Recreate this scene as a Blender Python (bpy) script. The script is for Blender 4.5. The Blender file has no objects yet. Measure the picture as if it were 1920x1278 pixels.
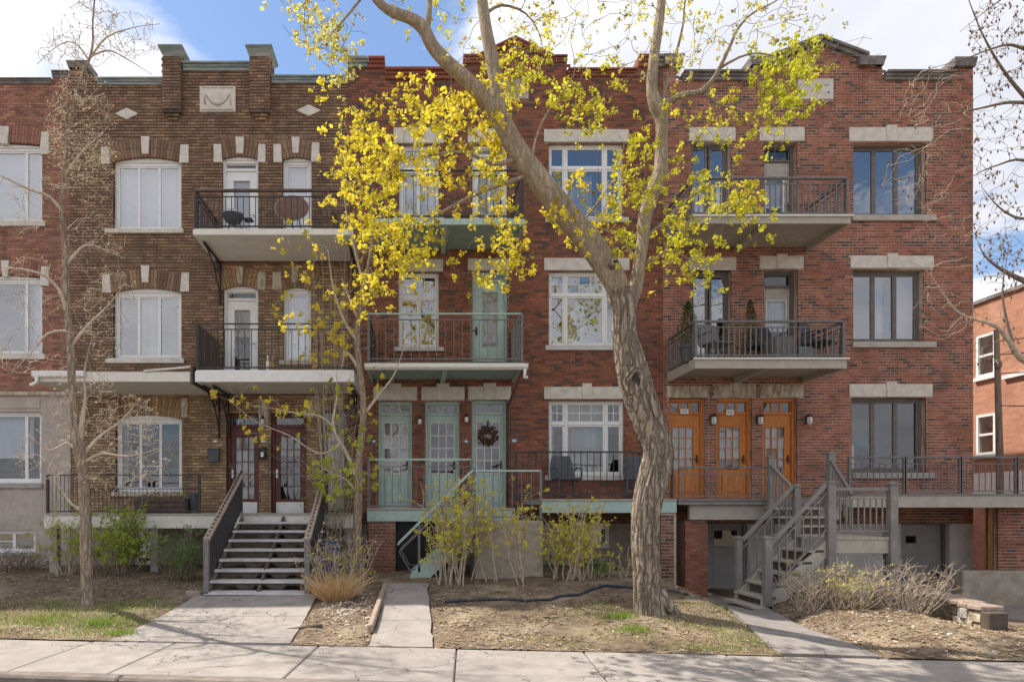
import bpy, bmesh, math, random
import numpy as np
from mathutils import Vector, Matrix, noise
R = random.Random(7)
scene = bpy.context.scene
col = scene.collection
# ------------------------------------------------------------------ camera
# the photograph's verticals and facade lines are parallel to the picture: level camera with lens shift
S, CX, CY, CAMZ, D = 1218.0, 778.0, 955.0, 1.6, 14.0
def X(px, y=0.0): return (px - CX) / S * (y + D)
def Z(py, y=0.0): return CAMZ - (py - CY) / S * (y + D)
def P(px, py, y=0.0): return Vector((X(px, y), y, Z(py, y)))
cd = bpy.data.cameras.new('camera'); cam = bpy.data.objects.new('camera', cd); col.objects.link(cam)
cam.location = (0, -D, CAMZ); cam.rotation_euler = (math.radians(90), 0, 0)
cd.sensor_width = 36; cd.lens = 36 * S / 1920; cd.shift_x = (960 - CX) / 1920; cd.shift_y = (CY - 639) / 1920
cd.clip_start = .1; cd.clip_end = 8000
scene.camera = cam
# ------------------------------------------------------------------ sky, sun, exposure
SUN_EL, SUN_AZ = math.radians(54.5), math.radians(-55)      # azimuth measured from +Y (behind the houses) towards +X
world = bpy.data.worlds.new('World'); scene.world = world; world.use_nodes = True
def build_world():
    nt = world.node_tree; N = nt.nodes; L = nt.links; N.clear()
    def n(t, **k):
        o = N.new(t)
        for a, b in k.items(): setattr(o, a, b)
        return o
    def mth(op, a, b=None, clamp=False):
        m = n('ShaderNodeMath', operation=op, use_clamp=clamp)
        for i, v in enumerate((a, b)):
            if v is None: continue
            if isinstance(v, (int, float)): m.inputs[i].default_value = v
            else: L.new(v, m.inputs[i])
        return m.outputs[0]
    sky = n('ShaderNodeTexSky', sky_type='NISHITA', sun_disc=False)
    sky.sun_elevation = SUN_EL; sky.sun_rotation = SUN_AZ; sky.altitude = 60; sky.air_density = 1.0; sky.dust_density = .2; sky.ozone_density = 2.2
    tc = n('ShaderNodeTexCoord'); sep = n('ShaderNodeSeparateXYZ'); L.new(tc.outputs['Generated'], sep.inputs[0])
    x, y, z = sep.outputs
    zz = mth('ADD', mth('MAXIMUM', z, 0.0), .06)
    u = mth('DIVIDE', x, zz); v = mth('DIVIDE', y, zz)
    cmb = n('ShaderNodeCombineXYZ'); L.new(u, cmb.inputs[0]); L.new(v, cmb.inputs[1])
    def noise_(scale, detail, rough, dist, off):
        mp = n('ShaderNodeMapping'); mp.inputs['Location'].default_value = off; L.new(cmb.outputs[0], mp.inputs[0])
        t = n('ShaderNodeTexNoise'); t.inputs['Scale'].default_value = scale; t.inputs['Detail'].default_value = detail
        t.inputs['Roughness'].default_value = rough; t.inputs['Distortion'].default_value = dist
        L.new(mp.outputs[0], t.inputs['Vector']); return t.outputs['Fac']
    big = noise_(.55, 9, .56, .25, (3.7, 8.1, 0)); fine = noise_(2.6, 8, .6, .5, (1.3, .4, 0)); shade = noise_(.8, 5, .5, .2, (5.0, 2.0, 1.0))
    # broken cloud everywhere, with a rift of blue above the middle of the row
    du = mth('DIVIDE', mth('SUBTRACT', u, -.14), .34); dv = mth('DIVIDE', mth('SUBTRACT', v, 1.05), .46)
    e = mth('SQRT', mth('ADD', mth('MULTIPLY', du, du), mth('MULTIPLY', dv, dv)))
    rift = mth('MULTIPLY', mth('SUBTRACT', 1.12, e), .75)
    cov = mth('ADD', mth('MULTIPLY', mth('SUBTRACT', big, .47), 3.6), mth('MULTIPLY', mth('SUBTRACT', fine, .5), 1.5))
    cov = mth('ADD', cov, .06)
    cov = mth('SUBTRACT', cov, mth('MULTIPLY', mth('MAXIMUM', rift, -.22), 1.6))
    ramp = n('ShaderNodeMapRange', interpolation_type='SMOOTHSTEP'); ramp.inputs['From Min'].default_value = -.12; ramp.inputs['From Max'].default_value = .30
    L.new(cov, ramp.inputs['Value'])
    cr = n('ShaderNodeValToRGB'); cr.color_ramp.elements[0].position = .33; cr.color_ramp.elements[0].color = (.46, .475, .53, 1)
    cr.color_ramp.elements[1].position = .62; cr.color_ramp.elements[1].color = (.715, .72, .765, 1); L.new(shade, cr.inputs[0])
    bs = n('ShaderNodeBackground'); bs.inputs['Strength'].default_value = .054; L.new(sky.outputs[0], bs.inputs[0])
    bc = n('ShaderNodeBackground'); bc.inputs['Strength'].default_value = .465; L.new(cr.outputs[0], bc.inputs[0])
    mx = n('ShaderNodeMixShader'); L.new(ramp.outputs[0], mx.inputs[0]); L.new(bs.outputs[0], mx.inputs[1]); L.new(bc.outputs[0], mx.inputs[2])
    out = n('ShaderNodeOutputWorld'); L.new(mx.outputs[0], out.inputs[0])
build_world()
sl = bpy.data.lights.new('sun', 'SUN'); sl.energy = 2.0; sl.angle = math.radians(.55); sl.color = (1, .92, .80)
sun = bpy.data.objects.new('sun', sl); col.objects.link(sun)
sdir = Vector((math.sin(SUN_AZ) * math.cos(SUN_EL), math.cos(SUN_AZ) * math.cos(SUN_EL), math.sin(SUN_EL)))
sun.rotation_euler = (-sdir).to_track_quat('-Z', 'Y').to_euler(); sun.location = sdir * 60
vs = scene.view_settings; vs.view_transform = 'Standard'; vs.look = 'None'; vs.exposure = 1.78; vs.gamma = 1.0; vs.use_curve_mapping = False
scene.cycles.max_bounces = 7; scene.cycles.diffuse_bounces = 3; scene.cycles.glossy_bounces = 3; scene.cycles.transparent_max_bounces = 10
scene.cycles.use_denoising = True
# ------------------------------------------------------------------ materials
M = {}
def _new(name):
    m = bpy.data.materials.new(name); m.use_nodes = True
    nt = m.node_tree; b = nt.nodes['Principled BSDF']; M[name] = m
    return m, nt, nt.nodes, nt.links, b
def pm(name, c1, c2=None, scale=6, rough=.7, bump=.0, bscale=60, metal=0, stretch=(1, 1, 1), c3=None, s3=1.2, spec=.4, transl=None, detail=6, pos=(.38, .62), coord='Object', p3=(.45, .62)):
    m, nt, N, L, b = _new(name)
    if c2 is None: c2 = tuple(c * .8 for c in c1)
    tc = N.new('ShaderNodeTexCoord') if coord == 'Object' else N.new('ShaderNodeNewGeometry')
    src = tc.outputs['Object'] if coord == 'Object' else tc.outputs['Position']
    mp = N.new('ShaderNodeMapping'); mp.inputs['Scale'].default_value = stretch; L.new(src, mp.inputs[0])
    t = N.new('ShaderNodeTexNoise'); t.inputs['Scale'].default_value = scale; t.inputs['Detail'].default_value = detail; t.inputs['Roughness'].default_value = .62
    L.new(mp.outputs[0], t.inputs['Vector'])
    r = N.new('ShaderNodeValToRGB'); r.color_ramp.elements[0].position = pos[0]; r.color_ramp.elements[1].position = pos[1]
    r.color_ramp.elements[0].color = (*c2, 1); r.color_ramp.elements[1].color = (*c1, 1); L.new(t.outputs['Fac'], r.inputs[0])
    out = r.outputs[0]
    if c3:
        t3 = N.new('ShaderNodeTexNoise'); t3.inputs['Scale'].default_value = s3; t3.inputs['Detail'].default_value = 8; t3.inputs['Roughness'].default_value = .65; L.new(mp.outputs[0], t3.inputs['Vector'])
        r3 = N.new('ShaderNodeMapRange'); r3.inputs['From Min'].default_value = p3[0]; r3.inputs['From Max'].default_value = p3[1]; L.new(t3.outputs['Fac'], r3.inputs['Value'])
        mx = N.new('ShaderNodeMix'); mx.data_type = 'RGBA'; L.new(r3.outputs[0], mx.inputs[0]); L.new(out, mx.inputs[6]); mx.inputs[7].default_value = (*c3, 1); out = mx.outputs[2]
    L.new(out, b.inputs['Base Color'])
    b.inputs['Roughness'].default_value = rough; b.inputs['Metallic'].default_value = metal; b.inputs['Specular IOR Level'].default_value = spec
    if bump:
        tb = N.new('ShaderNodeTexNoise'); tb.inputs['Scale'].default_value = bscale; tb.inputs['Detail'].default_value = 8; L.new(mp.outputs[0], tb.inputs['Vector'])
        bp = N.new('ShaderNodeBump'); bp.inputs['Strength'].default_value = bump; bp.inputs['Distance'].default_value = .02; L.new(tb.outputs['Fac'], bp.inputs['Height']); L.new(bp.outputs[0], b.inputs['Normal'])
    if transl:
        tr = N.new('ShaderNodeBsdfTranslucent'); L.new(out, tr.inputs[0]); ms = N.new('ShaderNodeMixShader'); ms.inputs[0].default_value = transl
        L.new(b.outputs[0], ms.inputs[1]); L.new(tr.outputs[0], ms.inputs[2]); L.new(ms.outputs[0], N['Material Output'].inputs[0])
    return m
def tint_mat(name, mott=.35, rough=.85, bump=.5, bscale=45, transl=None, stain=None):
    """colour comes per piece: mesh attribute 'tint' times the object's own colour, then mottled"""
    m, nt, N, L, b = _new(name)
    a = N.new('ShaderNodeAttribute'); a.attribute_name = 'tint'; oi = N.new('ShaderNodeObjectInfo')
    mu = N.new('ShaderNodeMix'); mu.data_type = 'RGBA'; mu.blend_type = 'MULTIPLY'; mu.inputs[0].default_value = 1; L.new(a.outputs['Color'], mu.inputs[6]); L.new(oi.outputs['Color'], mu.inputs[7])
    g = N.new('ShaderNodeNewGeometry')
    t = N.new('ShaderNodeTexNoise'); t.inputs['Scale'].default_value = 22; t.inputs['Detail'].default_value = 6; L.new(g.outputs['Position'], t.inputs['Vector'])
    mr = N.new('ShaderNodeMapRange'); mr.inputs['From Min'].default_value = .3; mr.inputs['From Max'].default_value = .7; mr.inputs['To Min'].default_value = 1 - mott; mr.inputs['To Max'].default_value = 1 + mott; L.new(t.outputs['Fac'], mr.inputs['Value'])
    sc = N.new('ShaderNodeMix'); sc.data_type = 'RGBA'; sc.blend_type = 'MULTIPLY'; sc.inputs[0].default_value = 1; L.new(mu.outputs[2], sc.inputs[6]); L.new(mr.outputs[0], sc.inputs[7])
    out = sc.outputs[2]
    if stain:
        t3 = N.new('ShaderNodeTexNoise'); t3.inputs['Scale'].default_value = 1.1; t3.inputs['Detail'].default_value = 7; t3.inputs['Roughness'].default_value = .62; L.new(g.outputs['Position'], t3.inputs['Vector'])
        r3 = N.new('ShaderNodeMapRange'); r3.inputs['From Min'].default_value = .5; r3.inputs['From Max'].default_value = .72; r3.inputs['To Max'].default_value = .6; L.new(t3.outputs['Fac'], r3.inputs['Value'])
        mx = N.new('ShaderNodeMix'); mx.data_type = 'RGBA'; L.new(r3.outputs[0], mx.inputs[0]); L.new(out, mx.inputs[6]); mx.inputs[7].default_value = (*stain, 1); out = mx.outputs[2]
        mp = N.new('ShaderNodeMapping'); mp.inputs['Scale'].default_value = (2.6, 1, .20); L.new(g.outputs['Position'], mp.inputs[0])      # rain streaks
        t4 = N.new('ShaderNodeTexNoise'); t4.inputs['Scale'].default_value = 1.6; t4.inputs['Detail'].default_value = 6; L.new(mp.outputs[0], t4.inputs['Vector'])
        r4 = N.new('ShaderNodeMapRange'); r4.inputs['From Min'].default_value = .48; r4.inputs['From Max'].default_value = .72; r4.inputs['To Max'].default_value = .5; L.new(t4.outputs['Fac'], r4.inputs['Value'])
        m4 = N.new('ShaderNodeMix'); m4.data_type = 'RGBA'; L.new(r4.outputs[0], m4.inputs[0]); L.new(out, m4.inputs[6]); m4.inputs[7].default_value = (*[q * .8 for q in stain], 1); out = m4.outputs[2]
    L.new(out, b.inputs['Base Color']); b.inputs['Roughness'].default_value = rough; b.inputs['Specular IOR Level'].default_value = .3
    if bump:
        tb = N.new('ShaderNodeTexNoise'); tb.inputs['Scale'].default_value = bscale; tb.inputs['Detail'].default_value = 6; L.new(g.outputs['Position'], tb.inputs['Vector'])
        bp = N.new('ShaderNodeBump'); bp.inputs['Strength'].default_value = bump; bp.inputs['Distance'].default_value = .01; L.new(tb.outputs['Fac'], bp.inputs['Height']); L.new(bp.outputs[0], b.inputs['Normal'])
    if transl:
        tr = N.new('ShaderNodeBsdfTranslucent'); L.new(out, tr.inputs[0]); ms = N.new('ShaderNodeMixShader'); ms.inputs[0].default_value = transl
        L.new(b.outputs[0], ms.inputs[1]); L.new(tr.outputs[0], ms.inputs[2]); L.new(ms.outputs[0], N['Material Output'].inputs[0])
    return m
def glass_mat(name, base=.16, tint=(.9, .94, .97)):
    m, nt, N, L, b = _new(name)
    N.remove(b)
    fr = N.new('ShaderNodeLayerWeight'); fr.inputs[0].default_value = .25
    mr = N.new('ShaderNodeMapRange'); mr.inputs['To Min'].default_value = base; mr.inputs['To Max'].default_value = .95; L.new(fr.outputs['Fresnel'], mr.inputs['Value'])
    g = N.new('ShaderNodeNewGeometry'); t = N.new('ShaderNodeTexNoise'); t.inputs['Scale'].default_value = 1.6; t.inputs['Detail'].default_value = 2; L.new(g.outputs['Position'], t.inputs['Vector'])
    bp = N.new('ShaderNodeBump'); bp.inputs['Strength'].default_value = .10; bp.inputs['Distance'].default_value = .05; L.new(t.outputs['Fac'], bp.inputs['Height'])
    gl = N.new('ShaderNodeBsdfGlossy'); gl.inputs['Roughness'].default_value = .015; L.new(bp.outputs[0], gl.inputs['Normal'])
    tr = N.new('ShaderNodeBsdfTransparent'); tr.inputs[0].default_value = (*tint, 1)
    ms = N.new('ShaderNodeMixShader'); L.new(mr.outputs[0], ms.inputs[0]); L.new(tr.outputs[0], ms.inputs[1]); L.new(gl.outputs[0], ms.inputs[2]); L.new(ms.outputs[0], N['Material Output'].inputs[0])
glass_mat('glass', .38)
glass_mat('glass_plain', .13)
tint_mat('brick', .25, .85, .5, stain=(.13, .07, .05))
tint_mat('brick_brown', .25, .7, .5, 30, stain=(.10, .075, .06))
tint_mat('tinted', .12, .8, .15, 30)
tint_mat('leaf', .10, .55, 0, transl=.5)
tint_mat('dry', .2, .9, 0, transl=.15)
pm('mortar_red', (.40, .28, .22), (.22, .14, .11), 2.2, .95, .4, 90, coord='World')
pm('mortar_light', (.58, .45, .36), (.34, .225, .17), 1.3, .95, .4, 90, coord='World', pos=(.40, .56))
pm('mortar_dark', (.15, .115, .09), (.07, .05, .04), 3, .95, .4, 90, coord='World')
pm('mortar_orange', (.42, .30, .22), (.26, .18, .13), 3, .95, .4, 90, coord='World')
pm('limestone', (.68, .64, .57), (.56, .52, .46), 7, .85, .25, 70, c3=(.36, .32, .27), s3=2.0, p3=(.55, .85), coord='World')
pm('limestone_worn', (.60, .54, .44), (.33, .27, .20), 9, .85, .4, 50, c3=(.20, .15, .11), s3=5, p3=(.5, .75), coord='World', stretch=(1.6, 1, .5))
pm('concrete', (.42, .40, .37), (.33, .31, .29), 5, .9, .3, 120, c3=(.24, .22, .20), s3=1.1, p3=(.52, .8), coord='World')
pm('concrete_pale', (.60, .585, .56), (.50, .485, .465), 4, .9, .2, 90, c3=(.33, .31, .29), s3=1.5, p3=(.55, .85), coord='World')
pm('concrete_mossy', (.44, .39, .32), (.31, .27, .22), 4, .95, .5, 60, c3=(.33, .235, .15), s3=2.2, p3=(.5, .7), coord='World')
pm('sidewalk', (.345, .313, .29), (.27, .243, .225), 3.5, .92, .25, 160, c3=(.28, .25, .23), s3=.8, p3=(.5, .8), coord='World')
pm('kerb', (.26, .215, .185), (.17, .14, .12), 5, .92, .4, 80, coord='World')
pm('asphalt', (.21, .20, .19), (.16, .152, .145), 12, .95, .5, 200, coord='World')
pm('asphalt_path', (.30, .275, .26), (.22, .20, .19), 5, .95, .5, 150, coord='World')
pm('stucco', (.50, .44, .39), (.41, .355, .31), 5, .95, .35, 140, c3=(.33, .28, .24), s3=1.4, p3=(.5, .8), coord='World')
pm('soil', (.205, .15, .105), (.11, .078, .055), 9, .98, .8, 50, c3=(.30, .24, .165), s3=1.5, p3=(.46, .64), coord='World', detail=10)
pm('white_paint', (.82, .82, .81), (.75, .75, .74), 8, .5, .05, 40, coord='World')
pm('cream_paint', (.76, .74, .68), (.68, .65, .59), 3, .6, .05, 40, c3=(.45, .42, .36), s3=1.5, p3=(.58, .9), coord='World')
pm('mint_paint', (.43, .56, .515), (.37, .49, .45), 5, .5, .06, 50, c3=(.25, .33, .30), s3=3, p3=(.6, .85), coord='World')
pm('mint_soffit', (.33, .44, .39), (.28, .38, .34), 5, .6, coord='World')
pm('grey_paint', (.255, .24, .228), (.20, .19, .18), 5, .55, .08, 50, c3=(.33, .31, .29), s3=5, p3=(.6, .8), coord='World')
pm('taupe_paint', (.47, .435, .37), (.39, .36, .305), 5, .6, .06, 50, c3=(.22, .20, .17), s3=2.5, p3=(.58, .85), coord='World')
pm('frame_taupe', (.165, .145, .13), (.13, .115, .105), 6, .5, coord='World')
pm('door_grey', (.33, .32, .30), (.28, .27, .26), 3, .6, coord='World')
pm('dark_metal', (.05, .048, .05), (.03, .03, .032), 20, .5, coord='World')
pm('grey_metal', (.20, .19, .19), (.14, .13, .13), 20, .5, coord='World')
pm('brown_rail', (.12, .075, .06), (.08, .05, .04), 8, .5, coord='World')
pm('oxblood', (.15, .045, .033), (.10, .03, .024), 6, .45, coord='World')
pm('orange_wood', (.62, .22, .035), (.46, .145, .02), 5, .38, .15, 60, stretch=(8, 8, 1), coord='World', c3=(.36, .13, .04), s3=2, p3=(.55, .8))
pm('worn_wood', (.42, .33, .27), (.27, .20, .165), 6, .8, .3, 60, stretch=(3, 3, 1), coord='World')
pm('tread_grey', (.60, .59, .58), (.48, .47, .46), 6, .7, .1, 80, coord='World')
pm('stringer_brown', (.12, .095, .075), (.08, .06, .05), 6, .8, .1, 60, coord='World')
pm('pine_board', (.55, .30, .11), (.42, .21, .07), 4, .7, .2, 40, stretch=(4, 4, .7), coord='World')
pm('coping_grey', (.16, .15, .14), (.11, .10, .10), 4, .6, c3=(.24, .22, .20), s3=3, coord='World')
pm('coping_green', (.21, .28, .27), (.13, .16, .17), 3, .6, c3=(.33, .33, .30), s3=4, stretch=(.5, 1, 4), coord='World')
pm('coping_red', (.30, .09, .05), (.20, .06, .04), 4, .65, c3=(.36, .30, .26), s3=2.2, p3=(.6, .75), stretch=(.6, 1, 4), coord='World')
pm('interior', (.045, .042, .04), (.03, .028, .027), 2, .9, coord='World')
pm('curtain', (.62, .60, .57), (.55, .53, .50), 3, .9, transl=.25, coord='World')
pm('curtain_tan', (.50, .46, .40), (.42, .38, .33), 3, .9, transl=.2, coord='World')
pm('blind', (.58, .60, .65), (.50, .52, .57), 2, .8, coord='World')
pm('bark', (.52, .44, .345), (.27, .215, .16), 12, .95, 1.0, 34, stretch=(3.0, 3.0, .34), coord='World', pos=(.32, .66), c3=(.50, .43, .33), s3=2, p3=(.55, .8), detail=10)
pm('straw', (.66, .48, .27), (.58, .36, .15), 9, .9, coord='World')
pm('bare_wood', (.48, .37, .19), (.36, .27, .14), 5, .8, .3, 40, stretch=(3, 3, .5), coord='World')
pm('bark_smooth', (.42, .34, .25), (.27, .21, .15), 9, .9, .5, 30, stretch=(2, 2, .5), coord='World', c3=(.46, .39, .30), s3=3, p3=(.55, .75))
pm('bark_dark', (.06, .045, .035), (.04, .03, .022), 9, .95, .6, 40, coord='World')  # dark brown; also paints the shade in the maple's openings
pm('bark_pale', (.42, .34, .26), (.24, .185, .135), 12, .95, .5, 30, stretch=(2.5, 2.5, .5), coord='World')
pm('twig_pale', (.56, .47, .37), (.40, .32, .24), 14, .9, coord='World')
pm('twig_dark', (.25, .19, .145), (.15, .115, .088), 14, .9, coord='World')
pm('plastic_blue', (.02, .10, .36), (.015, .08, .30), 4, .45, coord='World')
pm('plastic_black', (.025, .026, .03), (.018, .018, .02), 4, .45, coord='World')
pm('edging_blue', (.035, .05, .075), (.022, .03, .04), 6, .5, coord='World')
pm('pot_grey', (.09, .10, .115), (.07, .075, .085), 6, .6, coord='World')
pm('steel', (.55, .56, .58), (.45, .46, .48), 6, .3, metal=.8, coord='World')
pm('lamp_glass', (.80, .80, .76), (.72, .72, .68), 8, .25, coord='World')
pm('table_brown', (.17, .08, .045), (.11, .05, .03), 8, .5, stretch=(6, 1, 1), coord='World')
pm('plate_blue', (.22, .34, .50), (.18, .28, .42), 5, .35, coord='World')
pm('paper', (.80, .79, .76), (.74, .73, .70), 5, .6, coord='World')
pm('ink', (.03, .03, .035), (.03, .03, .035), 5, .6)
pm('gold', (.55, .38, .10), (.45, .30, .08), 5, .5)
pm('render_orange', (.52, .26, .17), (.43, .21, .135), 2.5, .9, .2, 60, c3=(.55, .31, .215), s3=.8, p3=(.5, .7), coord='World')
pm('pole_wood', (.27, .22, .17), (.17, .135, .105), 5, .9, .4, 50, stretch=(5, 5, .5), coord='World')

def cracked(name, scale=.75, th=.010):
    """hairline cracks and old stains in cast concrete"""
    m = M[name]; nt = m.node_tree; N = nt.nodes; L = nt.links; b = N['Principled BSDF']; src = b.inputs['Base Color'].links[0].from_socket
    g = N.new('ShaderNodeNewGeometry'); nz = N.new('ShaderNodeTexNoise'); nz.inputs['Scale'].default_value = 2.2; nz.inputs['Detail'].default_value = 6; L.new(g.outputs['Position'], nz.inputs['Vector'])
    mx = N.new('ShaderNodeMix'); mx.data_type = 'RGBA'; mx.blend_type = 'LINEAR_LIGHT'; mx.inputs[0].default_value = .35; L.new(g.outputs['Position'], mx.inputs[6]); L.new(nz.outputs['Color'], mx.inputs[7])
    v = N.new('ShaderNodeTexVoronoi'); v.feature = 'DISTANCE_TO_EDGE'; v.inputs['Scale'].default_value = scale; L.new(mx.outputs[2], v.inputs['Vector'])
    n2 = N.new('ShaderNodeTexNoise'); n2.inputs['Scale'].default_value = .9; n2.inputs['Detail'].default_value = 3; L.new(g.outputs['Position'], n2.inputs['Vector'])
    th_ = N.new('ShaderNodeMapRange'); th_.inputs['From Min'].default_value = .46; th_.inputs['From Max'].default_value = .62; th_.inputs['To Min'].default_value = .0002; th_.inputs['To Max'].default_value = th; L.new(n2.outputs['Fac'], th_.inputs['Value'])
    lt = N.new('ShaderNodeMath'); lt.operation = 'LESS_THAN'; L.new(v.outputs['Distance'], lt.inputs[0]); L.new(th_.outputs[0], lt.inputs[1])
    fa = N.new('ShaderNodeMath'); fa.operation = 'MULTIPLY'; fa.inputs[1].default_value = .75; L.new(lt.outputs[0], fa.inputs[0])
    o = N.new('ShaderNodeMix'); o.data_type = 'RGBA'; L.new(fa.outputs[0], o.inputs[0]); L.new(src, o.inputs[6]); o.inputs[7].default_value = (.10, .085, .075, 1); L.new(o.outputs[2], b.inputs['Base Color'])
cracked('sidewalk')
cracked('asphalt_path', 1.1, .014)

def furrowed(name, scale=9.0, zs=.22, dark=(.10, .072, .05), depth=.03):
    """long bark plates parted by dark furrows"""
    m = M[name]; nt = m.node_tree; N = nt.nodes; L = nt.links; b = N['Principled BSDF']; src = b.inputs['Base Color'].links[0].from_socket
    g = N.new('ShaderNodeNewGeometry'); nz = N.new('ShaderNodeTexNoise'); nz.inputs['Scale'].default_value = 5; nz.inputs['Detail'].default_value = 5; L.new(g.outputs['Position'], nz.inputs['Vector'])
    mx = N.new('ShaderNodeMix'); mx.data_type = 'RGBA'; mx.blend_type = 'LINEAR_LIGHT'; mx.inputs[0].default_value = .07; L.new(g.outputs['Position'], mx.inputs[6]); L.new(nz.outputs['Color'], mx.inputs[7])
    mp = N.new('ShaderNodeMapping'); mp.inputs['Scale'].default_value = (1, 1, zs); L.new(mx.outputs[2], mp.inputs[0])
    v = N.new('ShaderNodeTexVoronoi'); v.feature = 'DISTANCE_TO_EDGE'; v.inputs['Scale'].default_value = scale; L.new(mp.outputs[0], v.inputs['Vector'])
    r = N.new('ShaderNodeMapRange'); r.inputs['From Min'].default_value = .02; r.inputs['From Max'].default_value = .20; L.new(v.outputs['Distance'], r.inputs['Value'])
    inv = N.new('ShaderNodeMath'); inv.operation = 'SUBTRACT'; inv.inputs[0].default_value = .65; inv.use_clamp = True; L.new(r.outputs[0], inv.inputs[1])
    o = N.new('ShaderNodeMix'); o.data_type = 'RGBA'; L.new(inv.outputs[0], o.inputs[0]); L.new(src, o.inputs[6]); o.inputs[7].default_value = (*dark, 1); L.new(o.outputs[2], b.inputs['Base Color'])
    old = b.inputs['Normal'].links[0].from_node; bp = N.new('ShaderNodeBump'); bp.inputs['Strength'].default_value = .9; bp.inputs['Distance'].default_value = depth; L.new(r.outputs[0], bp.inputs['Height']); L.new(old.outputs[0], bp.inputs['Normal']); L.new(bp.outputs[0], b.inputs['Normal'])
furrowed('bark', 13, .17, (.12, .09, .065), .035)
furrowed('bark_smooth', 20, .12, (.23, .18, .125), .006)
furrowed('bark_pale', 16, .2, (.16, .12, .085), .012)

def brick_bump(name):
    """painted brickwork on the far wall, too small there to build"""
    m = M[name]; nt = m.node_tree; N = nt.nodes; L = nt.links; b = N['Principled BSDF']; src = b.inputs['Base Color'].links[0].from_socket
    g = N.new('ShaderNodeNewGeometry'); sp = N.new('ShaderNodeSeparateXYZ'); cb = N.new('ShaderNodeCombineXYZ'); L.new(g.outputs['Position'], sp.inputs[0]); L.new(sp.outputs[1], cb.inputs[0]); L.new(sp.outputs[2], cb.inputs[1])
    t = N.new('ShaderNodeTexBrick'); t.inputs['Scale'].default_value = 1; t.inputs['Brick Width'].default_value = .21; t.inputs['Row Height'].default_value = .068; t.inputs['Mortar Size'].default_value = .006; t.inputs['Color1'].default_value = (1, 1, 1, 1); t.inputs['Color2'].default_value = (.72, .70, .70, 1); t.inputs['Mortar'].default_value = (1.0, 1.05, 1.1, 1); L.new(cb.outputs[0], t.inputs['Vector'])
    o = N.new('ShaderNodeMix'); o.data_type = 'RGBA'; o.blend_type = 'MULTIPLY'; o.inputs[0].default_value = .8; L.new(src, o.inputs[6]); L.new(t.outputs['Color'], o.inputs[7]); L.new(o.outputs[2], b.inputs['Base Color'])
brick_bump('render_orange')
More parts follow.
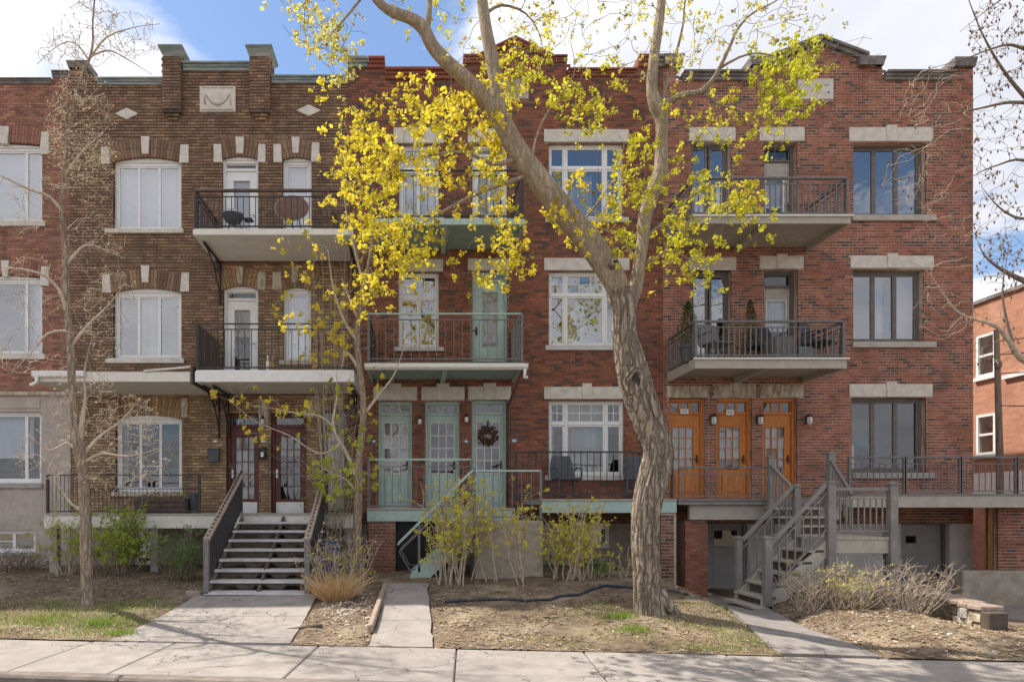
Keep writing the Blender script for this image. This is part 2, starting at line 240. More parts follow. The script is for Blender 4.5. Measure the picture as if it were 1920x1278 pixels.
# ------------------------------------------------------------------ mesh helpers
W = {}                                            # world position of every parent made here (no rotations on parents)
def emp(name, loc, label, cat, group=None):
    o = bpy.data.objects.new(name, None); col.objects.link(o); o.location = loc; W[o] = Vector(loc); o.empty_display_size = .2
    o['label'] = label; o['category'] = cat
    if group: o['group'] = group
    return o
def tag(o, label, cat, group=None):
    o['label'] = label; o['category'] = cat
    if group: o['group'] = group
    return o
class MB:
    def __init__(s): s.v = []; s.f = []; s.t = []; s.tint = None
    def face(s, pts):
        b = len(s.v); s.v += [tuple(p) for p in pts]; s.f.append(tuple(range(b, b + len(pts)))); s.t.append(s.tint)
    def add(s, vs, fs):
        b = len(s.v); s.v += [tuple(p) for p in vs]
        for f in fs: s.f.append(tuple(b + i for i in f)); s.t.append(s.tint)
    def box(s, x0, x1, y0, y1, z0, z1, back=True):
        vs = [(x0, y0, z0), (x1, y0, z0), (x1, y1, z0), (x0, y1, z0), (x0, y0, z1), (x1, y0, z1), (x1, y1, z1), (x0, y1, z1)]
        fs = [(0, 1, 5, 4), (1, 2, 6, 5), (3, 0, 4, 7), (4, 5, 6, 7), (3, 2, 1, 0)]
        if back: fs.append((2, 3, 7, 6))
        s.add(vs, fs); return s
    def beam(s, p, q, w, h, up=(0, 0, 1)):
        p, q = Vector(p), Vector(q); d = (q - p).normalized(); u = Vector(up)
        if abs(d.dot(u)) > .98: u = Vector((0, 1, 0))
        sx = d.cross(u).normalized(); uz = sx.cross(d).normalized(); a = sx * w / 2; b = uz * h / 2
        vs = [p - a - b, p + a - b, p + a + b, p - a + b, q - a - b, q + a - b, q + a + b, q - a + b]
        s.add(vs, [(3, 2, 1, 0), (4, 5, 6, 7), (0, 1, 5, 4), (1, 2, 6, 5), (2, 3, 7, 6), (3, 0, 4, 7)]); return s
    def prism(s, poly, y0, y1):                    # polygon of (x, z), extruded in y; counter-clockwise seen from the street
        n = len(poly); vs = [(x, y0, z) for x, z in poly] + [(x, y1, z) for x, z in poly]
        fs = [tuple(range(n)), tuple(range(2 * n - 1, n - 1, -1))] + [(i, i + n, (i + 1) % n + n, (i + 1) % n) for i in range(n)]
        s.add(vs, fs); return s
    def prismx(s, poly, x0, x1):                   # polygon of (y, z), extruded in x
        n = len(poly); vs = [(x0, y, z) for y, z in poly] + [(x1, y, z) for y, z in poly]
        s.add(vs, [tuple(range(n - 1, -1, -1)), tuple(range(n, 2 * n))] + [(i, (i + 1) % n, (i + 1) % n + n, i + n) for i in range(n)]); return s
    def lathe(s, c, prof, n=16):                   # prof: (radius, z)
        b = []
        for r, z in prof: b += [(c[0] + r * math.cos(2 * math.pi * k / n), c[1] + r * math.sin(2 * math.pi * k / n), c[2] + z) for k in range(n)]
        fs = []
        for j in range(len(prof) - 1):
            for k in range(n): fs.append((j * n + k, j * n + (k + 1) % n, (j + 1) * n + (k + 1) % n, (j + 1) * n + k))
        fs.append(tuple(range(n - 1, -1, -1))); fs.append(tuple((len(prof) - 1) * n + k for k in range(n)))
        s.add(b, fs); return s
    def tube(s, pts, rad, n=6, cap=True, rn=None):
        pts = [Vector(p) for p in pts]; m = len(pts); base = len(s.v)
        if isinstance(rad, (int, float)): rad = [rad] * m
        t0 = (pts[1] - pts[0]).normalized(); u = Vector((1, 0, 0)) if abs(t0.x) < .8 else Vector((0, 1, 0)); u = (u - t0 * u.dot(t0)).normalized()
        for i in range(m):
            t = (pts[min(i + 1, m - 1)] - pts[max(i - 1, 0)])
            t = t.normalized() if t.length > 1e-7 else t0
            u = u - t * u.dot(t); u = u.normalized() if u.length > 1e-6 else Vector((0, 0, 1)); w = t.cross(u)
            for k in range(n):
                a = 2 * math.pi * k / n; r = rad[i] * (rn(i, k, a) if rn else 1)
                s.v.append(tuple(pts[i] + (u * math.cos(a) + w * math.sin(a)) * r))
        for i in range(m - 1):
            for k in range(n):
                s.f.append((base + i * n + k, base + i * n + (k + 1) % n, base + (i + 1) * n + (k + 1) % n, base + (i + 1) * n + k)); s.t.append(s.tint)
        if cap and n > 2:
            s.f.append(tuple(base + k for k in range(n - 1, -1, -1))); s.f.append(tuple(base + (m - 1) * n + k for k in range(n))); s.t += [s.tint] * 2
        return s
    def mesh(s, name, mat, off=Vector(), smooth=False):
        me = bpy.data.meshes.new(name)
        o = off
        me.from_pydata([(a - o[0], b - o[1], c - o[2]) for a, b, c in s.v], [], s.f)
        if any(t is not None for t in s.t):
            at = me.color_attributes.new('tint', 'FLOAT_COLOR', 'CORNER'); cs = []
            for f, t in zip(s.f, s.t): cs += list((*(t or (1, 1, 1)), 1)) * len(f)
            at.data.foreach_set('color', cs)
        elif M[mat].name in ('brick', 'brick_brown', 'tinted', 'leaf', 'dry'):
            at = me.color_attributes.new('tint', 'FLOAT_COLOR', 'CORNER'); at.data.foreach_set('color', [1.0] * 4 * sum(len(f) for f in s.f))
        if smooth: me.polygons.foreach_set('use_smooth', [True] * len(me.polygons))
        me.materials.append(M[mat]); me.update(); return me
    def build(s, name, mat, parent=None, smooth=False, bevel=0, label=None, kind=None, origin=None):
        off = W[parent] if parent else Vector(origin or (0, 0, 0))
        o = bpy.data.objects.new(name, s.mesh(name, mat, off, smooth)); col.objects.link(o)
        if parent: o.parent = parent
        else: o.location = off
        W[o] = off.copy()
        if bevel:
            md = o.modifiers.new('bevel', 'BEVEL'); md.width = bevel; md.segments = 1; md.limit_method = 'ANGLE'
        if label: o['label'] = label
        if kind: o['kind'] = kind
        return o
def inst(name, me, parent, loc, rot=None, sc=None, color=None):
    o = bpy.data.objects.new(name, me); col.objects.link(o); o.parent = parent; o.location = Vector(loc) - (W[parent] if parent else Vector())
    if rot is not None: o.rotation_euler = rot
    if sc is not None: o.scale = sc if not isinstance(sc, (int, float)) else (sc,) * 3
    if color: o.color = (*color, 1)
    return o
def bx(*a): return MB().box(*a)
def vary(c, a=.12):
    k = 1 + R.uniform(-a, a); return tuple(max(0, q * k * (1 + R.uniform(-.04, .04))) for q in c)
def spline(pts, step=.08):
    """smooth curve through (Vector, radius) pairs"""
    out = []
    for i in range(len(pts) - 1):
        p0 = pts[max(i - 1, 0)]; p1 = pts[i]; p2 = pts[i + 1]; p3 = pts[min(i + 2, len(pts) - 1)]
        L = (p2[0] - p1[0]).length; n = max(2, int(L / step))
        for k in range(n + (1 if i == len(pts) - 2 else 0)):
            t = k / n
            q = [.5 * (2 * b + (c - a) * t + (2 * a - 5 * b + 4 * c - d) * t * t + (3 * b - a - 3 * c + d) * t ** 3) for a, b, c, d in ((p0[0], p1[0], p2[0], p3[0]),)][0]
            out.append((q, p1[1] + (p2[1] - p1[1]) * t))
    return out
# ------------------------------------------------------------------ bricks
def brick_wall(house, part, rects, top, x0, x1, z0, zmax, mat, palette, course=.0615, blen=.178, gh=.012, gv=.010, dep=.03, y0=0.0, keep=300, seed=1, tintf=None):
    """courses of single bricks between the openings; the nearest whole ones are objects, the others one mesh"""
    r = random.Random(seed); full = []; m = MB(); h = course - gh
    nrow = int((zmax - z0) / course) + 1
    for j in range(nrow):
        za = z0 + j * course; zb = za + h
        blk = sorted((a, b) for a, b, c, d in rects if min(zb, d) - max(za, c) > h * .4)
        x = x0 - (blen / 2 if j % 2 else 0) + r.uniform(-.004, .004)
        while x < x1 - .01:
            a, b = max(x, x0), min(x + blen - gv, x1); segs = [(a, b)]
            for ba, bb in blk:
                ns = []
                for sa, sb in segs:
                    if bb <= sa or ba >= sb: ns.append((sa, sb))
                    else:
                        if ba - sa > .02: ns.append((sa, ba))
                        if sb - bb > .02: ns.append((bb, sb))
                segs = ns
            t = vary(r.choice(palette), .16)
            if tintf: t = tuple(q * k for q, k in zip(t, tintf(x, za)))
            yo = r.uniform(-.0025, .0025)
            for sa, sb in segs:
                if sb - sa < .02 or zb > top((sa + sb) / 2): continue
                if sb - sa > blen - gv - .004: full.append((sa, za, yo, t))
                else:
                    m.tint = t; m.box(sa, sb, y0 + yo, y0 + dep, za, zb, back=False)
            x += blen
    full.sort(key=lambda q: (q[0] ** 2 + (q[1] - CAMZ - 1.2) ** 2) + (50 if q[1] < 2.0 else 0))
    um = MB().box(0, blen - gv, 0, dep, 0, h, back=False).mesh('brick', mat)
    for sa, za, yo, t in full[:keep]: inst('brick', um, part, (sa, y0 + yo, za), color=t)
    for sa, za, yo, t in full[keep:]:
        m.tint = t; m.box(sa, sa + blen - gv, y0 + yo, y0 + dep, za, za + h, back=False)
    return m
def backing(rects, x0, x1, z0, top_poly, y0, depth=.22):
    """mortar bed: a sheet with the openings left out, and the reveals of the openings. top_poly: [(x, z)] step outline of the wall top"""
    m = MB()
    xs = sorted({x0, x1, *[v for a, b, c, d in rects for v in (a, b) if x0 < v < x1], *[p[0] for p in top_poly if x0 < p[0] < x1]})
    def top(x):
        for (xa, za), (xb, zb) in zip(top_poly, top_poly[1:]):
            if xa <= x <= xb and xb > xa: return za + (zb - za) * (x - xa) / (xb - xa)
        return top_poly[-1][1]
    for a, b in zip(xs, xs[1:]):
        if b - a < 1e-5: continue
        c = (a + b) / 2; e = 1e-4
        holes = sorted((r[2], r[3]) for r in rects if r[0] < c < r[1])
        z = z0
        for h0, h1 in holes:
            if h0 > z: m.face([(a, y0, z), (b, y0, z), (b, y0, h0), (a, y0, h0)])
            z = max(z, h1)
        ta, tb = top(a + e), top(b - e)
        m.face([(a, y0, z), (b, y0, z), (b, y0, tb), (a, y0, ta)]); m.face([(a, y0, ta), (b, y0, tb), (b, y0 + .32, tb), (a, y0 + .32, ta)])
        m.face([(b, y0 + .32, z), (a, y0 + .32, z), (a, y0 + .32, ta), (b, y0 + .32, tb)])
    for a, b, c, d in rects:
        y1 = y0 + depth
        m.face([(a, y0, c), (a, y1, c), (a, y1, d), (a, y0, d)][::-1]); m.face([(b, y0, c), (b, y1, c), (b, y1, d), (b, y0, d)])
        m.face([(a, y0, d), (b, y0, d), (b, y1, d), (a, y1, d)][::-1]); m.face([(a, y0, c), (b, y0, c), (b, y1, c), (a, y1, c)])
    return m
# ------------------------------------------------------------------ windows and doors (world x, z; y0 = wall face)
def curtain_mesh(x0, x1, z0, z1, y, amp=.025, wl=.11):
    m = MB(); n = max(4, int((x1 - x0) / .022)); ph = R.uniform(0, 6)
    pr = [(x0 + (x1 - x0) * k / n, y + amp * math.sin(ph + 6.283 * (x0 + (x1 - x0) * k / n) / wl) + .4 * amp * math.sin(ph * 2 + k * .37)) for k in range(n + 1)]
    for (a, ya), (b, yb) in zip(pr, pr[1:]): m.face([(a, ya, z0), (b, yb, z0), (b, yb, z1), (a, ya, z1)])
    return m
def lights(part, x0, x1, z0, z1, cells, fm, fw, y, dp, gy=None, mun=.016, sash=.035, gmat='glass'):
    """cells: (u0, u1, v0, v1, nx, ny); every cell gets a sash, muntins and its panes"""
    gy = gy if gy is not None else y + dp * .5
    sm = MB()
    for u0, u1, v0, v1, nx, ny in cells:
        a, b = x0 + (x1 - x0) * u0, x0 + (x1 - x0) * u1; c, d = z0 + (z1 - z0) * v0, z0 + (z1 - z0) * v1
        s = sash
        sm.box(a, a + s, y, y + dp, c, d); sm.box(b - s, b, y, y + dp, c, d); sm.box(a + s, b - s, y, y + dp, c, c + s * 1.1); sm.box(a + s, b - s, y, y + dp, d - s, d)
        a += s; b -= s; c += s * 1.1; d -= s
        for i in range(1, nx): MB().box(a + (b - a) * i / nx - mun / 2, a + (b - a) * i / nx + mun / 2, y + dp * .15, y + dp * .9, c, d).build('muntin', fm, part)
        for j in range(1, ny):
            zc = c + (d - c) * j / ny
            for i in range(nx):
                xa = a + (b - a) * i / nx + (mun / 2 if i else 0); xb = a + (b - a) * (i + 1) / nx - (mun / 2 if i < nx - 1 else 0)
                MB().box(xa, xb, y + dp * .15, y + dp * .9, zc - mun / 2, zc + mun / 2).build('muntin', fm, part)
        for i in range(nx):
            for j in range(ny):
                g = MB(); xa, xb = a + (b - a) * i / nx, a + (b - a) * (i + 1) / nx; za, zb = c + (d - c) * j / ny, c + (d - c) * (j + 1) / ny
                tx, tz = R.uniform(-.004, .004), R.uniform(-.004, .004)
                g.face([(xa, gy - tx, za), (xb, gy + tx, za), (xb, gy + tx + tz, zb), (xa, gy - tx + tz, zb)]); g.build('pane', gmat, part)
    sm.build('sash', fm, part, bevel=.004)
def room(part, x0, x1, z0, z1, y, dep=.9):
    m = MB(); y1 = y + dep; e = .02
    x0 -= e; x1 += e; z0 -= e; z1 += e
    m.face([(x0, y1, z0), (x1, y1, z0), (x1, y1, z1), (x0, y1, z1)]); m.face([(x0, y, z0), (x0, y1, z0), (x0, y1, z1), (x0, y, z1)]); m.face([(x1, y1, z0), (x1, y, z0), (x1, y, z1), (x1, y1, z1)])
    m.face([(x0, y, z1), (x0, y1, z1), (x1, y1, z1), (x1, y, z1)]); m.face([(x0, y, z0), (x1, y, z0), (x1, y1, z0), (x0, y1, z0)])
    return m.build('interior', 'interior', part)
TRI = [(0, .333, 0, 1, 1, 1), (.333, .667, 0, 1, 1, 1), (.667, 1, 0, 1, 1, 1)]
def window(house, x0, x1, z0, z1, cells, fm='white_paint', fw=.05, y=.10, arch=0, curt=(), cmat='curtain', sill=None, smat='limestone', label=None, yw=0.0, sash=.035, mun=.016, gmat='glass'):
    f = MB(); dp = .07
    f.box(x0, x0 + fw, y, y + dp, z0, z1); f.box(x1 - fw, x1, y, y + dp, z0, z1); f.box(x0 + fw, x1 - fw, y, y + dp, z0, z0 + fw); f.box(x0 + fw, x1 - fw, y, y + dp, z1 - fw, z1)
    if arch:                                        # filler board with a segmental head
        n = 12; poly = [(x0, z1), (x1, z1)] + [(x1 + (x0 - x1) * k / n, z1 + .02 + arch * (1 - (2 * k / n - 1) ** 2)) for k in range(n + 1)]
        f.prism(poly, y - .03, y + dp)
    if len(cells) in (3, 6) and cells[0][5] * cells[0][4] >= 1 and cells is not TRI:
        iw, ih = x1 - x0 - 2 * fw, z1 - z0 - 2 * fw
        if len(cells) == 6:
            for ua, ub in ((.20, .23), (.77, .80)): f.box(x0 + fw + iw * ua, x0 + fw + iw * ub, y, y + dp, z0 + fw, z1 - fw)
            for ua, ub in ((0, .20), (.23, .77), (.80, 1)): f.box(x0 + fw + iw * ua, x0 + fw + iw * ub, y, y + dp, z0 + fw + ih * .69, z0 + fw + ih * .72)
        else:
            f.box(x0 + fw, x1 - fw, y, y + dp, z0 + fw + ih * .67, z0 + fw + ih * .70); f.box(x0 + fw + iw * .49, x0 + fw + iw * .51, y, y + dp, z0 + fw, z0 + fw + ih * .67)
    w = f.build('window', fm, house, bevel=.005)
    if label: w['label'] = label
    lights(w, x0 + fw, x1 - fw, z0 + fw, z1 - fw, cells, fm, fw, y + .015, .045, mun=mun, sash=sash, gmat=gmat)
    room(w, x0, x1, z0, z1, y + .08)
    for u0, u1, v0, v1 in curt:
        curtain_mesh(x0 + (x1 - x0) * u0, x0 + (x1 - x0) * u1, z0 + (z1 - z0) * v0, z0 + (z1 - z0) * v1, y + .16 + R.uniform(0, .04), amp=.004 if cmat == 'blind' else .022).build('curtain', cmat, w, smooth=True)
    if sill:
        sx0, sx1, sz0, sz1 = sill
        MB().box(sx0, sx1, yw - .055, y + .01, sz0, sz1).build('sill', smat, w, bevel=.008)
    return w
def door(house, x0, x1, z0, z1, fm, lm, transom=0, tn=3, glass=(.18, .82, .32, .93), grid=(3, 4), y=.12, fw=.06, curt=None, panels=0, kick=None, label=None, tmun=.016, handle='dark_metal', hx=.9, gm=None):
    f = MB(); dp = .08
    f.box(x0, x0 + fw, y - .04, y + dp, z0, z1); f.box(x1 - fw, x1, y - .04, y + dp, z0, z1); f.box(x0 + fw, x1 - fw, y - .04, y + dp, z1 - fw, z1)
    zt = z1 - fw - transom
    if transom: f.box(x0 + fw, x1 - fw, y - .03, y + dp, zt - .045, zt)
    d = f.build('door', fm, house, bevel=.005)
    if label: d['label'] = label
    a, b = x0 + fw, x1 - fw; top = zt - .045 if transom else zt
    if transom: lights(d, a, b, zt, z1 - fw, [(0, 1, 0, 1, tn, 1)], fm, .03, y, .05, mun=tmun, sash=.02, gmat='glass_plain')
    gx0, gx1, gz0, gz1 = a + (b - a) * glass[0], a + (b - a) * glass[1], z0 + (top - z0) * glass[2], z0 + (top - z0) * glass[3]
    l = MB(); y1 = y + .005; y2 = y + .05
    l.box(a, gx0, y1, y2, z0, top); l.box(gx1, b, y1, y2, z0, top); l.box(gx0, gx1, y1, y2, z0, gz0); l.box(gx0, gx1, y1, y2, gz1, top)
    for k in range(panels):                         # raised boards in the lower half
        pa, pb = a + (b - a) * (.17 + .66 * k / panels) + .01, a + (b - a) * (.17 + .66 * (k + 1) / panels) - .01
        l.box(pa, pb, y1 - .015, y1, z0 + .14, gz0 - .10)
    l.build('leaf', lm, d, bevel=.004)
    lights(d, gx0, gx1, gz0, gz1, [(0, 1, 0, 1, *grid)], gm or lm, .02, y - (.012 if gm else 0), .045, mun=.018, sash=.018 if not gm else .022, gmat='glass_plain')
    room(d, a, b, z0, z1 - fw, y + .09, .7)
    if curt: curtain_mesh(gx0 - .02, gx1 + .02, gz0 + (gz1 - gz0) * curt[1], gz1, y + .08, amp=.012, wl=.07).build('curtain', curt[0], d, smooth=True)
    if kick: bx(a + .02, b - .02, y - .008, y1, z0 + .01, z0 + kick[1]).build('kick_plate', kick[0], d)
    hxp = a + (b - a) * hx; hz = z0 + (top - z0) * .47
    hm = MB().box(hxp - .02, hxp + .02, y - .012, y1, hz - .09, hz + .09); hm.tube([(hxp, y - .012, hz), (hxp, y - .06, hz)], .012, 6); hm.tube([(hxp + .005, y - .06, hz), (hxp - .09, y - .06, hz)], .010, 6)
    hm.build('handle', handle, d)
    bx(x0, x1, y - .05, y + dp, z0 - .04, z0).build('threshold', 'grey_paint', d)
    return d
def lintel(house, x0, x1, z0, z1, mat='limestone', key=None, y0=-.022, yw=.10):
    l = MB().box(x0, x1, y0, yw, z0, z1).build('lintel', mat, house, bevel=.008)
    if key:
        k0, k1, up, fl = key; MB().prism([(k0 + fl, z0 - .004), (k1 - fl, z0 - .004), (k1, z1 + up), (k0, z1 + up)], y0 - .022, yw - .02).build('keystone', mat, l, bevel=.006)
    return l
def stone(house, name, poly, mat='limestone', y0=-.02, y1=.1):
    return MB().prism(poly, y0, y1).build(name, mat, house, bevel=.006)
# ------------------------------------------------------------------ railings
def railing(part, p, q, z0, z1, mat, spacing=.11, bar=.016, rail=(.05, .04), low=.06, sub=None, top_mat=None, ends=True, post=.045, bend=None):
    """straight railing from p to q (x, y); z0 floor, z1 top of the rail. z may slope: give (zp, zq) pairs"""
    zp0, zq0 = z0 if isinstance(z0, tuple) else (z0, z0); zp1, zq1 = z1 if isinstance(z1, tuple) else (z1, z1)
    p, q = Vector((*p, 0)), Vector((*q, 0)); L = (q - p).length; n = max(2, int(L / spacing))
    MB().beam((p.x, p.y, zp1 - rail[1] / 2), (q.x, q.y, zq1 - rail[1] / 2), rail[0], rail[1]).build('top_rail', top_mat or mat, part, bevel=.004)
    MB().beam((p.x, p.y, zp0 + low), (q.x, q.y, zq0 + low), .03, .025).build('bottom_rail', mat, part)
    hz1 = rail[1]
    if sub:
        MB().beam((p.x, p.y, zp1 - sub), (q.x, q.y, zq1 - sub), .022, .018).build('middle_rail', mat, part); hz1 = sub
    h = (zp1 - hz1) - (zp0 + low)
    bm = MB().box(-bar / 2, bar / 2, -bar / 2, bar / 2, 0, h).mesh('baluster', mat)
    for k in range(1, n):
        t = k / n; c = p.lerp(q, t); inst('baluster', bm, part, (c.x, c.y, (zp0 + (zq0 - zp0) * t) + low))
    if ends:
        for c, za, zb in ((p, zp0, zp1), (q, zq0, zq1)):
            bx(c.x - post / 2, c.x + post / 2, c.y - post / 2, c.y + post / 2, za, zb - rail[1] * .5).build('post', mat, part)
# ------------------------------------------------------------------ ground
def sm(t): t = max(0.0, min(1.0, t)); return t * t * (3 - 2 * t)
def yb(x): return -6.5 - .105 * x                 # back edge of the sidewalk
def dpath(x, y, cl):                              # distance to a walkway's centre line
    best = 9
    for (ax, ay), (bx_, by) in zip(cl, cl[1:]):
        dx, dy = bx_ - ax, by - ay; t = max(0, min(1, ((x - ax) * dx + (y - ay) * dy) / (dx * dx + dy * dy)))
        best = min(best, math.hypot(x - ax - t * dx, y - ay - t * dy))
    return best
PB = [(-2.55, -6.1), (-2.5, -3.6)]; PC = [(-.13, -6.4), (-.13, -3.0)]; PD = [(4.55, -6.9), (4.85, -5.2), (5.2, -3.7), (5.55, -2.4), (5.75, 0)]
def zbase(x, y):
    t = sm((y - yb(x)) / 4.4)
    left = .40 * t * (1 - sm((x - 4.1) / 1.1))
    right = sm((x - 4.1) / 1.1) * (-.12 * sm((y + 4.5) / 3.5) * (1 - sm((x - 9) / 1.5)) - .42 * sm((y + 5.5) / 4) * sm((x - 8.3) / 1.2))
    bed = .15 * sm((x - 5.35) / .7) * sm((7.6 - x) / .9) * sm((y - yb(x) - .05) / .8) * sm((-2.4 - y) / .8)
    return left + right + bed
def zg(x, y):
    z = zbase(x, y)
    off = max(1 - sm((dpath(x, y, PB) - .95) / .16), 1 - sm((dpath(x, y, PC) - .33) / .12), 1 - sm((dpath(x, y, PD) - .42) / .14))
    n = noise.noise((x * .9, y * .9, 3)) * .035 + noise.noise((x * 3.1, y * 3.1, 8)) * .018 + noise.noise((x * 9, y * 9, 1)) * .010
    n *= sm((y - yb(x) + .02) / .35)
    return z + .012 + n * (1 - off) - .05 * off
def hit(px, py):                                  # where the sight line of a pixel meets the ground
    y = -6.0
    for _ in range(40):
        d = S * (CAMZ - zbase(X(px, y), y)) / (py - CY); y = .5 * y + .5 * (d - D)
    return X(px, y), y
def struct(o): o['kind'] = 'structure'; return o
m = MB(); m.face([(-3000, -3000, -.30), (3000, -3000, -.30), (3000, 3000, -.30), (-3000, 3000, -.30)])
struct(m.build('ground', 'soil'))
def yard():
    xs = np.arange(-15, 16.01, .1); m = MB(); ny = 90
    for x in xs:
        y0 = yb(x) + .002
        for k in range(ny + 1):
            t = k / ny; y = y0 + (1.2 - y0) * t ** 1.15; m.v.append((x, y, zg(x, y)))
    for i in range(len(xs) - 1):
        for k in range(ny):
            a = i * (ny + 1) + k; m.f.append((a, a + ny + 1, a + ny + 2, a + 1)); m.t.append(None)
    return struct(m.build('yard', 'soil', smooth=True))
yard()
# sidewalk: separate slabs with open joints, then the kerb and the street
def walk():
    base = MB(); x0, x1 = -17, 17; w = 1.47
    base.face([(x0, yb(x0) - w, -.03), (x1, yb(x1) - w, -.03), (x1, yb(x1), -.03), (x0, yb(x0), -.03)])
    sw = struct(base.build('sidewalk', 'kerb'))
    joints = [-16.5, -15, -13.4, -11.9, -10.3, -8.8, -7.2, -5.6, -4.05, -3.0, -1.25, .36, 1.78, 3.3, 4.85, 6.4, 7.9, 9.4, 11, 12.6, 14.2, 15.8]
    for a, b in zip(joints, joints[1:]):
        g = .006; m = MB(); dz = R.uniform(-.006, .006); sk = -.1
        n = 3
        for k in range(1):
            q = [(a + g + sk * 0, yb(a + g) - w), (b - g, yb(b - g) - w), (b - g - sk * 1.2, yb(b) + 0), (a + g - sk * 1.2, yb(a))]
            top = [(p[0], p[1], dz + R.uniform(-.003, .003)) for p in q]; bot = [(p[0], p[1], -.05) for p in q]
            m.add(top + bot, [(0, 1, 2, 3), (0, 4, 5, 1), (1, 5, 6, 2), (2, 6, 7, 3), (3, 7, 4, 0)])
        m.build('slab', 'sidewalk', sw, bevel=.012)
    kb = []
    cut = [-17, -13, -9.2, -6.1, -2.83, .6, 3.6, 6.9, 10.2, 13.6, 17]
    for i, (a, b) in enumerate(zip(cut, cut[1:])):
        m = MB(); y = lambda x, o: yb(x) - w - .004 - o
        q0 = [(a + .006, y(a, 0), .004), (b - .006, y(b, 0), .004), (b - .006, y(b, .15), -.002), (a + .006, y(a, .15), -.002)]
        q1 = [(p[0], p[1], -.3) for p in q0]; m.add(q0 + q1, [(0, 1, 2, 3), (0, 4, 5, 1), (1, 5, 6, 2), (2, 6, 7, 3), (3, 7, 4, 0)])
        o = m.build('kerb', 'kerb', bevel=.022); struct(o)
    m = MB(); m.face([(-60, yb(-60) - w - .1 - 12, -.135), (60, yb(60) - w - .1 - 12, -.135), (60, yb(60) - w - .1, -.135), (-60, yb(-60) - w - .1, -.135)])
    struct(m.build('street', 'asphalt'))
walk()
def path(name, cl, half, mat, joints, lift=.004):
    """walkway cast in slabs along a centre line"""
    root = bpy.data.objects.new(name, None); col.objects.link(root); W[root] = Vector(); root['kind'] = 'structure'
    L = [0]
    for a, b in zip(cl, cl[1:]): L.append(L[-1] + math.dist(a, b))
    def at(s):
        for i in range(len(cl) - 1):
            if s <= L[i + 1] + 1e-6:
                t = (s - L[i]) / (L[i + 1] - L[i]); return Vector(cl[i]).lerp(Vector(cl[i + 1]), t), (Vector(cl[i + 1]) - Vector(cl[i])).normalized()
    ss = [0] + joints + [L[-1]]
    for a, b in zip(ss, ss[1:]):
        m = MB(); n = max(3, int((b - a) / .18)); rows = []
        for k in range(n + 1):
            s = a + .006 + (b - a - .012) * k / n; c, d = at(s); nn = Vector((-d.y, d.x)); hw = half(s / L[-1])
            for u in (-1, -.3, .4, 1):
                jit = .03 * noise.noise((c.x * 3 + u * 7, c.y * 4, 2)) if abs(u) == 1 else 0
                q = c - nn * (hw + jit) * u; yy = max(q.y, yb(q.x) + .004); m.v.append((q.x, yy, zbase(q.x, yy) + lift + .012))
        for k in range(n):
            for u in range(3):
                i = k * 4 + u; m.f.append((i, i + 1, i + 5, i + 4)); m.t.append(None)
        for v in list(m.v[:]): pass
        b0 = len(m.v); m.v += [(x, y, z - .12) for x, y, z in m.v]
        for k in range(n):
            i = k * 4; m.f += [(i, i + 4, i + 4 + b0, i + b0), (i + 7, i + 3, i + 3 + b0, i + 7 + b0)]; m.t += [None] * 2
        for i in (0, n * 4): m.f += [(i + u, i + u + 1, i + u + 1 + b0, i + u + b0) for u in range(3)]; m.t += [None] * 3
        m.build('slab', mat, root)
path('left_walkway', [(-2.62, -6.22), (-2.55, -4.9), (-2.5, -3.55)], lambda t: 1.12 - .18 * t, 'sidewalk', [1.35])
path('middle_walkway', [(-.16, -6.48), (-.13, -4.2), (-.13, -3.05)], lambda t: .33 + .04 * (1 - t), 'sidewalk', [1.3, 2.25, 2.9])
path('right_walkway', PD, lambda t: .40 + .12 * (1 - sm(t * 3)), 'asphalt_path', [])
# ------------------------------------------------------------------ row houses
def rc(a, b, c, d): return (X(a), X(c), Z(d), Z(b))
def lo(r, z): return (r[0], r[1], z, r[3])          # openings whose foot is hidden by a balcony floor
def poly(pts): return [(X(a), Z(b)) for a, b in pts]
def topf(prof):
    def f(x):
        for (xa, za), (xb, zb) in zip(prof, prof[1:]):
            if xa <= x <= xb and xb > xa: return za + (zb - za) * (x - xa) / (xb - xa)
        return prof[-1][1]
    return f
def shell(name, label, px0, px1, prof_px, rects, mat, mortar, palette, z0, seed, excl=(), dep=.03, my=.008, **kw):
    prof = poly(prof_px); x0, x1 = X(px0), X(px1)
    h = emp(name, ((x0 + x1) / 2, 0, 0), label, 'house', 'brick row houses')
    wl = backing(rects, x0, x1, z0, prof, my).build('wall', mortar, h)
    bm = brick_wall(h, wl, list(rects) + list(excl), topf(prof), x0 + .004, x1 - .004, z0 + .002, max(p[1] for p in prof), mat, palette, seed=seed, dep=dep, **kw)
    top = min(p[1] for p in prof) - .5
    bb = MB().box(x0, x1, 1.25, 11, -.2, top); bb.box(x0, x1, .34, 1.249, top - .15, top)
    bb.build('rear_block', mortar, h)
    return h, wl, bm, prof
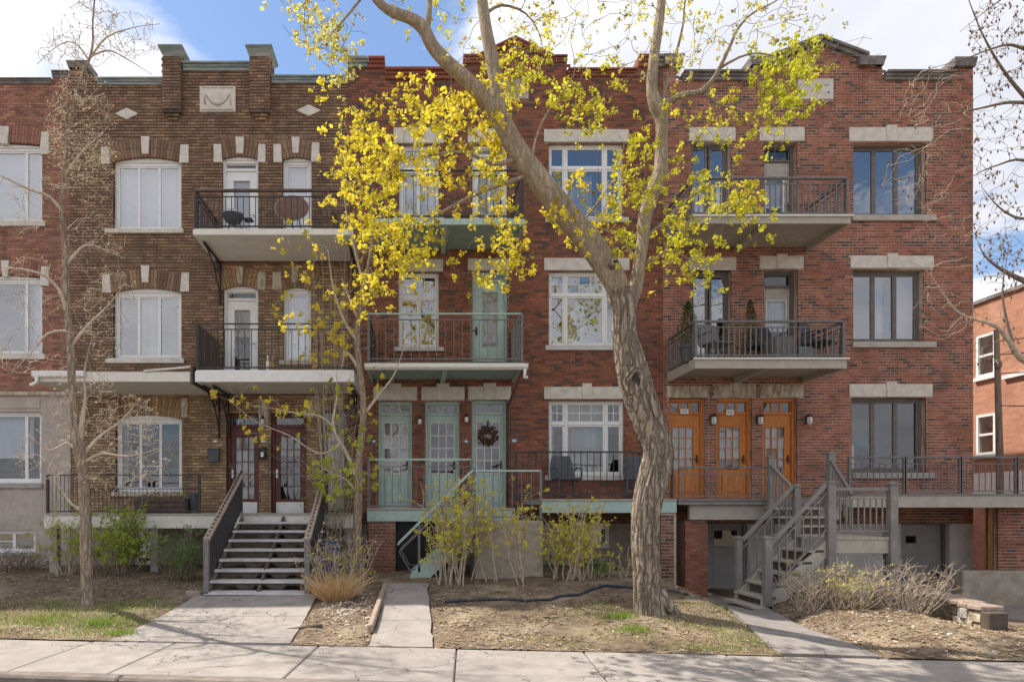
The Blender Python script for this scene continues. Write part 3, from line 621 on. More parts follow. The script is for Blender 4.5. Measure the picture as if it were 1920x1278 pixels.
def coping(house, px0, px1, py0, py1, mat, over=.05, y1=.36, flare=0):
    x0, x1, z0, z1 = X(px0), X(px1), Z(py1), Z(py0); m = MB()
    if flare:
        zz = [(z0, 0), (z0 + (z1 - z0) * .35, flare * .25), (z0 + (z1 - z0) * .8, flare * .9), (z0 + (z1 - z0) * .82, flare), (z1, flare)]
        for (a, fa), (b, fb) in zip(zz, zz[1:]):
            A = [(x0 - fa, -over - fa, a), (x1 + fa, -over - fa, a), (x1 + fa, y1 + fa, a), (x0 - fa, y1 + fa, a)]; B = [(x0 - fb, -over - fb, b), (x1 + fb, -over - fb, b), (x1 + fb, y1 + fb, b), (x0 - fb, y1 + fb, b)]
            m.add(A + B, [(0, 1, 5, 4), (1, 2, 6, 5), (2, 3, 7, 6), (3, 0, 4, 7)])
        m.face([(x0 - flare, -over - flare, z1), (x1 + flare, -over - flare, z1), (x1 + flare, y1 + flare, z1), (x0 - flare, y1 + flare, z1)])
    else:                                           # sheet metal with a rolled drip edge
        h = z1 - z0; m.box(x0, x1, -over * .5, y1, z0, z0 + h * .4); m.box(x0, x1, -over * .8, y1, z0 + h * .4, z0 + h * .72); m.box(x0, x1, -over * 1.3, y1, z0 + h * .72, z1)
    return m.build('coping', mat, house, bevel=.006)
def raking(house, pts, th, mat, over=.07, y1=.36):
    m = MB()
    for (a, b) in zip(pts, pts[1:]):
        (xa, za), (xb, zb) = (X(a[0]), Z(a[1])), (X(b[0]), Z(b[1]))
        m.prism([(xa, za - th), (xb, zb - th), (xb, zb - th * .4), (xa, za - th * .4)], -over * .6, y1); m.prism([(xa, za - th * .4), (xb, zb - th * .4), (xb, zb), (xa, za)], -over, y1)
    return m.build('gable_coping', mat, house, bevel=.004)
def arch_bricks(m, x0, x1, zs, rise, hgt, pal, gaps, y0=-.004, seed=3):
    """soldier bricks fanning over a segmental head, leaving out the stones in gaps [(x0, x1)]"""
    r = random.Random(seed); w = x1 - x0; Rr = (w * w / 4 + rise * rise) / (2 * rise); cx = (x0 + x1) / 2; cz = zs + rise - Rr
    A = math.asin(min(1, w / 2 / Rr)) * 1.10; n = max(5, int(2 * A * Rr / .066))
    for k in range(n):
        a0 = -A + 2 * A * k / n; a1 = -A + 2 * A * (k + 1) / n - .010 / Rr; c = cx + (Rr + hgt / 2) * math.sin((a0 + a1) / 2)
        if any(g0 < c < g1 for g0, g1 in gaps): continue
        q = lambda rr, a: (cx + rr * math.sin(a), cz + rr * math.cos(a)); m.tint = vary(r.choice(pal), .15); yo = r.uniform(-.003, .003)
        for ra, rb in ((Rr + .004, Rr + hgt * .49), (Rr + hgt * .51, Rr + hgt)): m.prism([q(ra, a0), q(ra, a1), q(rb, a1), q(rb, a0)], y0 + yo, .06)
def springers(house, specs, mat='limestone'):
    """keystone and skewback blocks: (px0, py0, px1, py1, flare px)"""
    for a, b, c, d, f, side in specs:
        n = 'keystone' if side == 0 else 'springer'
        pl = {0: [(a + f, d), (c - f, d), (c, b), (a, b)], -1: [(a, d), (c + f, d), (c, b), (a, b)], 1: [(a - f, d), (c, d), (c, b), (a, b)]}[side]
        stone(house, n, poly(pl), mat, -.024 - (.012 if side == 0 else 0))
RED = [(.31, .118, .074), (.35, .14, .088), (.28, .102, .065), (.37, .155, .10), (.32, .125, .078), (.26, .10, .068), (.34, .13, .08), (.29, .11, .072), (.11, .075, .068), (.17, .09, .068)]
REDC = [(.26, .098, .057), (.30, .115, .066), (.23, .083, .05), (.21, .08, .05), (.28, .105, .06), (.25, .09, .055), (.14, .068, .05), (.11, .068, .055)]
BROWN = [(.25, .152, .09), (.28, .17, .10), (.215, .125, .075), (.30, .185, .11), (.185, .107, .066), (.23, .138, .083)]
ORANGE = [(.35, .165, .11), (.31, .145, .10), (.38, .19, .125), (.28, .13, .09), (.22, .11, .085)]
# ---- far-left house
rA = [rc(-70, 266, 79, 415), rc(-70, 514, 79, 664)]
hA, wA, bA, pA = shell('row_house', 'orange brick house cut by the left edge, grey stucco ground floor', -560, 130, [(-560, 150), (98, 150), (98, 137), (130, 137)], rA, 'brick', 'mortar_orange', ORANGE, Z(737), 11,
    excl=[rc(-2, 238, 18, 272), rc(78, 248, 93, 290), rc(3, 489, 18, 522), rc(78, 500, 93, 536), rc(-70, 240, 80, 273), rc(-70, 491, 80, 521)], keep=200)
bA.tint = None
arch_bricks(bA, X(-70), X(79), Z(272), .06, .36, ORANGE, [(X(-2), X(18))], seed=5); arch_bricks(bA, X(-70), X(79), Z(520), .06, .34, ORANGE, [(X(3), X(18))], seed=6)
bA.build('brick', 'brick', wA, kind='stuff')
springers(hA, [(-1, 238, 18, 271, 3, 0), (78, 248, 92, 290, 3, 1), (3, 489, 18, 520, 3, 0), (78, 500, 92, 536, 3, 1)])
coping(hA, -560, 98, 148, 158, 'coping_grey'); coping(hA, 98, 130, 134, 146, 'coping_grey')
DBL = [(0, .785, 0, 1, 1, 1), (.785, 1, 0, 1, 1, 1)]
for (x0, x1, z0, z1), py in zip(rA, (415, 664)):
    window(hA, x0, x1, z0, z1 - .09, DBL, fw=.06, arch=.05, curt=[(.02, .98, 0, 1)] if py < 500 else [(.0, .2, 0, 1), (.80, .98, 0, 1)], cmat='blind', sill=(X(-80), X(86), Z(py + 10), Z(py)))
ga = rc(-60, 772, 79, 905)
m = backing([ga, rc(-40, 993, 68, 1036)], X(-560), X(133), -.4, [(X(-560), Z(737)), (X(133), Z(737))], -.03); m.face([(X(133), -.03, -.4), (X(133), .3, -.4), (X(133), .3, Z(737)), (X(133), -.03, Z(737))])
m.build('stucco_wall', 'stucco', hA)
bx(X(-560), X(133), -.09, .1, Z(742), Z(735)).build('ledge', 'limestone_worn', hA, bevel=.01)
lintel(hA, X(-60), X(77), Z(766), Z(745), 'stucco', y0=-.05, yw=.05)
wa = window(hA, *ga, DBL, fw=.06, y=.06, curt=[(.0, .80, .36, 1)], cmat='blind', sill=(X(-70), X(82), Z(915), Z(906)), smat='concrete', yw=-.03, gmat='glass_plain')
window(hA, *rc(-40, 993, 68, 1036), [(0, .60, 0, 1, 2, 2), (.60, 1, 0, 1, 1, 1)], fw=.05, y=.04, sill=(X(-44), X(72), Z(1042), Z(1036)), smat='concrete', yw=-.03)
# ---- brown brick house
rB = [rc(212, 291, 340, 430), rc(416, 289, 484, 432), rc(529, 291, 584, 432), rc(212, 536, 340, 672), rc(418, 531, 484, 697), rc(530, 534, 583, 676), rc(216, 774, 341, 922), rc(424, 774, 486, 964), rc(508, 774, 574, 964), rc(600, 766, 655, 960)]
rB[1] = lo(rB[1], 7.12); rB[2] = lo(rB[2], 7.3); rB[4] = lo(rB[4], 4.37)
TOPB = [(130, 124), (165, 124), (165, 126), (182, 155), (308, 155), (308, 106), (342, 106), (342, 126), (470, 126), (470, 106), (508, 106), (508, 150), (652, 150)]
exB = [rc(375, 163, 443, 212), rc(190, 257, 354, 301), rc(400, 257, 599, 297), rc(191, 498, 355, 546), rc(403, 498, 600, 540), rc(200, 742, 356, 784), rc(404, 742, 600, 775)]
hB, wB, bB, pB = shell('row_house', 'brown brick house with white window frames and two cap-topped parapet piers', 130, 652, TOPB, rB, 'brick_brown', 'mortar_dark', BROWN, 1.25, 22, excl=exB, gh=.017, gv=.007, my=.016, course=.066, blen=.165, dep=.04, tintf=lambda x, z: (1.42, 1.58, 1.5) if z < 4.1 or (z < 6.85 and x > -4.25) else (.97, .98, .98))
OCH = [(c[0] * 1.4, c[1] * 1.55, c[2] * 1.45) for c in BROWN]
for (a, b, zs) in ((212, 340, 302), (416, 484, 297), (529, 584, 299), (212, 340, 547), (418, 484, 541), (530, 583, 543), (216, 341, 785)):
    arch_bricks(bB, X(a), X(b), Z(zs) - .02, .10 if b - a > 100 else .07, .40, OCH if zs > 700 or (zs > 500 and a > 400) else BROWN, [], y0=-.006, seed=a)
# the brick left around the fans, course by course, up to the stones
for (a, b, t, bt, l0, l1) in ((190, 354, 257, 291, 205, 338), (400, 599, 257, 289, 399, 400), (191, 355, 498, 536, 206, 340), (403, 600, 498, 531, 402, 403), (200, 356, 742, 774, 205, 206), (404, 600, 742, 774, 403, 404)):
    z = Z(bt); r2 = random.Random(a + t)
    while z < Z(t) - .03:
        x = X(a) - r2.uniform(0, .15)
        while x < X(b):
            c_ = 1.45 if z < 4.1 or (z < 6.85 and x > -4.25) else 1; bB.tint = tuple(q * c_ for q in vary(r2.choice(BROWN), .15)); xa, xb = max(x, X(a)), min(x + .158, X(b))
            if xb - xa > .02: bB.box(xa, xb, .003, .04, z, z + .049, back=False)
            x += .165
        z += .066
for a, b, t, bt in ((190, 212, 291, 301), (340, 354, 291, 301), (400, 416, 289, 297), (484, 529, 289, 297), (584, 599, 289, 297), (191, 212, 536, 546), (340, 355, 536, 546), (403, 418, 531, 540), (484, 530, 531, 540), (583, 600, 531, 540), (200, 216, 774, 784), (341, 356, 774, 784)):
    bB.tint = vary(BROWN[2] if t < 500 else OCH[2], .1); bB.box(X(a), X(b), .003, .04, Z(bt), Z(t) - .012, back=False)
bB.tint = None
for a, b in ((308, 342), (470, 508)):                # projecting piers between the parapet sections, corbelled out at the foot
    z = Z(226); j = 0; r2 = random.Random(a)
    while z < Z(112):
        o = min(.11, .03 + .028 * j); x = X(a) - .002 + (.10 - .05 * min(j, 2)); xe = X(b) - (.10 - .05 * min(j, 2))
        k = 0
        while x < xe - .02:
            bB.tint = vary(r2.choice(BROWN), .15); L_ = .165 if (k or j % 2) else .08; bB.box(x, min(x + L_ - .006, xe), -o + r2.uniform(-.003, .003), .02, z, z + .049, back=False); x += L_; k += 1
        z += .066; j += 1
    bx(X(a) + .006, X(b) - .006, -.094, .3, Z(215), Z(112)).build('pier_core', 'mortar_dark', hB)
bB.build('brick', 'brick_brown', wB, kind='stuff')
springers(hB, [(265, 257, 281, 290, 2, 0), (190, 276, 204, 308, 3, -1), (339, 272, 354, 306, 3, 1), (442, 258, 458, 289, 2, 0), (401, 271, 415, 305, 2, -1), (485, 271, 498, 305, 2, 1), (547, 258, 562, 288, 2, 0), (513, 271, 527, 305, 2, -1), (585, 268, 599, 304, 2, 1),
    (265, 498, 281, 530, 2, 0), (192, 514, 206, 549, 3, -1), (341, 512, 355, 547, 3, 1)])
springers(hB, [(443, 500, 457, 532, 2, 0), (484, 510, 499, 544, 2, 1), (511, 510, 527, 544, 2, -1), (546, 500, 560, 530, 2, 0), (270, 748, 278, 766, 1, 0), (341, 746, 352, 782, 2, 1), (484, 748, 506, 800, 2, 0), (574, 742, 598, 782, 2, 1)], 'limestone_worn')
# carved panel and diamonds
pn = stone(hB, 'carved_panel', poly([(375, 211), (442, 211), (442, 163), (375, 163)]), 'limestone', -.03)
def garland():
    m = MB(); n = 26
    pts = [(386 + 46 * k / n, 178 + 20 * (1 - (2 * k / n - 1) ** 2)) for k in range(n + 1)]
    m.tube([(X(a), -.032, Z(b)) for a, b in pts], [.010 + .020 * (1 - abs(2 * k / n - 1)) for k in range(n + 1)], 7)
    for s in (-1, 1):
        x = 409 + s * 24; m.tube([(X(x), -.032, Z(180)), (X(x), -.034, Z(196))], [.006, .016], 6); m.tube([(X(x), -.034, Z(196)), (X(x + 2), -.032, Z(199))], [.016, .004], 6)
    m.box(X(379), X(438), -.040, -.028, Z(208), Z(207)); m.box(X(379), X(438), -.040, -.028, Z(167), Z(166))
    m.build('carving', 'limestone_worn', pn, smooth=True)
garland()
for c, r_ in (((238, 214), 22), ((579, 208), 23)): stone(hB, 'diamond_stone', poly([(c[0], c[1] + 11), (c[0] + r_, c[1]), (c[0], c[1] - 11), (c[0] - r_, c[1])]), 'limestone', -.026)
coping(hB, 130, 165, 118, 130, 'coping_grey', .06, flare=.03); coping(hB, 182, 307, 147, 160, 'coping_green'); coping(hB, 343, 469, 119, 134, 'coping_green', .07); coping(hB, 509, 651, 143, 157, 'coping_green')
for a, b in ((308, 342), (470, 508)): coping(hB, a + 2, b - 2, 96, 113, 'coping_green', .12, flare=.09)
raking(hB, [(165, 121), (182, 148)], .09, 'coping_grey')
WS = (('limestone', 198, 345, 430, 438), ('limestone', 200, 346, 672, 681), ('limestone_worn', 210, 346, 922, 930))
for (x0, x1, z0, z1), (sm_, s0, s1, p0, p1), cm, ct in zip((rB[0], rB[3], rB[6]), WS, ('blind', 'curtain', 'curtain_tan'), ([(.03, .97, .10, 1)], [(.30, .42, 0, 1), (.44, .62, 0, 1)], [(.0, .12, 0, 1)])):
    window(hB, x0, x1, z0, z1 - .125, TRI, fw=.07, arch=.09, curt=ct, cmat=cm, sill=(X(s0), X(s1), Z(p1), Z(p0)), smat=sm_, sash=.03, gmat='glass_plain' if cm == 'curtain_tan' else 'glass')
for i, ct, cm in ((2, [(.0, 1, 0, 1)], 'blind'), (5, [(.05, .95, .0, 1)], 'blind')):
    x0, x1, z0, z1 = rB[i]; window(hB, x0, x1, z0, z1 - .10, [(0, 1, 0, 1, 1, 1)], fw=.07, arch=.06, curt=ct, cmat=cm, sill=None if i == 2 else (X(524), X(590), Z(684), Z(676)), smat='limestone_worn')
for i in (1, 4):
    x0, x1, z0, z1 = rB[i]; d = door(hB, x0, x1, z0, z1 - .10, 'white_paint', 'white_paint', transom=.11 if i == 1 else .14, tn=1, glass=(.22, .80, .06, .90), grid=(1, 1), curt=('blind', 0) if i == 1 else ('curtain_tan', .6), hx=.92, handle='steel')
    n = 10; MB().prism([(x0, z1 - .10), (x1, z1 - .10)] + [(x1 + (x0 - x1) * k / n, z1 - .08 + .08 * (1 - (2 * k / n - 1) ** 2)) for k in range(n + 1)], .06, .18).build('arched_head', 'white_paint', d)
for i, ct in ((7, ('curtain', 0)), (8, ('curtain_tan', .7))):
    x0, x1, z0, z1 = rB[i]; door(hB, x0, x1, z0, z1, 'oxblood', 'oxblood', transom=.19, tn=1, glass=(.15, .88, .17, .90), grid=(3, 5), y=.16, curt=ct, kick=('white_paint', .27), hx=.06, handle='steel')
x0, x1, z0, z1 = rB[9]; door(hB, x0, x1, z0, z1, 'frame_taupe', 'frame_taupe', transom=.3, tn=1, glass=(.12, .9, .04, .95), grid=(1, 2), y=.14, curt=('blind', .0), hx=.93)
# foundation below the deck, with one cellar window
rfB = [rc(250, 990, 296, 1058)]
backing(rfB, X(133), X(652), -.4, [(X(133), 1.247), (X(652), 1.247)], .012).build('foundation', 'concrete_mossy', hB)
window(hB, *rfB[0], [(0, 1, 0, 1, 1, 1)], fw=.045, y=.05, sill=(X(246), X(300), Z(1064), Z(1058)), smat='concrete')
# ---- middle house
rC = [rc(748, 270, 823, 406), rc(886, 270, 951, 412), rc(1029, 268, 1169, 409), rc(747, 510, 823, 651), rc(886, 508, 952, 674), rc(1029, 508, 1169, 648), rc(709, 752, 773, 954), rc(797, 752, 862, 954), rc(885, 750, 950, 954), rc(1029, 750, 1171, 891)]
rC[1] = lo(rC[1], 7.3); rC[4] = lo(rC[4], 4.53)
TOPC = [(652, 121), (722, 121), (722, 142), (868, 142), (868, 120), (898, 113), (965, 82), (1034, 113), (1063, 116), (1063, 142), (1195, 142), (1195, 119), (1244, 119)]
LC = [(738, 240, 832, 269, 'limestone'), (877, 242, 951, 268, 'limestone'), (1020, 243, 1179, 267, 'limestone'), (745, 486, 831, 509, 'limestone'), (877, 485, 956, 507, 'limestone'), (1020, 484, 1180, 507, 'limestone'), (700, 725, 782, 750, 'limestone'), (790, 725, 871, 750, 'limestone'), (878, 724, 958, 749, 'limestone'), (1020, 725, 1180, 748, 'limestone')]
hC, wC, bC, pC = shell('row_house', 'red brick house with mint green doors, balconies and porch trim', 652, 1244, TOPC, rC, 'brick', 'mortar_red', REDC, 1.3, 33, excl=[rc(*q[:4]) for q in LC] + [rc(938, 149, 992, 187)], gh=.010)
bC.build('brick', 'brick', wC, kind='stuff')
for i, q in enumerate(LC):
    a, b, c, d, mt = q; mid = (a + c) / 2
    key = (X(mid - 12), X(mid + 12), .07, .025) if i in (6, 7, 8) else ((X(mid - 9), X(mid + 9), .07, .0) if i in (9,) else None)
    lintel(hC, X(a), X(c), Z(d), Z(b), mt, key)
stone(hC, 'plaque', poly([(939, 186), (991, 186), (991, 150), (939, 150)]), 'limestone_worn', -.02)
coping(hC, 652, 690, 112, 128, 'coping_green', .1); coping(hC, 691, 722, 112, 129, 'coping_red', .1); coping(hC, 723, 867, 132, 150, 'coping_red', .1)
coping(hC, 868, 898, 106, 120, 'coping_red', .07); coping(hC, 1036, 1063, 107, 118, 'coping_red', .07); coping(hC, 1064, 1194, 132, 145, 'coping_red', .08); coping(hC, 1195, 1216, 108, 127, 'coping_red', .1); coping(hC, 1217, 1244, 108, 127, 'coping_grey', .1)
raking(hC, [(898, 103), (965, 70), (1036, 104)], .12, 'coping_red')
COT = [(0, .20, .72, 1, 2, 2), (.23, .77, .72, 1, 3, 2), (.80, 1, .72, 1, 2, 2), (0, .20, 0, .69, 1, 1), (.23, .77, 0, .69, 1, 1), (.80, 1, 0, .69, 1, 1)]
COT3 = [(0, .20, .72, 1, 1, 1), (.23, .77, .72, 1, 1, 1), (.80, 1, .72, 1, 1, 1), (0, .20, 0, .69, 1, 1), (.23, .77, 0, .69, 1, 1), (.80, 1, 0, .69, 1, 1)]
CAS = [(0, 1, .70, 1, 3, 2), (0, .49, 0, .67, 1, 1), (.51, 1, 0, .67, 1, 1)]
for i, ct in ((2, [(.24, .62, .0, .66)]), (5, [(.30, .52, .0, .68)]), (9, [(.24, .76, .0, 1), (.05, .10, 0, 1)])):
    x0, x1, z0, z1 = rC[i]; a, b = (1020, 1180)
    py = {2: 409, 5: 648, 9: 891}[i]
    window(hC, x0, x1, z0, z1, COT3 if i == 2 else COT, fw=.05, curt=ct, sill=(X(a + 2), X(b - 2), Z(py + 9), Z(py)), smat='concrete_pale', gmat='glass_plain' if i == 9 else 'glass')
for i, py, ct in ((0, 406, [(.1, .35, 0, .7), (.6, .9, 0, .7)]), (3, 651, [(.05, .22, 0, .66)])):
    window(hC, *rC[i], CAS, fw=.05, curt=ct, sill=(X(738), X(832), Z(py + 8), Z(py)), smat='concrete_pale')
door(hC, *rC[1], 'white_paint', 'white_paint', transom=.12, tn=1, glass=(.12, .88, .08, .93), grid=(2, 1), curt=('curtain', .0))
door(hC, *rC[4], 'mint_paint', 'mint_paint', transom=.10, tn=1, glass=(.24, .80, .30, .90), grid=(1, 1), curt=('curtain_tan', .1), hx=.06)
MD = [door(hC, *rC[6], 'mint_paint', 'mint_paint', gm='cream_paint', transom=.20, tn=3, fw=.05, glass=(.09, .92, .37, .93), grid=(3, 4), curt=('curtain', .0), panels=3),
      door(hC, *rC[7], 'mint_paint', 'mint_paint', gm='cream_paint', transom=.20, tn=3, fw=.05, glass=(.09, .92, .37, .93), grid=(3, 4), panels=3),
      door(hC, *rC[8], 'mint_paint', 'mint_paint', gm='cream_paint', transom=.20, tn=3, fw=.05, glass=(.07, .88, .37, .93), grid=(3, 4), panels=3, handle='plastic_black')]
rfC = [rc(1104, 983, 1143, 1027)]
backing(rfC, X(652), X(1244), -.4, [(X(652), 1.297), (X(1244), 1.297)], .012).build('foundation', 'concrete_mossy', hC)
window(hC, *rfC[0], [(0, 1, 0, 1, 2, 1)], fw=.05, y=.03, fm='cream_paint', curt=[(0, 1, 0, .5)])
# ---- right house
rD = [rc(1296, 266, 1370, 407), rc(1433, 266, 1495, 402), rc(1600, 268, 1736, 404), rc(1297, 507, 1371, 660), rc(1433, 505, 1496, 665), rc(1600, 505, 1732, 641), rc(1254, 746, 1322, 934), rc(1343, 746, 1410, 934), rc(1430, 746, 1494, 934), rc(1597, 745, 1736, 886)]
rD[0] = lo(rD[0], 7.36); rD[1] = lo(rD[1], 7.36); rD[3] = lo(rD[3], 4.6); rD[4] = lo(rD[4], 4.6)
TOPD = [(1244, 119), (1268, 119), (1268, 150), (1405, 150), (1405, 128), (1448, 122), (1533, 84), (1622, 116), (1655, 128), (1655, 150), (1785, 150), (1785, 126), (1825, 120)]
LD = [(1292, 240, 1379, 265), (1424, 240, 1508, 265), (1592, 240, 1749, 266), (1292, 482, 1380, 507), (1424, 481, 1506, 504), (1594, 480, 1750, 503), (1250, 723, 1330, 746), (1338, 722, 1417, 745), (1425, 721, 1506, 745), (1592, 720, 1748, 744)]
hD, wD, bD, pD = shell('row_house', 'red brick house with orange doors, dark window frames and gabled parapet', 1244, 1825, TOPD, rD, 'brick', 'mortar_light', RED, 1.3, 44, excl=[rc(*q) for q in LD] + [rc(1495, 149, 1563, 188)], gh=.014, gv=.012, my=.005)
bD.build('brick', 'brick', wD, kind='stuff')
for i, (a, b, c, d) in enumerate(LD):
    mid = (a + c) / 2; lintel(hD, X(a), X(c), Z(d), Z(b), 'limestone_worn' if i in (6, 7, 8) else 'limestone', (X(mid - 10), X(mid + 10), .045, .012) if i in (2, 4, 5, 9, 7) else None)
pl = stone(hD, 'plaque', poly([(1496, 187), (1562, 187), (1562, 150), (1496, 150)]), 'limestone', -.02)
m = MB()
for a, b, c, d in ((1545, 160, 1548, 161.5), (1549, 160.2, 1551, 161.5), (1552, 160, 1553.5, 161.4), (1551, 173, 1552.2, 176), (1553.4, 173, 1554.4, 176), (1551, 174.3, 1554.4, 174.9)): m.box(X(a), X(c), -.024, -.018, Z(d), Z(b))
m.build('carving', 'ink', pl)
coping(hD, 1244, 1277, 108, 127, 'coping_grey', .1, flare=.03); coping(hD, 1279, 1404, 137, 152, 'coping_grey', .1); coping(hD, 1405, 1450, 112, 127, 'coping_grey', .1, flare=.03); coping(hD, 1608, 1652, 112, 127, 'coping_grey', .1, flare=.03)
coping(hD, 1658, 1784, 137, 152, 'coping_grey', .1); coping(hD, 1786, 1825, 112, 128, 'coping_grey', .08, flare=.02)
raking(hD, [(1440, 108), (1533, 70), (1624, 104)], .15, 'coping_grey', .12)
for i, ct, cm in ((2, [], 'curtain'), (5, [(.40, .58, .05, 1), (.72, .98, .1, 1)], 'curtain'), (9, [(.0, .15, .0, .38)], 'paper')):
    py = {2: 404, 5: 641, 9: 886}[i]; x0, x1, z0, z1 = rD[i]
    window(hD, x0, x1, z0, z1, TRI, 'frame_taupe', fw=.055, y=.13, curt=ct, cmat=cm, sill=(X(1597), X(1753), Z(py + 11), Z(py)), smat='taupe_paint' if i < 9 else 'concrete', sash=.045, gmat='glass_plain' if i == 9 else 'glass')
for i in (0, 3): window(hD, *rD[i], [(0, .48, 0, 1, 1, 1), (.52, 1, 0, 1, 1, 1)], 'frame_taupe', fw=.05, y=.13, curt=[(0, 1, 0, .55)] if i == 0 else [], cmat='blind', sash=.05)
for i in (1, 4): door(hD, *rD[i], 'frame_taupe', 'taupe_paint', transom=.24, tn=1, glass=(.12, .88, .12, .86) if i == 4 else (.1, .8, .12, .80), grid=(1, 2), y=.2, curt=('blind', .5), hx=.92, gm='white_paint')
for i in (6, 7, 8): door(hD, *rD[i], 'orange_wood', 'orange_wood', transom=.24, tn=3, glass=(.08, .80, .34, .86), grid=(3, 4), y=.12, curt=('curtain', .0 if i != 7 else .25), panels=1, hx=.90, tmun=.06)
rfD = [rc(1327, 978, 1402, 1108), rc(1690, 978, 1781, 1150)]
backing(rfD, X(1244), X(1825), -.7, [(X(1244), 1.297), (X(1825), 1.297)], .012).build('foundation', 'concrete_pale', hD)
door(hD, *rfD[0], 'door_grey', 'door_grey', glass=(.14, .86, .66, .92), grid=(1, 1), y=.10, hx=.9)
door(hD, *rfD[1], 'frame_taupe', 'door_grey', glass=(.15, .44, .78, .88), grid=(1, 1), y=.16, hx=.92)
# ------------------------------------------------------------------ balconies (parts of their houses)
YF = -1.37
def balcony(house, px0, px1, ptop, pbot, fascia, soffit, joists=0, edge=None, lip=.02, inset=.07, label=None):
    x0, x1, zt, zb = X(px0, YF), X(px1, YF), Z(ptop, YF), Z(pbot, YF)
    b = MB().box(x0 + .01, x1 - .01, YF + .01, -.002, zt - .05, zt).build('balcony', edge or fascia, house, bevel=.006)
    if label: b['label'] = label
    m = MB(); w = .05
    m.box(x0, x1, YF - lip, YF - lip + w, zb, zt - .035); m.box(x0, x0 + w, YF - lip + w, -.004, zb, zt - .035); m.box(x1 - w, x1, YF - lip + w, -.004, zb, zt - .035)
    m.build('fascia', fascia, b, bevel=.006)
    n = 14
    for k in range(n):                                # boarded soffit
        ya, yb_ = YF + .03 + (-.03 - YF - .03) * k / n, YF + .03 + (-.03 - YF - .03) * (k + 1) / n
        if k == 0: sb = MB()
        sb.box(x0 + w, x1 - w, ya + .003, yb_, zb + inset, zb + inset + .015)
    sb.build('soffit', soffit, b)
    for k in range(joists):
        xc = x0 + (x1 - x0) * (k + 1) / (joists + 1); MB().prismx([(YF + .04, zb + .01), (-.006, zb - .03), (-.006, zb + inset), (YF + .04, zb + inset)], xc - .05, xc + .05).build('joist', fascia, b, bevel=.005)
    return b, x0, x1, zt, zb
def bracket(part, x, zt, drop, reach=1.1):
    m = MB(); n = 12
    m.beam((x, -.02, zt), (x, -.02, zt - drop), .035, .03, up=(1, 0, 0)); m.beam((x, -.02, zt - .02), (x, -reach, zt - .02), .035, .03)
    pts = [(x, -reach + (reach - .03) * (1 - (1 - k / n) ** 1.7), zt - .03 - drop * .95 * (k / n) ** 1.6) for k in range(n + 1)]
    m.tube(pts, .018, 6); m.tube([(x, -.34, zt - .02), (x, -.20, zt - .16), (x, -.06, zt - .26), (x, -.03, zt - .40)], .012, 6)
    for k in range(9):
        a = k / 8 * 6.283; 
    m.tube([(x, -.30 + .10 * math.cos(a), zt - .20 + .10 * math.sin(a)) for a in [k * 6.283 / 14 for k in range(15)]], .011, 5)
    m.build('bracket', 'dark_metal', part, smooth=True)
# brown house
b, x0, x1, zt, zb = balcony(hB, 362, 662, 428, 441, 'cream_paint', 'cream_paint', label='upper balcony with cream soffit and dark railing', inset=.012)
railing(b, (x0 + .04, YF + .03), (x1 - .04, YF + .03), zt, Z(354, YF), 'dark_metal', .115, .014, (.07, .045), .05, sub=.14, top_mat='brown_rail')
railing(b, (x0 + .04, YF + .08), (x0 + .04, -.05), zt, Z(354, YF), 'dark_metal', .115, .014, (.06, .045), .05, sub=.14, top_mat='brown_rail')
bracket(b, x0 + .12, zb, .95); bracket(b, x1 - .10, zb, .95)
b, x0, x1, zt, zb = balcony(hB, 366, 664, 693, 716, 'white_paint', 'cream_paint', label='lower balcony with wide white fascia', inset=.012)
railing(b, (x0 + .04, YF + .03), (x1 - .04, YF + .03), zt, Z(605, YF), 'dark_metal', .13, .012, (.03, .025), .05, sub=.12)
railing(b, (x0 + .04, YF + .08), (x0 + .04, -.05), zt, Z(607, YF), 'brown_rail', .075, .05, (.06, .045), .05)
for dx in (.06, .26): bracket(b, x0 + dx, zb, .95)
bracket(b, x1 - .08, zb, .95)
def canopy():
    xa, xb = X(66, YF), X(357, YF); zf, zk = Z(697, YF), Z(697, YF) + .05
    c = MB().prismx([(YF, zf - .19), (-.004, zf - .21), (-.004, zk + .12), (YF, zf)], xa, xb).build('canopy', 'cream_paint', hB, bevel=.006)
    c['label'] = 'cream canopy over the ground floor window with a broken gutter'
    g = MB().prismx([(YF - .09, zf - .02), (YF - .08, zf - .10), (YF - .02, zf - .12), (YF - .003, zf - .12), (YF - .003, zf + .0), (YF - .09, zf + .01)], xa - .03, xa + 1.0); g.build('gutter', 'white_paint', c, bevel=.008)
    MB().tube([(xa + .06, YF - .05, zf - .10), (xa + .06, YF - .05, zf - .2), (xa - .02, YF - .06, zf - .26), (xa - .06, YF - .06, zf - .26)], .035, 8).build('spout', 'white_paint', c, smooth=True)
    bx(xb + .004, xb + .05, YF - .02, -.01, zf - .22, zf + .11).build('end_board', 'stringer_brown', c)
    MB().beam((xb - .9, YF - .01, zf + .015), (xb - .02, YF + .1, zf + .12), .06, .03).build('lifted_flashing', 'cream_paint', c)
canopy()
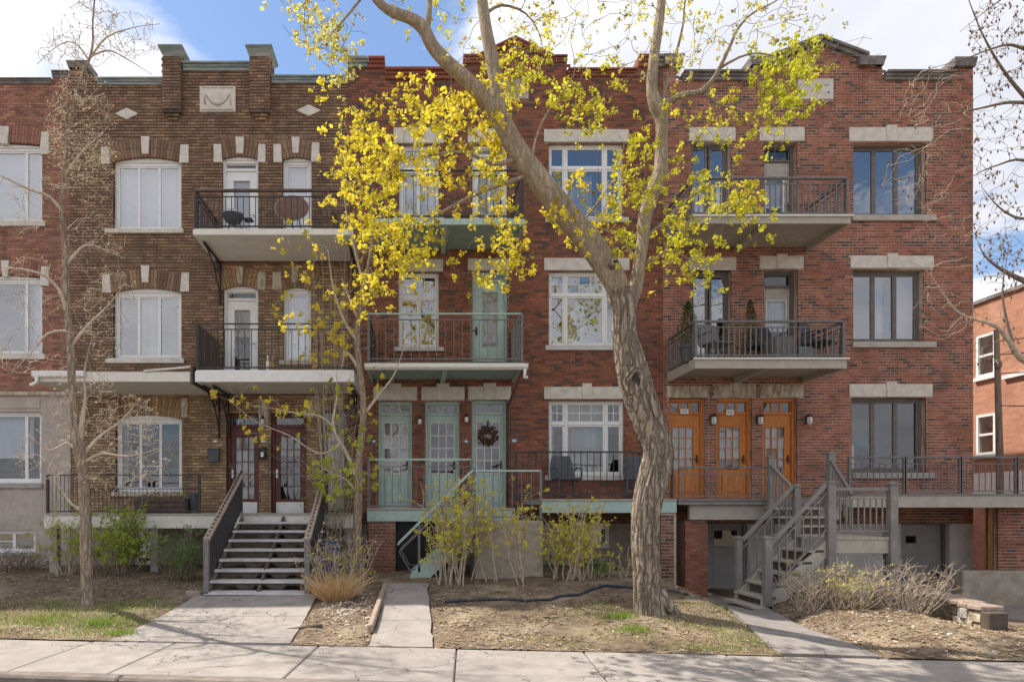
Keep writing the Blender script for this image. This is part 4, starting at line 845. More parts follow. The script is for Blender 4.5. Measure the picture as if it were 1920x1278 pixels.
# middle house
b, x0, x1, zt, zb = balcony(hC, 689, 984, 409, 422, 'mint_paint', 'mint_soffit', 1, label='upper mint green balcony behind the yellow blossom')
railing(b, (x0 + .04, YF + .03), (x1 - .04, YF + .03), zt, Z(317, YF), 'dark_metal', .14, .012, (.035, .03), .05, sub=.12)
railing(b, (x1 - .04, YF + .08), (x1 - .04, -.05), zt, Z(317, YF), 'dark_metal', .13, .012, (.035, .03), .05)
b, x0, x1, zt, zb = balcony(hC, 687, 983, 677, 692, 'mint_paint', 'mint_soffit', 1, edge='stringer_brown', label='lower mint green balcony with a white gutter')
g = MB().prismx([(YF - .12, zb + .09), (YF - .11, zb + .02), (YF - .05, zb - .02), (YF - .024, zb - .02), (YF - .024, zb + .09)], x0 - .03, x1 + .06); g.build('gutter', 'white_paint', b, bevel=.006)
MB().tube([(x1 + .0, YF - .07, zb), (x1 + .0, YF - .07, zb - .10), (x1 - .01, YF - .05, zb - .16), (x1 + .06, YF - .05, zb - .17)], .03, 8).build('spout', 'white_paint', b, smooth=True)
MB().tube([(x1 - .02, YF + .1, zb - .02), (x1 - .1, -.4, zb - .35), (x1 - .14, -.04, zb - .6), (x1 - .14, -.04, 1.7)], .025, 7).build('downpipe', 'stringer_brown', b, smooth=True)
railing(b, (x0 + .04, YF + .03), (x1 - .04, YF + .03), zt, Z(586, YF), 'grey_metal', .16, .012, (.035, .03), .05, sub=.13, top_mat='mint_paint')
railing(b, (x1 - .04, YF + .08), (x1 - .04, -.05), zt, Z(586, YF), 'grey_metal', .09, .018, (.035, .03), .05, top_mat='mint_paint')
railing(b, (x0 + .04, YF + .08), (x0 + .04, -.05), zt, Z(586, YF), 'dark_metal', .09, .018, (.035, .03), .05)
# right house
for k, (p0, p1, a, c, r_) in enumerate(((1297, 1594, 404, 420, 331), (1302, 1587, 671, 691, 600))):
    b, x0, x1, zt, zb = balcony(hD, p0, p1, a, c, 'taupe_paint', 'taupe_paint', 1, inset=.11, label=('upper' if not k else 'lower') + ' taupe balcony with slim grey balusters')
    MB().box(x0 - .03, x1 + .03, YF - .06, YF - .022, zt - .034, zt).build('drip_edge', 'cream_paint', b)
    for p_, q_ in (((x0 + .04, YF + .03), (x1 - .04, YF + .03)), ((x0 + .04, YF + .08), (x0 + .04, -.05)), ((x1 - .04, YF + .08), (x1 - .04, -.05))):
        railing(b, p_, q_, zt, Z(r_, YF), 'grey_metal', .105, .02, (.06, .04), .06, sub=.13)
# ------------------------------------------------------------------ porches
YD = -1.6
def porch(house, px0, px1, ptop, pbot, fascia, floor='taupe_paint', label=None, yd=YD, th=.05):
    x0, x1, zt, zb = X(px0, yd), X(px1, yd), Z(ptop, yd), Z(pbot, yd)
    n = int((x1 - x0) / .14); m = MB()
    p = MB().box(x0, x1, yd + .02, -.004, zt - .10, zt - .035).build('porch', fascia, house)
    if label: p['label'] = label
    fb = MB().box(0, (x1 - x0) / n - .005, yd - .02, -.004, zt - .033, zt).mesh('floor_board', floor)
    for k in range(n): inst('floor_board', fb, p, (x0 + (x1 - x0) * k / n, 0, 0))
    MB().box(x0, x1, yd, yd + .018, zb, zt - .036).build('fascia', fascia, p, bevel=.006)
    return p, x0, x1, zt, zb
p, x0, x1, zt, zb = porch(hB, 82, 662, 962, 990, 'cream_paint', label='long cream edged porch of the brown house')
ZB = zt
railing(p, (X(160, YD), YD + .05), (X(372, YD), YD + .05), zt, Z(889, YD), 'dark_metal', .075, .008, (.025, .02), .04, sub=.27)
railing(p, (x0 + .05, YD + .05), (X(150, YD), YD + .05), zt, Z(889, YD), 'dark_metal', .075, .008, (.025, .02), .04)
railing(p, (X(612, YD), YD + .05), (x1 - .05, YD + .05), zt, Z(880, YD), 'dark_metal', .12, .012, (.05, .025), .04, top_mat='worn_wood')
for xx in (x0 + .15, -5.0, x1 - .1): bx(xx - .07, xx + .07, YD + .05, YD + .19, -.1, zt - .102).build('pier', 'concrete', p)
p, x0, x1, zt, zb = porch(hC, 688, 966, 952, 977, 'mint_paint', label='mint edged porch in front of the three green doors'); ZC = zt
railing(p, (x0 + .03, YD + .05), (X(884, YD), YD + .05), zt, Z(859, YD), 'grey_metal', .15, .012, (.04, .035), .04, sub=.15, top_mat='mint_paint')
def brick_pier(house, a, b, yf, dep, z0, z1, pal, mortar, mat, cap=None):
    m = MB().box(a + .008, b - .008, yf + .01, yf + dep, z0, z1); pp = m.build('pier', mortar, house)
    r2 = random.Random(int(a * 100)); h = .0495; z = z0 + .01; j = 0; L_ = .178; W_ = b - a
    um = MB().box(0, L_ - .012, 0, .06, 0, h).mesh('brick', mat); uh = MB().box(0, L_ / 2 - .012, 0, .06, 0, h).mesh('brick', mat); us = MB().box(0, .06, 0, L_ - .012, 0, h).mesh('brick', mat)
    while z < z1 - .05:
        x = a
        first = j % 2
        while x < b - .05:
            half = first or (b - x < L_ * .8); first = 0; w_ = L_ / 2 if half else L_
            o = inst('brick', uh if half else um, pp, (x, yf + r2.uniform(-.003, .003), z), color=vary(r2.choice(pal), .16)); x += w_
        z += .064; j += 1
    return pp
brick_pier(hC, X(690, YD), X(742, YD), YD + .03, .5, -.1, zb - .004, [(.30, .13, .085), (.33, .16, .11), (.25, .10, .07), (.20, .10, .07)], 'mortar_light', 'brick')
m = MB().box(X(742, -1.2), X(835, -1.2), -1.2, -1.15, -.1, zb); m.build('dark_opening_sheet', 'plastic_black', p)  # black sheet and slats standing for the dark opening under the porch
for k in range(9): bx(X(745 + 10 * k, -1.22), X(745 + 10 * k, -1.22) + .045, -1.235, -1.202, -.05, zb - .02).build('slat', 'plastic_black', p)
p, x0, x1, zt, zb = porch(hC, 1012, 1269, 935, 961, 'mint_paint', label='raised mint edged porch under the big ground floor window'); ZC2 = zt
railing(p, (X(968, YD), YD + .05), (X(1262, YD), YD + .05), zt, Z(845, YD), 'dark_metal', .12, .013, (.035, .03), .10, sub=None)
brick_pier(hC, X(1240, YD), X(1270, YD), YD + .03, .4, -.1, zb - .004, [(.30, .16, .11), (.33, .20, .14), (.25, .12, .08), (.12, .08, .065)], 'mortar_light', 'brick')
p, x0, x1, zt, zb = porch(hD, 1272, 1492, 935, 946, 'grey_paint', 'grey_paint', label='grey porch in front of the three orange doors'); ZD = zt
bx(X(1294, YD + .08), x1 + .9, YD + .1, YD + .2, Z(974, YD + .1), zb + .002).build('beam', 'taupe_paint', p, bevel=.006)
railing(p, (x0 + .05, YD + .05), (X(1468, YD), YD + .05), zt, Z(874, YD), 'grey_metal', .10, .011, (.05, .035), .05, sub=.14)
MB().box(x1, X(1592, YD), YD + .02, -.004, zt - .10, zt - .001).build('floor', 'grey_paint', p)
brick_pier(hD, X(1285, -1.4), X(1327, -1.4), -1.4, .45, -.3, Z(975, -1.4), RED[:5], 'mortar_red', 'brick')
p2, x0, x1, zt2, zb2 = porch(hD, 1590, 2010, 925, 951, 'taupe_paint', 'grey_paint', label='right hand porch running past the house corner'); ZD2 = zt2
for k in range(4):
    xa = X(1590 + 105 * k + 6, YD); railing(p2, (xa, YD + .05), (X(1590 + 105 * (k + 1) + 4, YD), YD + .05), zt2, Z(855, YD), 'grey_metal', .105, .013, (.05, .035), .05, sub=.14)
# ------------------------------------------------------------------ stairs
def newel(part, x, y, z0, z1, mat='grey_paint', w=.10):
    n = bx(x - w / 2, x + w / 2, y - w / 2, y + w / 2, z0, z1 - .05).build('newel', mat, part, bevel=.006)
    c = w * .62; MB().add([(x - c, y - c, z1 - .05), (x + c, y - c, z1 - .05), (x + c, y + c, z1 - .05), (x - c, y + c, z1 - .05), (x - c, y - c, z1 - .028), (x + c, y - c, z1 - .028), (x + c, y + c, z1 - .028), (x - c, y + c, z1 - .028), (x, y, z1)],
        [(3, 2, 1, 0), (0, 1, 5, 4), (1, 2, 6, 5), (2, 3, 7, 6), (3, 0, 4, 7), (4, 5, 8), (5, 6, 8), (6, 7, 8), (7, 4, 8)])
    m = MB(); m.add([(x - c, y - c, z1 - .05), (x + c, y - c, z1 - .05), (x + c, y + c, z1 - .05), (x - c, y + c, z1 - .05), (x - c, y - c, z1 - .028), (x + c, y - c, z1 - .028), (x + c, y + c, z1 - .028), (x - c, y + c, z1 - .028), (x, y, z1)],
        [(3, 2, 1, 0), (0, 1, 5, 4), (1, 2, 6, 5), (2, 3, 7, 6), (3, 0, 4, 7), (4, 5, 8), (5, 6, 8), (6, 7, 8), (7, 4, 8)]); m.build('cap', mat, n)
    return n
def stairs_b():
    xl, xr, yb_, yt, zb_, n = -3.32, -1.68, -3.78, YD - .03, .30, 8
    s = emp('staircase', ((xl + xr) / 2, yb_, zb_ - .15), 'wide grey staircase up to the two dark red doors', 'staircase')
    rise = (ZB - zb_) / n; run = (yt - yb_) / n
    tm = MB().box(xl, xr, 0, run + .035, -.04, 0).mesh('tread', 'tread_grey')
    for k in range(n): inst('tread', tm, s, (0, yb_ + run * k, zb_ + rise * k))
    for k in range(n):                                 # scalloped risers of dark timber set back under each tread
        y = yb_ + run * k + .06; z1 = zb_ + rise * k - .041; z0 = z1 - rise + .05; m = MB(); w = (xr - xl - .1) / 3
        for j in range(3):
            a = xl + .05 + w * j; m.prism([(a, z1), (a + .0, z0), (a + w * .18, z0), (a + w * .32, z0 + .06), (a + w * .68, z0 + .06), (a + w * .82, z0), (a + w, z0), (a + w, z1)][::-1], y, y + .025)
        m.build('riser', 'stringer_brown', s)
    for x in (xl + .03, (xl + xr) / 2, xr - .03):
        m = MB().prismx([(yb_ + .03, zb_ - .20), (yt, ZB - .42), (yt, ZB - .06), (yb_ + .03, zb_ - .042)], x - .025, x + .025); m.build('stringer', 'stringer_brown', s)
    for x, dz in ((xl + .03, 0), (xr - .02, 0)):
        zb1, zt1 = 1.12 - dz, 2.27
        MB().beam((x, yb_ + .02, zb1), (x, yt - .05, zt1), .11, .05).build('handrail', 'worn_wood', s, bevel=.008)
        MB().beam((x, yb_ + .06, zb_ + .14), (x, yt - .05, zb_ + .1 + rise * n), .03, .03).build('bottom_rail', 'dark_metal', s)
        bm = MB().box(-.009, .009, -.03, .03, 0, .74).mesh('baluster', 'dark_metal')
        for k in range(20):
            t = (k + .5) / 20; inst('baluster', bm, s, (x, yb_ + .06 + (yt - yb_ - .1) * t, zb_ + .14 + (rise * n - .04) * t))
        bx(x - .04, x + .04, yb_ + .0, yb_ + .08, zb_ - .02, zb1 + .02).build('post', 'grey_metal', s)
        bx(x - .02, x + .02, yt - .06, yt - .02, zb_ + rise * n - .2, zt1).build('post', 'grey_metal', s)
stairs_b()
def stairs_c():
    y0, y1 = -2.55, -1.66; xt, xb, zt_, zb_, n = 1.03, -.02, 1.42, .44, 6
    s = emp('staircase', (xb, (y0 + y1) / 2, .3), 'steep mint green staircase beside the concrete landing', 'staircase')
    rise = (zt_ - zb_) / n; run = (xt - xb) / n
    tm = MB().box(-.03, run + .02, y0 + .02, y1 - .02, -.035, 0).mesh('tread', 'mint_paint')
    for k in range(n): inst('tread', tm, s, (xb + run * k, 0, zb_ + rise * k))
    for y in (y0, y1 - .04): MB().prism([(xb - .06, zb_ - .22), (xb + .1, zb_ - .22), (xt, zt_ - .3), (xt, zt_ + .02), (xb - .06, zb_ + .02)], y, y + .04).build('stringer', 'mint_paint', s, bevel=.004)
    bx(1.05, 2.25, -2.62, -1.63, .1, 1.40).build('landing', 'concrete_mossy', s, bevel=.012, label='stained concrete landing block')
    for y in (y0 + .02, y1 - .02):
        MB().beam((-.31, y, .98), (1.03, y, 2.30), .055, .03).build('handrail', 'mint_paint', s, bevel=.004); MB().beam((-.28, y, .86), (1.03, y, 2.12), .025, .02).build('lower_rail', 'grey_metal', s)
        for x, a, b in ((.075, .5, 1.34), (.55, .9, 1.80), (1.04, 1.4, 2.34)): bx(x - .02, x + .02, y - .02, y + .02, a, b).build('post', 'grey_metal', s)
        MB().tube([(-.28, y, .87), (-.1, y, .55), (.06, y, .55)], .012, 6).build('rail_end', 'grey_metal', s)
    railing(s, (1.05, y0 + .02), (2.22, y0 + .02), 1.41, 2.30, 'grey_metal', .16, .013, (.04, .03), .06, top_mat='mint_paint')
    bx(-.12, .15, y0 + .1, y1 - .1, .28, .40).build('step', 'mint_paint', s, bevel=.006)
stairs_c()
def stairs_d():
    yf, yk = -3.6, -2.68; xb, xt = 5.66, 6.62; zb_, zl, n = .20, 1.14, 5
    s = emp('staircase', (6.5, -3.1, 0), 'grey painted wooden staircase with square newels and a landing', 'staircase')
    rise = (zl - zb_) / n; run = (xt - xb) / n
    tm = MB().box(-.035, run + .02, yf + .02, yk - .02, -.04, 0).mesh('tread', 'taupe_paint')
    for k in range(n): inst('tread', tm, s, (xb - .08 + run * k, 0, zb_ + rise * k))
    inst('tread', MB().box(-.16, run, yf - .06, yk + .02, -.04, 0).mesh('tread', 'taupe_paint'), s, (xb - .12, 0, zb_ - rise * .75))
    for y in (yf + .02, yk - .06): MB().prism([(xb - .1, zb_ - .25), (xb + .12, zb_ - .25), (xt, zl - .28), (xt, zl - .02), (xb - .1, zb_ - .045)], y, y + .04).build('stringer', 'taupe_paint', s, bevel=.004)
    for k in range(n): bx(xb - .08 + run * k + .03, xb - .08 + run * k + .045, yf + .06, yk - .06, zb_ + rise * (k - 1), zb_ + rise * k - .041).build('riser', 'stringer_brown', s)
    # landing with its fascia and boards
    xl0, xl1 = xt, 7.66
    nb = 8; fb = MB().box(0, (xl1 - xl0) / nb - .006, yf - .02, -1.95, -.035, 0).mesh('floor_board', 'taupe_paint')
    for k in range(nb): inst('floor_board', fb, s, (xl0 + (xl1 - xl0) * k / nb, 0, zl + .02))
    bx(xl0 + .02, xl1, yf, yf + .04, zl - .24, zl - .017).build('fascia', 'taupe_paint', s, bevel=.006); bx(xl1 - .04, xl1, yf + .041, -1.96, zl - .24, zl - .017).build('fascia', 'taupe_paint', s, bevel=.006)
    # last steps up to the porch
    st = MB().box(6.72, 7.62, 0, .3, -.04, 0).mesh('tread', 'taupe_paint')
    for k in range(3): inst('tread', st, s, (0, -2.28 + .22 * k, zl + .02 + (ZD - zl - .02) * (k + 1) / 4)); bx(6.74, 7.6, -2.25 + .22 * k, -2.235 + .22 * k, zl + .02 + (ZD - zl) * k / 4, zl - .022 + (ZD - zl) * (k + 1) / 4).build('riser', 'stringer_brown', s)
    h = .93
    newel(s, xb - .02, yf, -.05, zb_ + h + .06, w=.12); newel(s, xb - .02, yk, -.1, zb_ + h + .02)
    newel(s, xt + .03, yf, .15, zl + h, w=.12); newel(s, xt + .03, yk, .0, zl + h - .02); newel(s, xl1 - .02, yf, .70, zl + h - .02, w=.12); bx(xl1 - .03, xl1 + .11, yf + .06, yf + .2, -.1, zl + .24).build('post', 'grey_paint', s, bevel=.01)
    newel(s, 6.72, -1.72, 1.1, ZD + .82); newel(s, 7.86, -1.72, 1.0, ZD2 + .80, w=.12)
    for y in (yf, yk): railing(s, (xb + .04, y), (xt - .02, y), (zb_ + .06, zl + .10), (zb_ + h - .04, zl + h - .02), 'grey_paint', .115, .02, (.06, .06), .05, sub=.17, ends=False)
    railing(s, (xt + .09, yf), (xl1 - .08, yf), zl + .06, zl + h - .12, 'grey_paint', .095, .018, (.05, .045), .06, sub=.17, ends=False)
    MB().beam((7.84, -1.76, ZD2 + .62), (7.66, -2.62, zl + .72), .05, .045).build('handrail', 'grey_metal', s); MB().beam((6.72, -1.76, ZD + .62), (6.65, -2.62, zl + .80), .05, .045).build('handrail', 'grey_paint', s)
    bm = MB().box(-.01, .01, -.01, .01, 0, .62).mesh('baluster', 'grey_paint')
    for k in range(7):
        t = (k + .5) / 7; inst('baluster', bm, s, (6.715 - .06 * t, -1.8 - .8 * t, ZD + .02 - (ZD - zl - .15) * t)); inst('baluster', bm, s, (7.83 - .17 * t, -1.8 - .8 * t, ZD2 - (ZD2 - zl - .1) * t))
    bx(xl0 + .1, xl0 + .19, yf + .05, yf + .14, -.1, zl - .24).build('post', 'taupe_paint', s)
stairs_d()
# ------------------------------------------------------------------ trees
class Grow:
    """skeleton that twigs attach themselves to"""
    def __init__(s, seed): s.p = []; s.d = []; s.r = []; s.rng = random.Random(seed); s.arr = None
    def add(s, pts):
        for i, (q, r) in enumerate(pts):
            a = pts[min(i + 1, len(pts) - 1)][0] - pts[max(i - 1, 0)][0]; s.p.append(tuple(q)); s.d.append(a.normalized() if a.length > 1e-6 else Vector((0, 0, 1))); s.r.append(r)
        s.arr = None
    def twig(s, t, m, rmax=.02, rk=.011, rmin=.0022, bend=.35, jit=.10, n=4, minr=0, maxlen=9, up=.15):
        if s.arr is None or len(s.arr) != len(s.p): s.arr = np.array(s.p)
        t = Vector(t); d = s.arr - np.array(t); dist = np.sqrt((d * d).sum(1)); dist = dist + .5 * np.maximum(0, d[:, 2]) ; i = int(dist.argmin())
        p = Vector(s.p[i]); L = (t - p).length
        if L < .03 or L > maxlen: return None
        r0 = min(s.r[i] * .75, rmax, rmin + rk * L); k = max(3, min(14, int(L / .09)))
        c1 = p + s.d[i] * L * bend + Vector((0, 0, 1)) * L * up * .4; c2 = t - (t - p).normalized() * L * .3 + Vector([s.rng.uniform(-1, 1) for _ in range(3)]) * L * jit * 1.5
        pts = []
        for j in range(k + 1):
            u = j / k; q = p * (1 - u) ** 3 + c1 * 3 * u * (1 - u) ** 2 + c2 * 3 * u * u * (1 - u) + t * u ** 3
            if 0 < j < k: q = q + Vector([s.rng.uniform(-1, 1) for _ in range(3)]) * L * jit * .22
            pts.append((q, r0 + (rmin - r0) * u))
        m.tube([q for q, _ in pts], [r for _, r in pts], n, cap=False); s.add(pts[1:]); return pts
def leaf_cluster(rng, n, spread, size, flat=.0, droop=0):
    m = MB()
    for k in range(n):
        c = Vector((rng.gauss(0, 1), rng.gauss(0, 1), rng.gauss(0, .8))) * spread * .55; c.z -= droop * rng.random() * spread
        a = Vector((rng.gauss(0, 1), rng.gauss(0, 1), rng.gauss(0, 1))).normalized(); b = a.orthogonal().normalized(); w = a.cross(b)
        s = size * rng.uniform(.65, 1.25); t = rng.uniform(.82, 1.15); m.tint = (t, t * rng.uniform(.95, 1.04), t * rng.uniform(.6, 1.2))
        pts = [c - b * s * .5, c - b * s * .1 + w * s * .42 + a * s * .10, c + b * s * .38 + w * s * .25 + a * s * .06, c + b * s * .55 - a * s * .08, c + b * s * .36 - w * s * .28 + a * s * .05, c - b * s * .12 - w * s * .40 + a * s * .10]
        m.add(pts, [(0, 1, 2, 3), (0, 3, 4, 5)])
    return m
def scatter_clusters(tree, name, protos, spots, mat, keep=300):
    """spots: (pos, scale, colour, proto). The ones that show largest are objects, the rest one mesh"""
    cam_p = Vector((0, -D, CAMZ))
    def inview(p):
        y = p.y + D; px = CX + S * p.x / y; py = CY - S * (p.z - CAMZ) / y; return 0 < px < 1920 and 0 < py < 1278
    spots = sorted(spots, key=lambda s: -(s[1] / (s[0] - cam_p).length if inview(s[0]) else 0))
    mesh = [p.mesh(name, mat) for p in protos]
    for pos, sc, c, k, rot in spots[:keep]: inst(name, mesh[k], tree, pos, rot, sc, c)
    if len(spots) > keep:
        m = MB()
        for pos, sc, c, k, rot in spots[keep:]:
            mt = rot.to_matrix(); pr = protos[k]; b = len(m.v); m.v += [tuple(pos + mt @ (Vector(v) * sc)) for v in pr.v]
            for f, t in zip(pr.f, pr.t): m.f.append(tuple(b + i for i in f)); m.t.append(tuple(x * y for x, y in zip(t, c)))
        m.build(name, mat, tree, kind='stuff')
from mathutils import Euler
def reuler(rng): return Euler((rng.uniform(0, 6.28), rng.uniform(0, 6.28), rng.uniform(0, 6.28)))
def limb(m, pts, step=.06, n=28, bark=.06, seed=0, freq=5.0, lump=.05):
    sp = spline(pts, step); cum = 0; acc = [0]
    if n <= 16: sp = [(q, max(.004, r * (1 - .85 * (i / (len(sp) - 1)) ** 2.2))) for i, (q, r) in enumerate(sp)]
    for (a, _), (b, _) in zip(sp, sp[1:]): cum += (b - a).length; acc.append(cum)
    def rn(i, k, a):
        z = acc[i]; ca, sa = math.cos(a), math.sin(a)
        v = noise.noise((ca * freq + seed, sa * freq, z * 1.1)); v2 = noise.noise((ca * freq * 2.3 + seed, sa * freq * 2.3 + 5, z * 2.4)); l = noise.noise((ca * 1.2 + seed, sa * 1.2, z * 2.2 + 9))
        return 1 + bark * (1 - 2.6 * abs(v)) + bark * .5 * v2 + lump * l
    m.tube([q for q, _ in sp], [r for _, r in sp], n, rn=rn); return sp
def px_pts(lst, y0, k=.68):
    """[(px, py, dy, r in px)] -> [(Vector, radius in m)]"""
    out = []
    for a, b, dy, r in lst:
        y = y0 + dy; out.append((P(a, b, y), r * k / S * (y + D)))
    return out
# ---- the maple in the middle
def maple():
    rng = random.Random(21); y0 = -4.95; bx_, by_ = X(1217, y0), y0
    zgr = zg(bx_, by_)
    t = emp('maple_tree', (bx_, by_, zgr), 'leaning forked maple with furrowed trunk, covered in yellow blossom', 'tree')
    g = Grow(5)
    trunk = px_pts([(1219, 1175, 0, 50), (1218, 1155, 0, 43), (1216, 1130, 0, 38), (1213, 1080, 0, 35), (1210, 1020, 0, 34), (1211, 970, 0, 35), (1216, 930, 0, 37), (1226, 890, 0, 38.5), (1234, 855, 0, 39), (1232, 830, 0, 38), (1217, 795, 0, 36.5), (1203, 755, 0, 39), (1190, 710, 0, 41), (1179, 665, 0, 36), (1171, 625, 0, 30), (1170, 585, 0, 31), (1166, 545, 0, 38)], y0, .67)
    m = MB(); sp = limb(m, trunk, .03, 110, .10, 1, 8.0, .06); g.add(sp[::2])
    m.build('trunk', 'bark', t, smooth=True)
    limbs = [
        ([(1172, 585, 0, 27), (1160, 545, 0, 32), (1138, 500, -.02, 35), (1104, 452, -.08, 35), (1065, 405, -.14, 34), (1022, 352, -.2, 33), (985, 305, -.26, 31), (958, 262, -.32, 28), (940, 225, -.36, 27), (922, 195, -.4, 25)], 48, .03),
        ([(945, 235, -.34, 20), (936, 205, -.36, 21), (929, 150, -.34, 19), (919, 95, -.3, 18), (909, 40, -.24, 16), (903, -15, -.15, 15), (905, -90, 0, 12), (915, -170, .2, 9), (930, -260, .4, 5)], 30, .03),
        ([(935, 215, -.38, 18), (905, 180, -.44, 21), (868, 143, -.52, 20), (836, 115, -.6, 19), (810, 85, -.66, 18), (793, 52, -.7, 18), (768, 34, -.75, 15), (738, 24, -.8, 14), (716, 10, -.84, 12), (698, -12, -.88, 11), (672, -60, -.95, 9), (640, -120, -1.0, 6)], 30, .03),
        ([(800, 58, -.69, 9), (804, 30, -.66, 9), (806, 0, -.6, 8), (812, -50, -.5, 7), (825, -120, -.3, 4)], 16, .02),
        ([(1172, 590, .03, 16), (1190, 545, .05, 20), (1198, 500, .08, 17), (1206, 445, .12, 16), (1210, 405, .15, 19), (1222, 365, .18, 21), (1238, 322, .2, 20), (1240, 270, .22, 16), (1240, 228, .23, 17), (1230, 198, .24, 20), (1222, 165, .25, 15), (1226, 110, .27, 14), (1234, 55, .3, 13), (1240, 0, .33, 12), (1238, -70, .36, 10), (1225, -160, .3, 7), (1215, -240, .3, 4)], 30, .035),
        ([(1226, 205, .24, 13), (1250, 192, .2, 10), (1280, 178, .15, 8.5), (1312, 172, .1, 7.5), (1335, 152, .05, 7), (1352, 122, .0, 6.5), (1368, 88, -.05, 6), (1385, 52, -.1, 5.5), (1410, 26, -.15, 4.5), (1450, 5, -.2, 4), (1500, -30, -.2, 3)], 14, .02),
        ([(1238, 200, .24, 6), (1252, 150, .2, 5), (1268, 100, .15, 4.5), (1280, 50, .1, 4), (1285, 0, .05, 3.5), (1300, -60, 0, 3)], 10, .02),
        ([(1110, 440, -.08, 7), (1068, 420, -.2, 6.5), (1035, 372, -.28, 5.5), (1003, 318, -.34, 5), (1000, 285, -.36, 4.2), (1010, 245, -.36, 3.8), (1030, 205, -.34, 3.4), (1060, 165, -.3, 3), (1078, 130, -.26, 2.4), (1070, 80, -.2, 2)], 10, .02),
        ([(965, 300, -.3, 8), (925, 308, -.42, 6.5), (890, 292, -.55, 5.5), (860, 285, -.66, 4.5), (815, 290, -.8, 4), (770, 300, -.9, 3.4), (725, 318, -1.0, 2.6)], 10, .02),
        ([(985, 330, -.28, 6), (930, 350, -.4, 5), (870, 375, -.5, 4.5), (815, 405, -.6, 3.8), (775, 430, -.65, 3), (735, 440, -.7, 2.2)], 10, .02),
        ([(1120, 470, -.05, 6), (1085, 430, .1, 5), (1110, 395, .2, 4.5), (1135, 360, .3, 4), (1160, 320, .4, 3), (1170, 270, .4, 2.4)], 10, .02),
        ([(1200, 500, .08, 6), (1165, 450, .2, 5), (1130, 430, .3, 4), (1095, 420, .4, 3)], 10, .02),
        ([(1205, 450, .12, 6), (1240, 420, .1, 5), (1275, 385, .05, 4.2), (1310, 360, .0, 3.5), (1350, 345, -.1, 3), (1400, 350, -.1, 2)], 10, .02),
        ([(1200, 500, .08, 6), (1235, 480, .0, 5), (1262, 470, -.1, 4), (1300, 490, -.2, 3), (1335, 500, -.3, 2)], 10, .02),
        ([(1350, 128, .0, 4), (1385, 108, -.05, 3.5), (1420, 100, -.1, 3), (1460, 108, -.1, 2.4), (1495, 130, -.1, 2)], 8, .02),
        ([(1320, 170, .1, 4), (1345, 195, .1, 3.4), (1380, 205, .0, 3), (1420, 215, -.1, 2.4), (1470, 200, -.1, 2)], 8, .02),
        ([(905, 30, -.2, 5), (940, 10, -.1, 4), (985, 25, 0, 3.2), (1010, 60, .1, 2.6), (1020, 110, .15, 2)], 8, .02),
        ([(690, -20, -.9, 5), (655, 25, -.9, 4), (625, 60, -.9, 3), (600, 90, -.9, 2.2)], 8, .02)]
    for i, (l, n, bk) in enumerate(limbs):
        m = MB(); sp = limb(m, px_pts(l, y0, .64), .06 if n > 12 else .1, n, bk, 11 + i, 4.0, .05); g.add(sp); m.build('limb', 'bark_smooth', t, smooth=True)
    # old wound: rolled lip and bare wood; dark patches paint the shade inside the openings
    def surf(px, py, k=1.0):
        best = min(spt, key=lambda q: abs(q[0].z - Z(py, y0))); c, r = best; dx = X(px, y0 - r) - c.x; dx = max(-.95 * r, min(.95 * r, dx)); return Vector((c.x + dx, c.y - math.sqrt(max(r * r - dx * dx, 1e-4)) * k, c.z))
    spt = spline(trunk, .01)
    def patch(pts, mat, name, k):
        m = MB(); L_ = []
        for a, b, w in pts: L_.append([surf(a - w, b, k), surf(a - w * .33, b, k * 1.012), surf(a + w * .33, b, k * 1.012), surf(a + w, b, k)])
        for A, B in zip(L_, L_[1:]):
            for j in range(3): m.face([A[j], A[j + 1], B[j + 1], B[j]])
        return m.build(name, mat, t, smooth=True)
    patch([(1178, 735, 3), (1183, 755, 9), (1192, 780, 14), (1203, 800, 16), (1212, 818, 13), (1219, 835, 4)], 'bare_wood', 'bare_wood', 1.05)
    patch([(1186, 748, .6), (1192, 762, 2), (1200, 780, 3.2), (1206, 795, 2.8), (1211, 801, .6)], 'bark_dark', 'slit_shade', 1.075)
    patch([(1190, 704, 2), (1190, 709, 6), (1191, 716, 8), (1193, 724, 8), (1195, 731, 6), (1197, 736, 2)], 'bark_dark', 'hollow_shade', 1.065)
    patch([(1190, 955, .6), (1194, 975, 3), (1197, 1005, 4), (1196, 1040, 5.5), (1192, 1070, 4.5), (1189, 1098, .8)], 'bark_dark', 'split_shade', 1.05)
    for rx, ry, rad, kk in ((11, 20, .024, 1.0), (16, 28, .020, .99)):
        ring = []
        for k in range(27):
            a = k / 26 * 6.283; q = surf(1192 + rx * math.cos(a) + 3 * math.sin(a), 720 - ry * math.sin(a), kk); ring.append(q + Vector((0, -.012, 0)))
        MB().tube(ring, [rad * (1 + .3 * math.sin(k * 1.7)) for k in range(27)], 8, cap=False).build('callus', 'bark', t, smooth=True)
    kn = P(1152, 492, y0 - .28); MB().tube([kn + Vector((0, .12, 0)), kn, kn + Vector((-.0, -.03, .0))], [.06, .05, .042], 12).build('branch_stub', 'bark', t, smooth=True); MB().lathe(kn + Vector((0, -.032, 0)), [(.001, -.02), (.028, -.01), (.028, .01), (.001, .02)], 10).build('stub_hole', 'bark_dark', t)
    # root flare
    m = MB()
    for k in range(2):
        a = (-.35, .55)[k]; e = Vector((bx_ + .42 * math.cos(a), by_ + .42 * math.sin(a), 0)); e.z = zg(e.x, e.y) - .03
        m.tube([Vector((bx_ + .12 * math.cos(a), by_ + .12 * math.sin(a), zgr + .30)), Vector((bx_ + .26 * math.cos(a), by_ + .26 * math.sin(a), zgr + .09)), e], [.10, .08, .03], 12)
    m.build('root', 'bark', t, smooth=True)
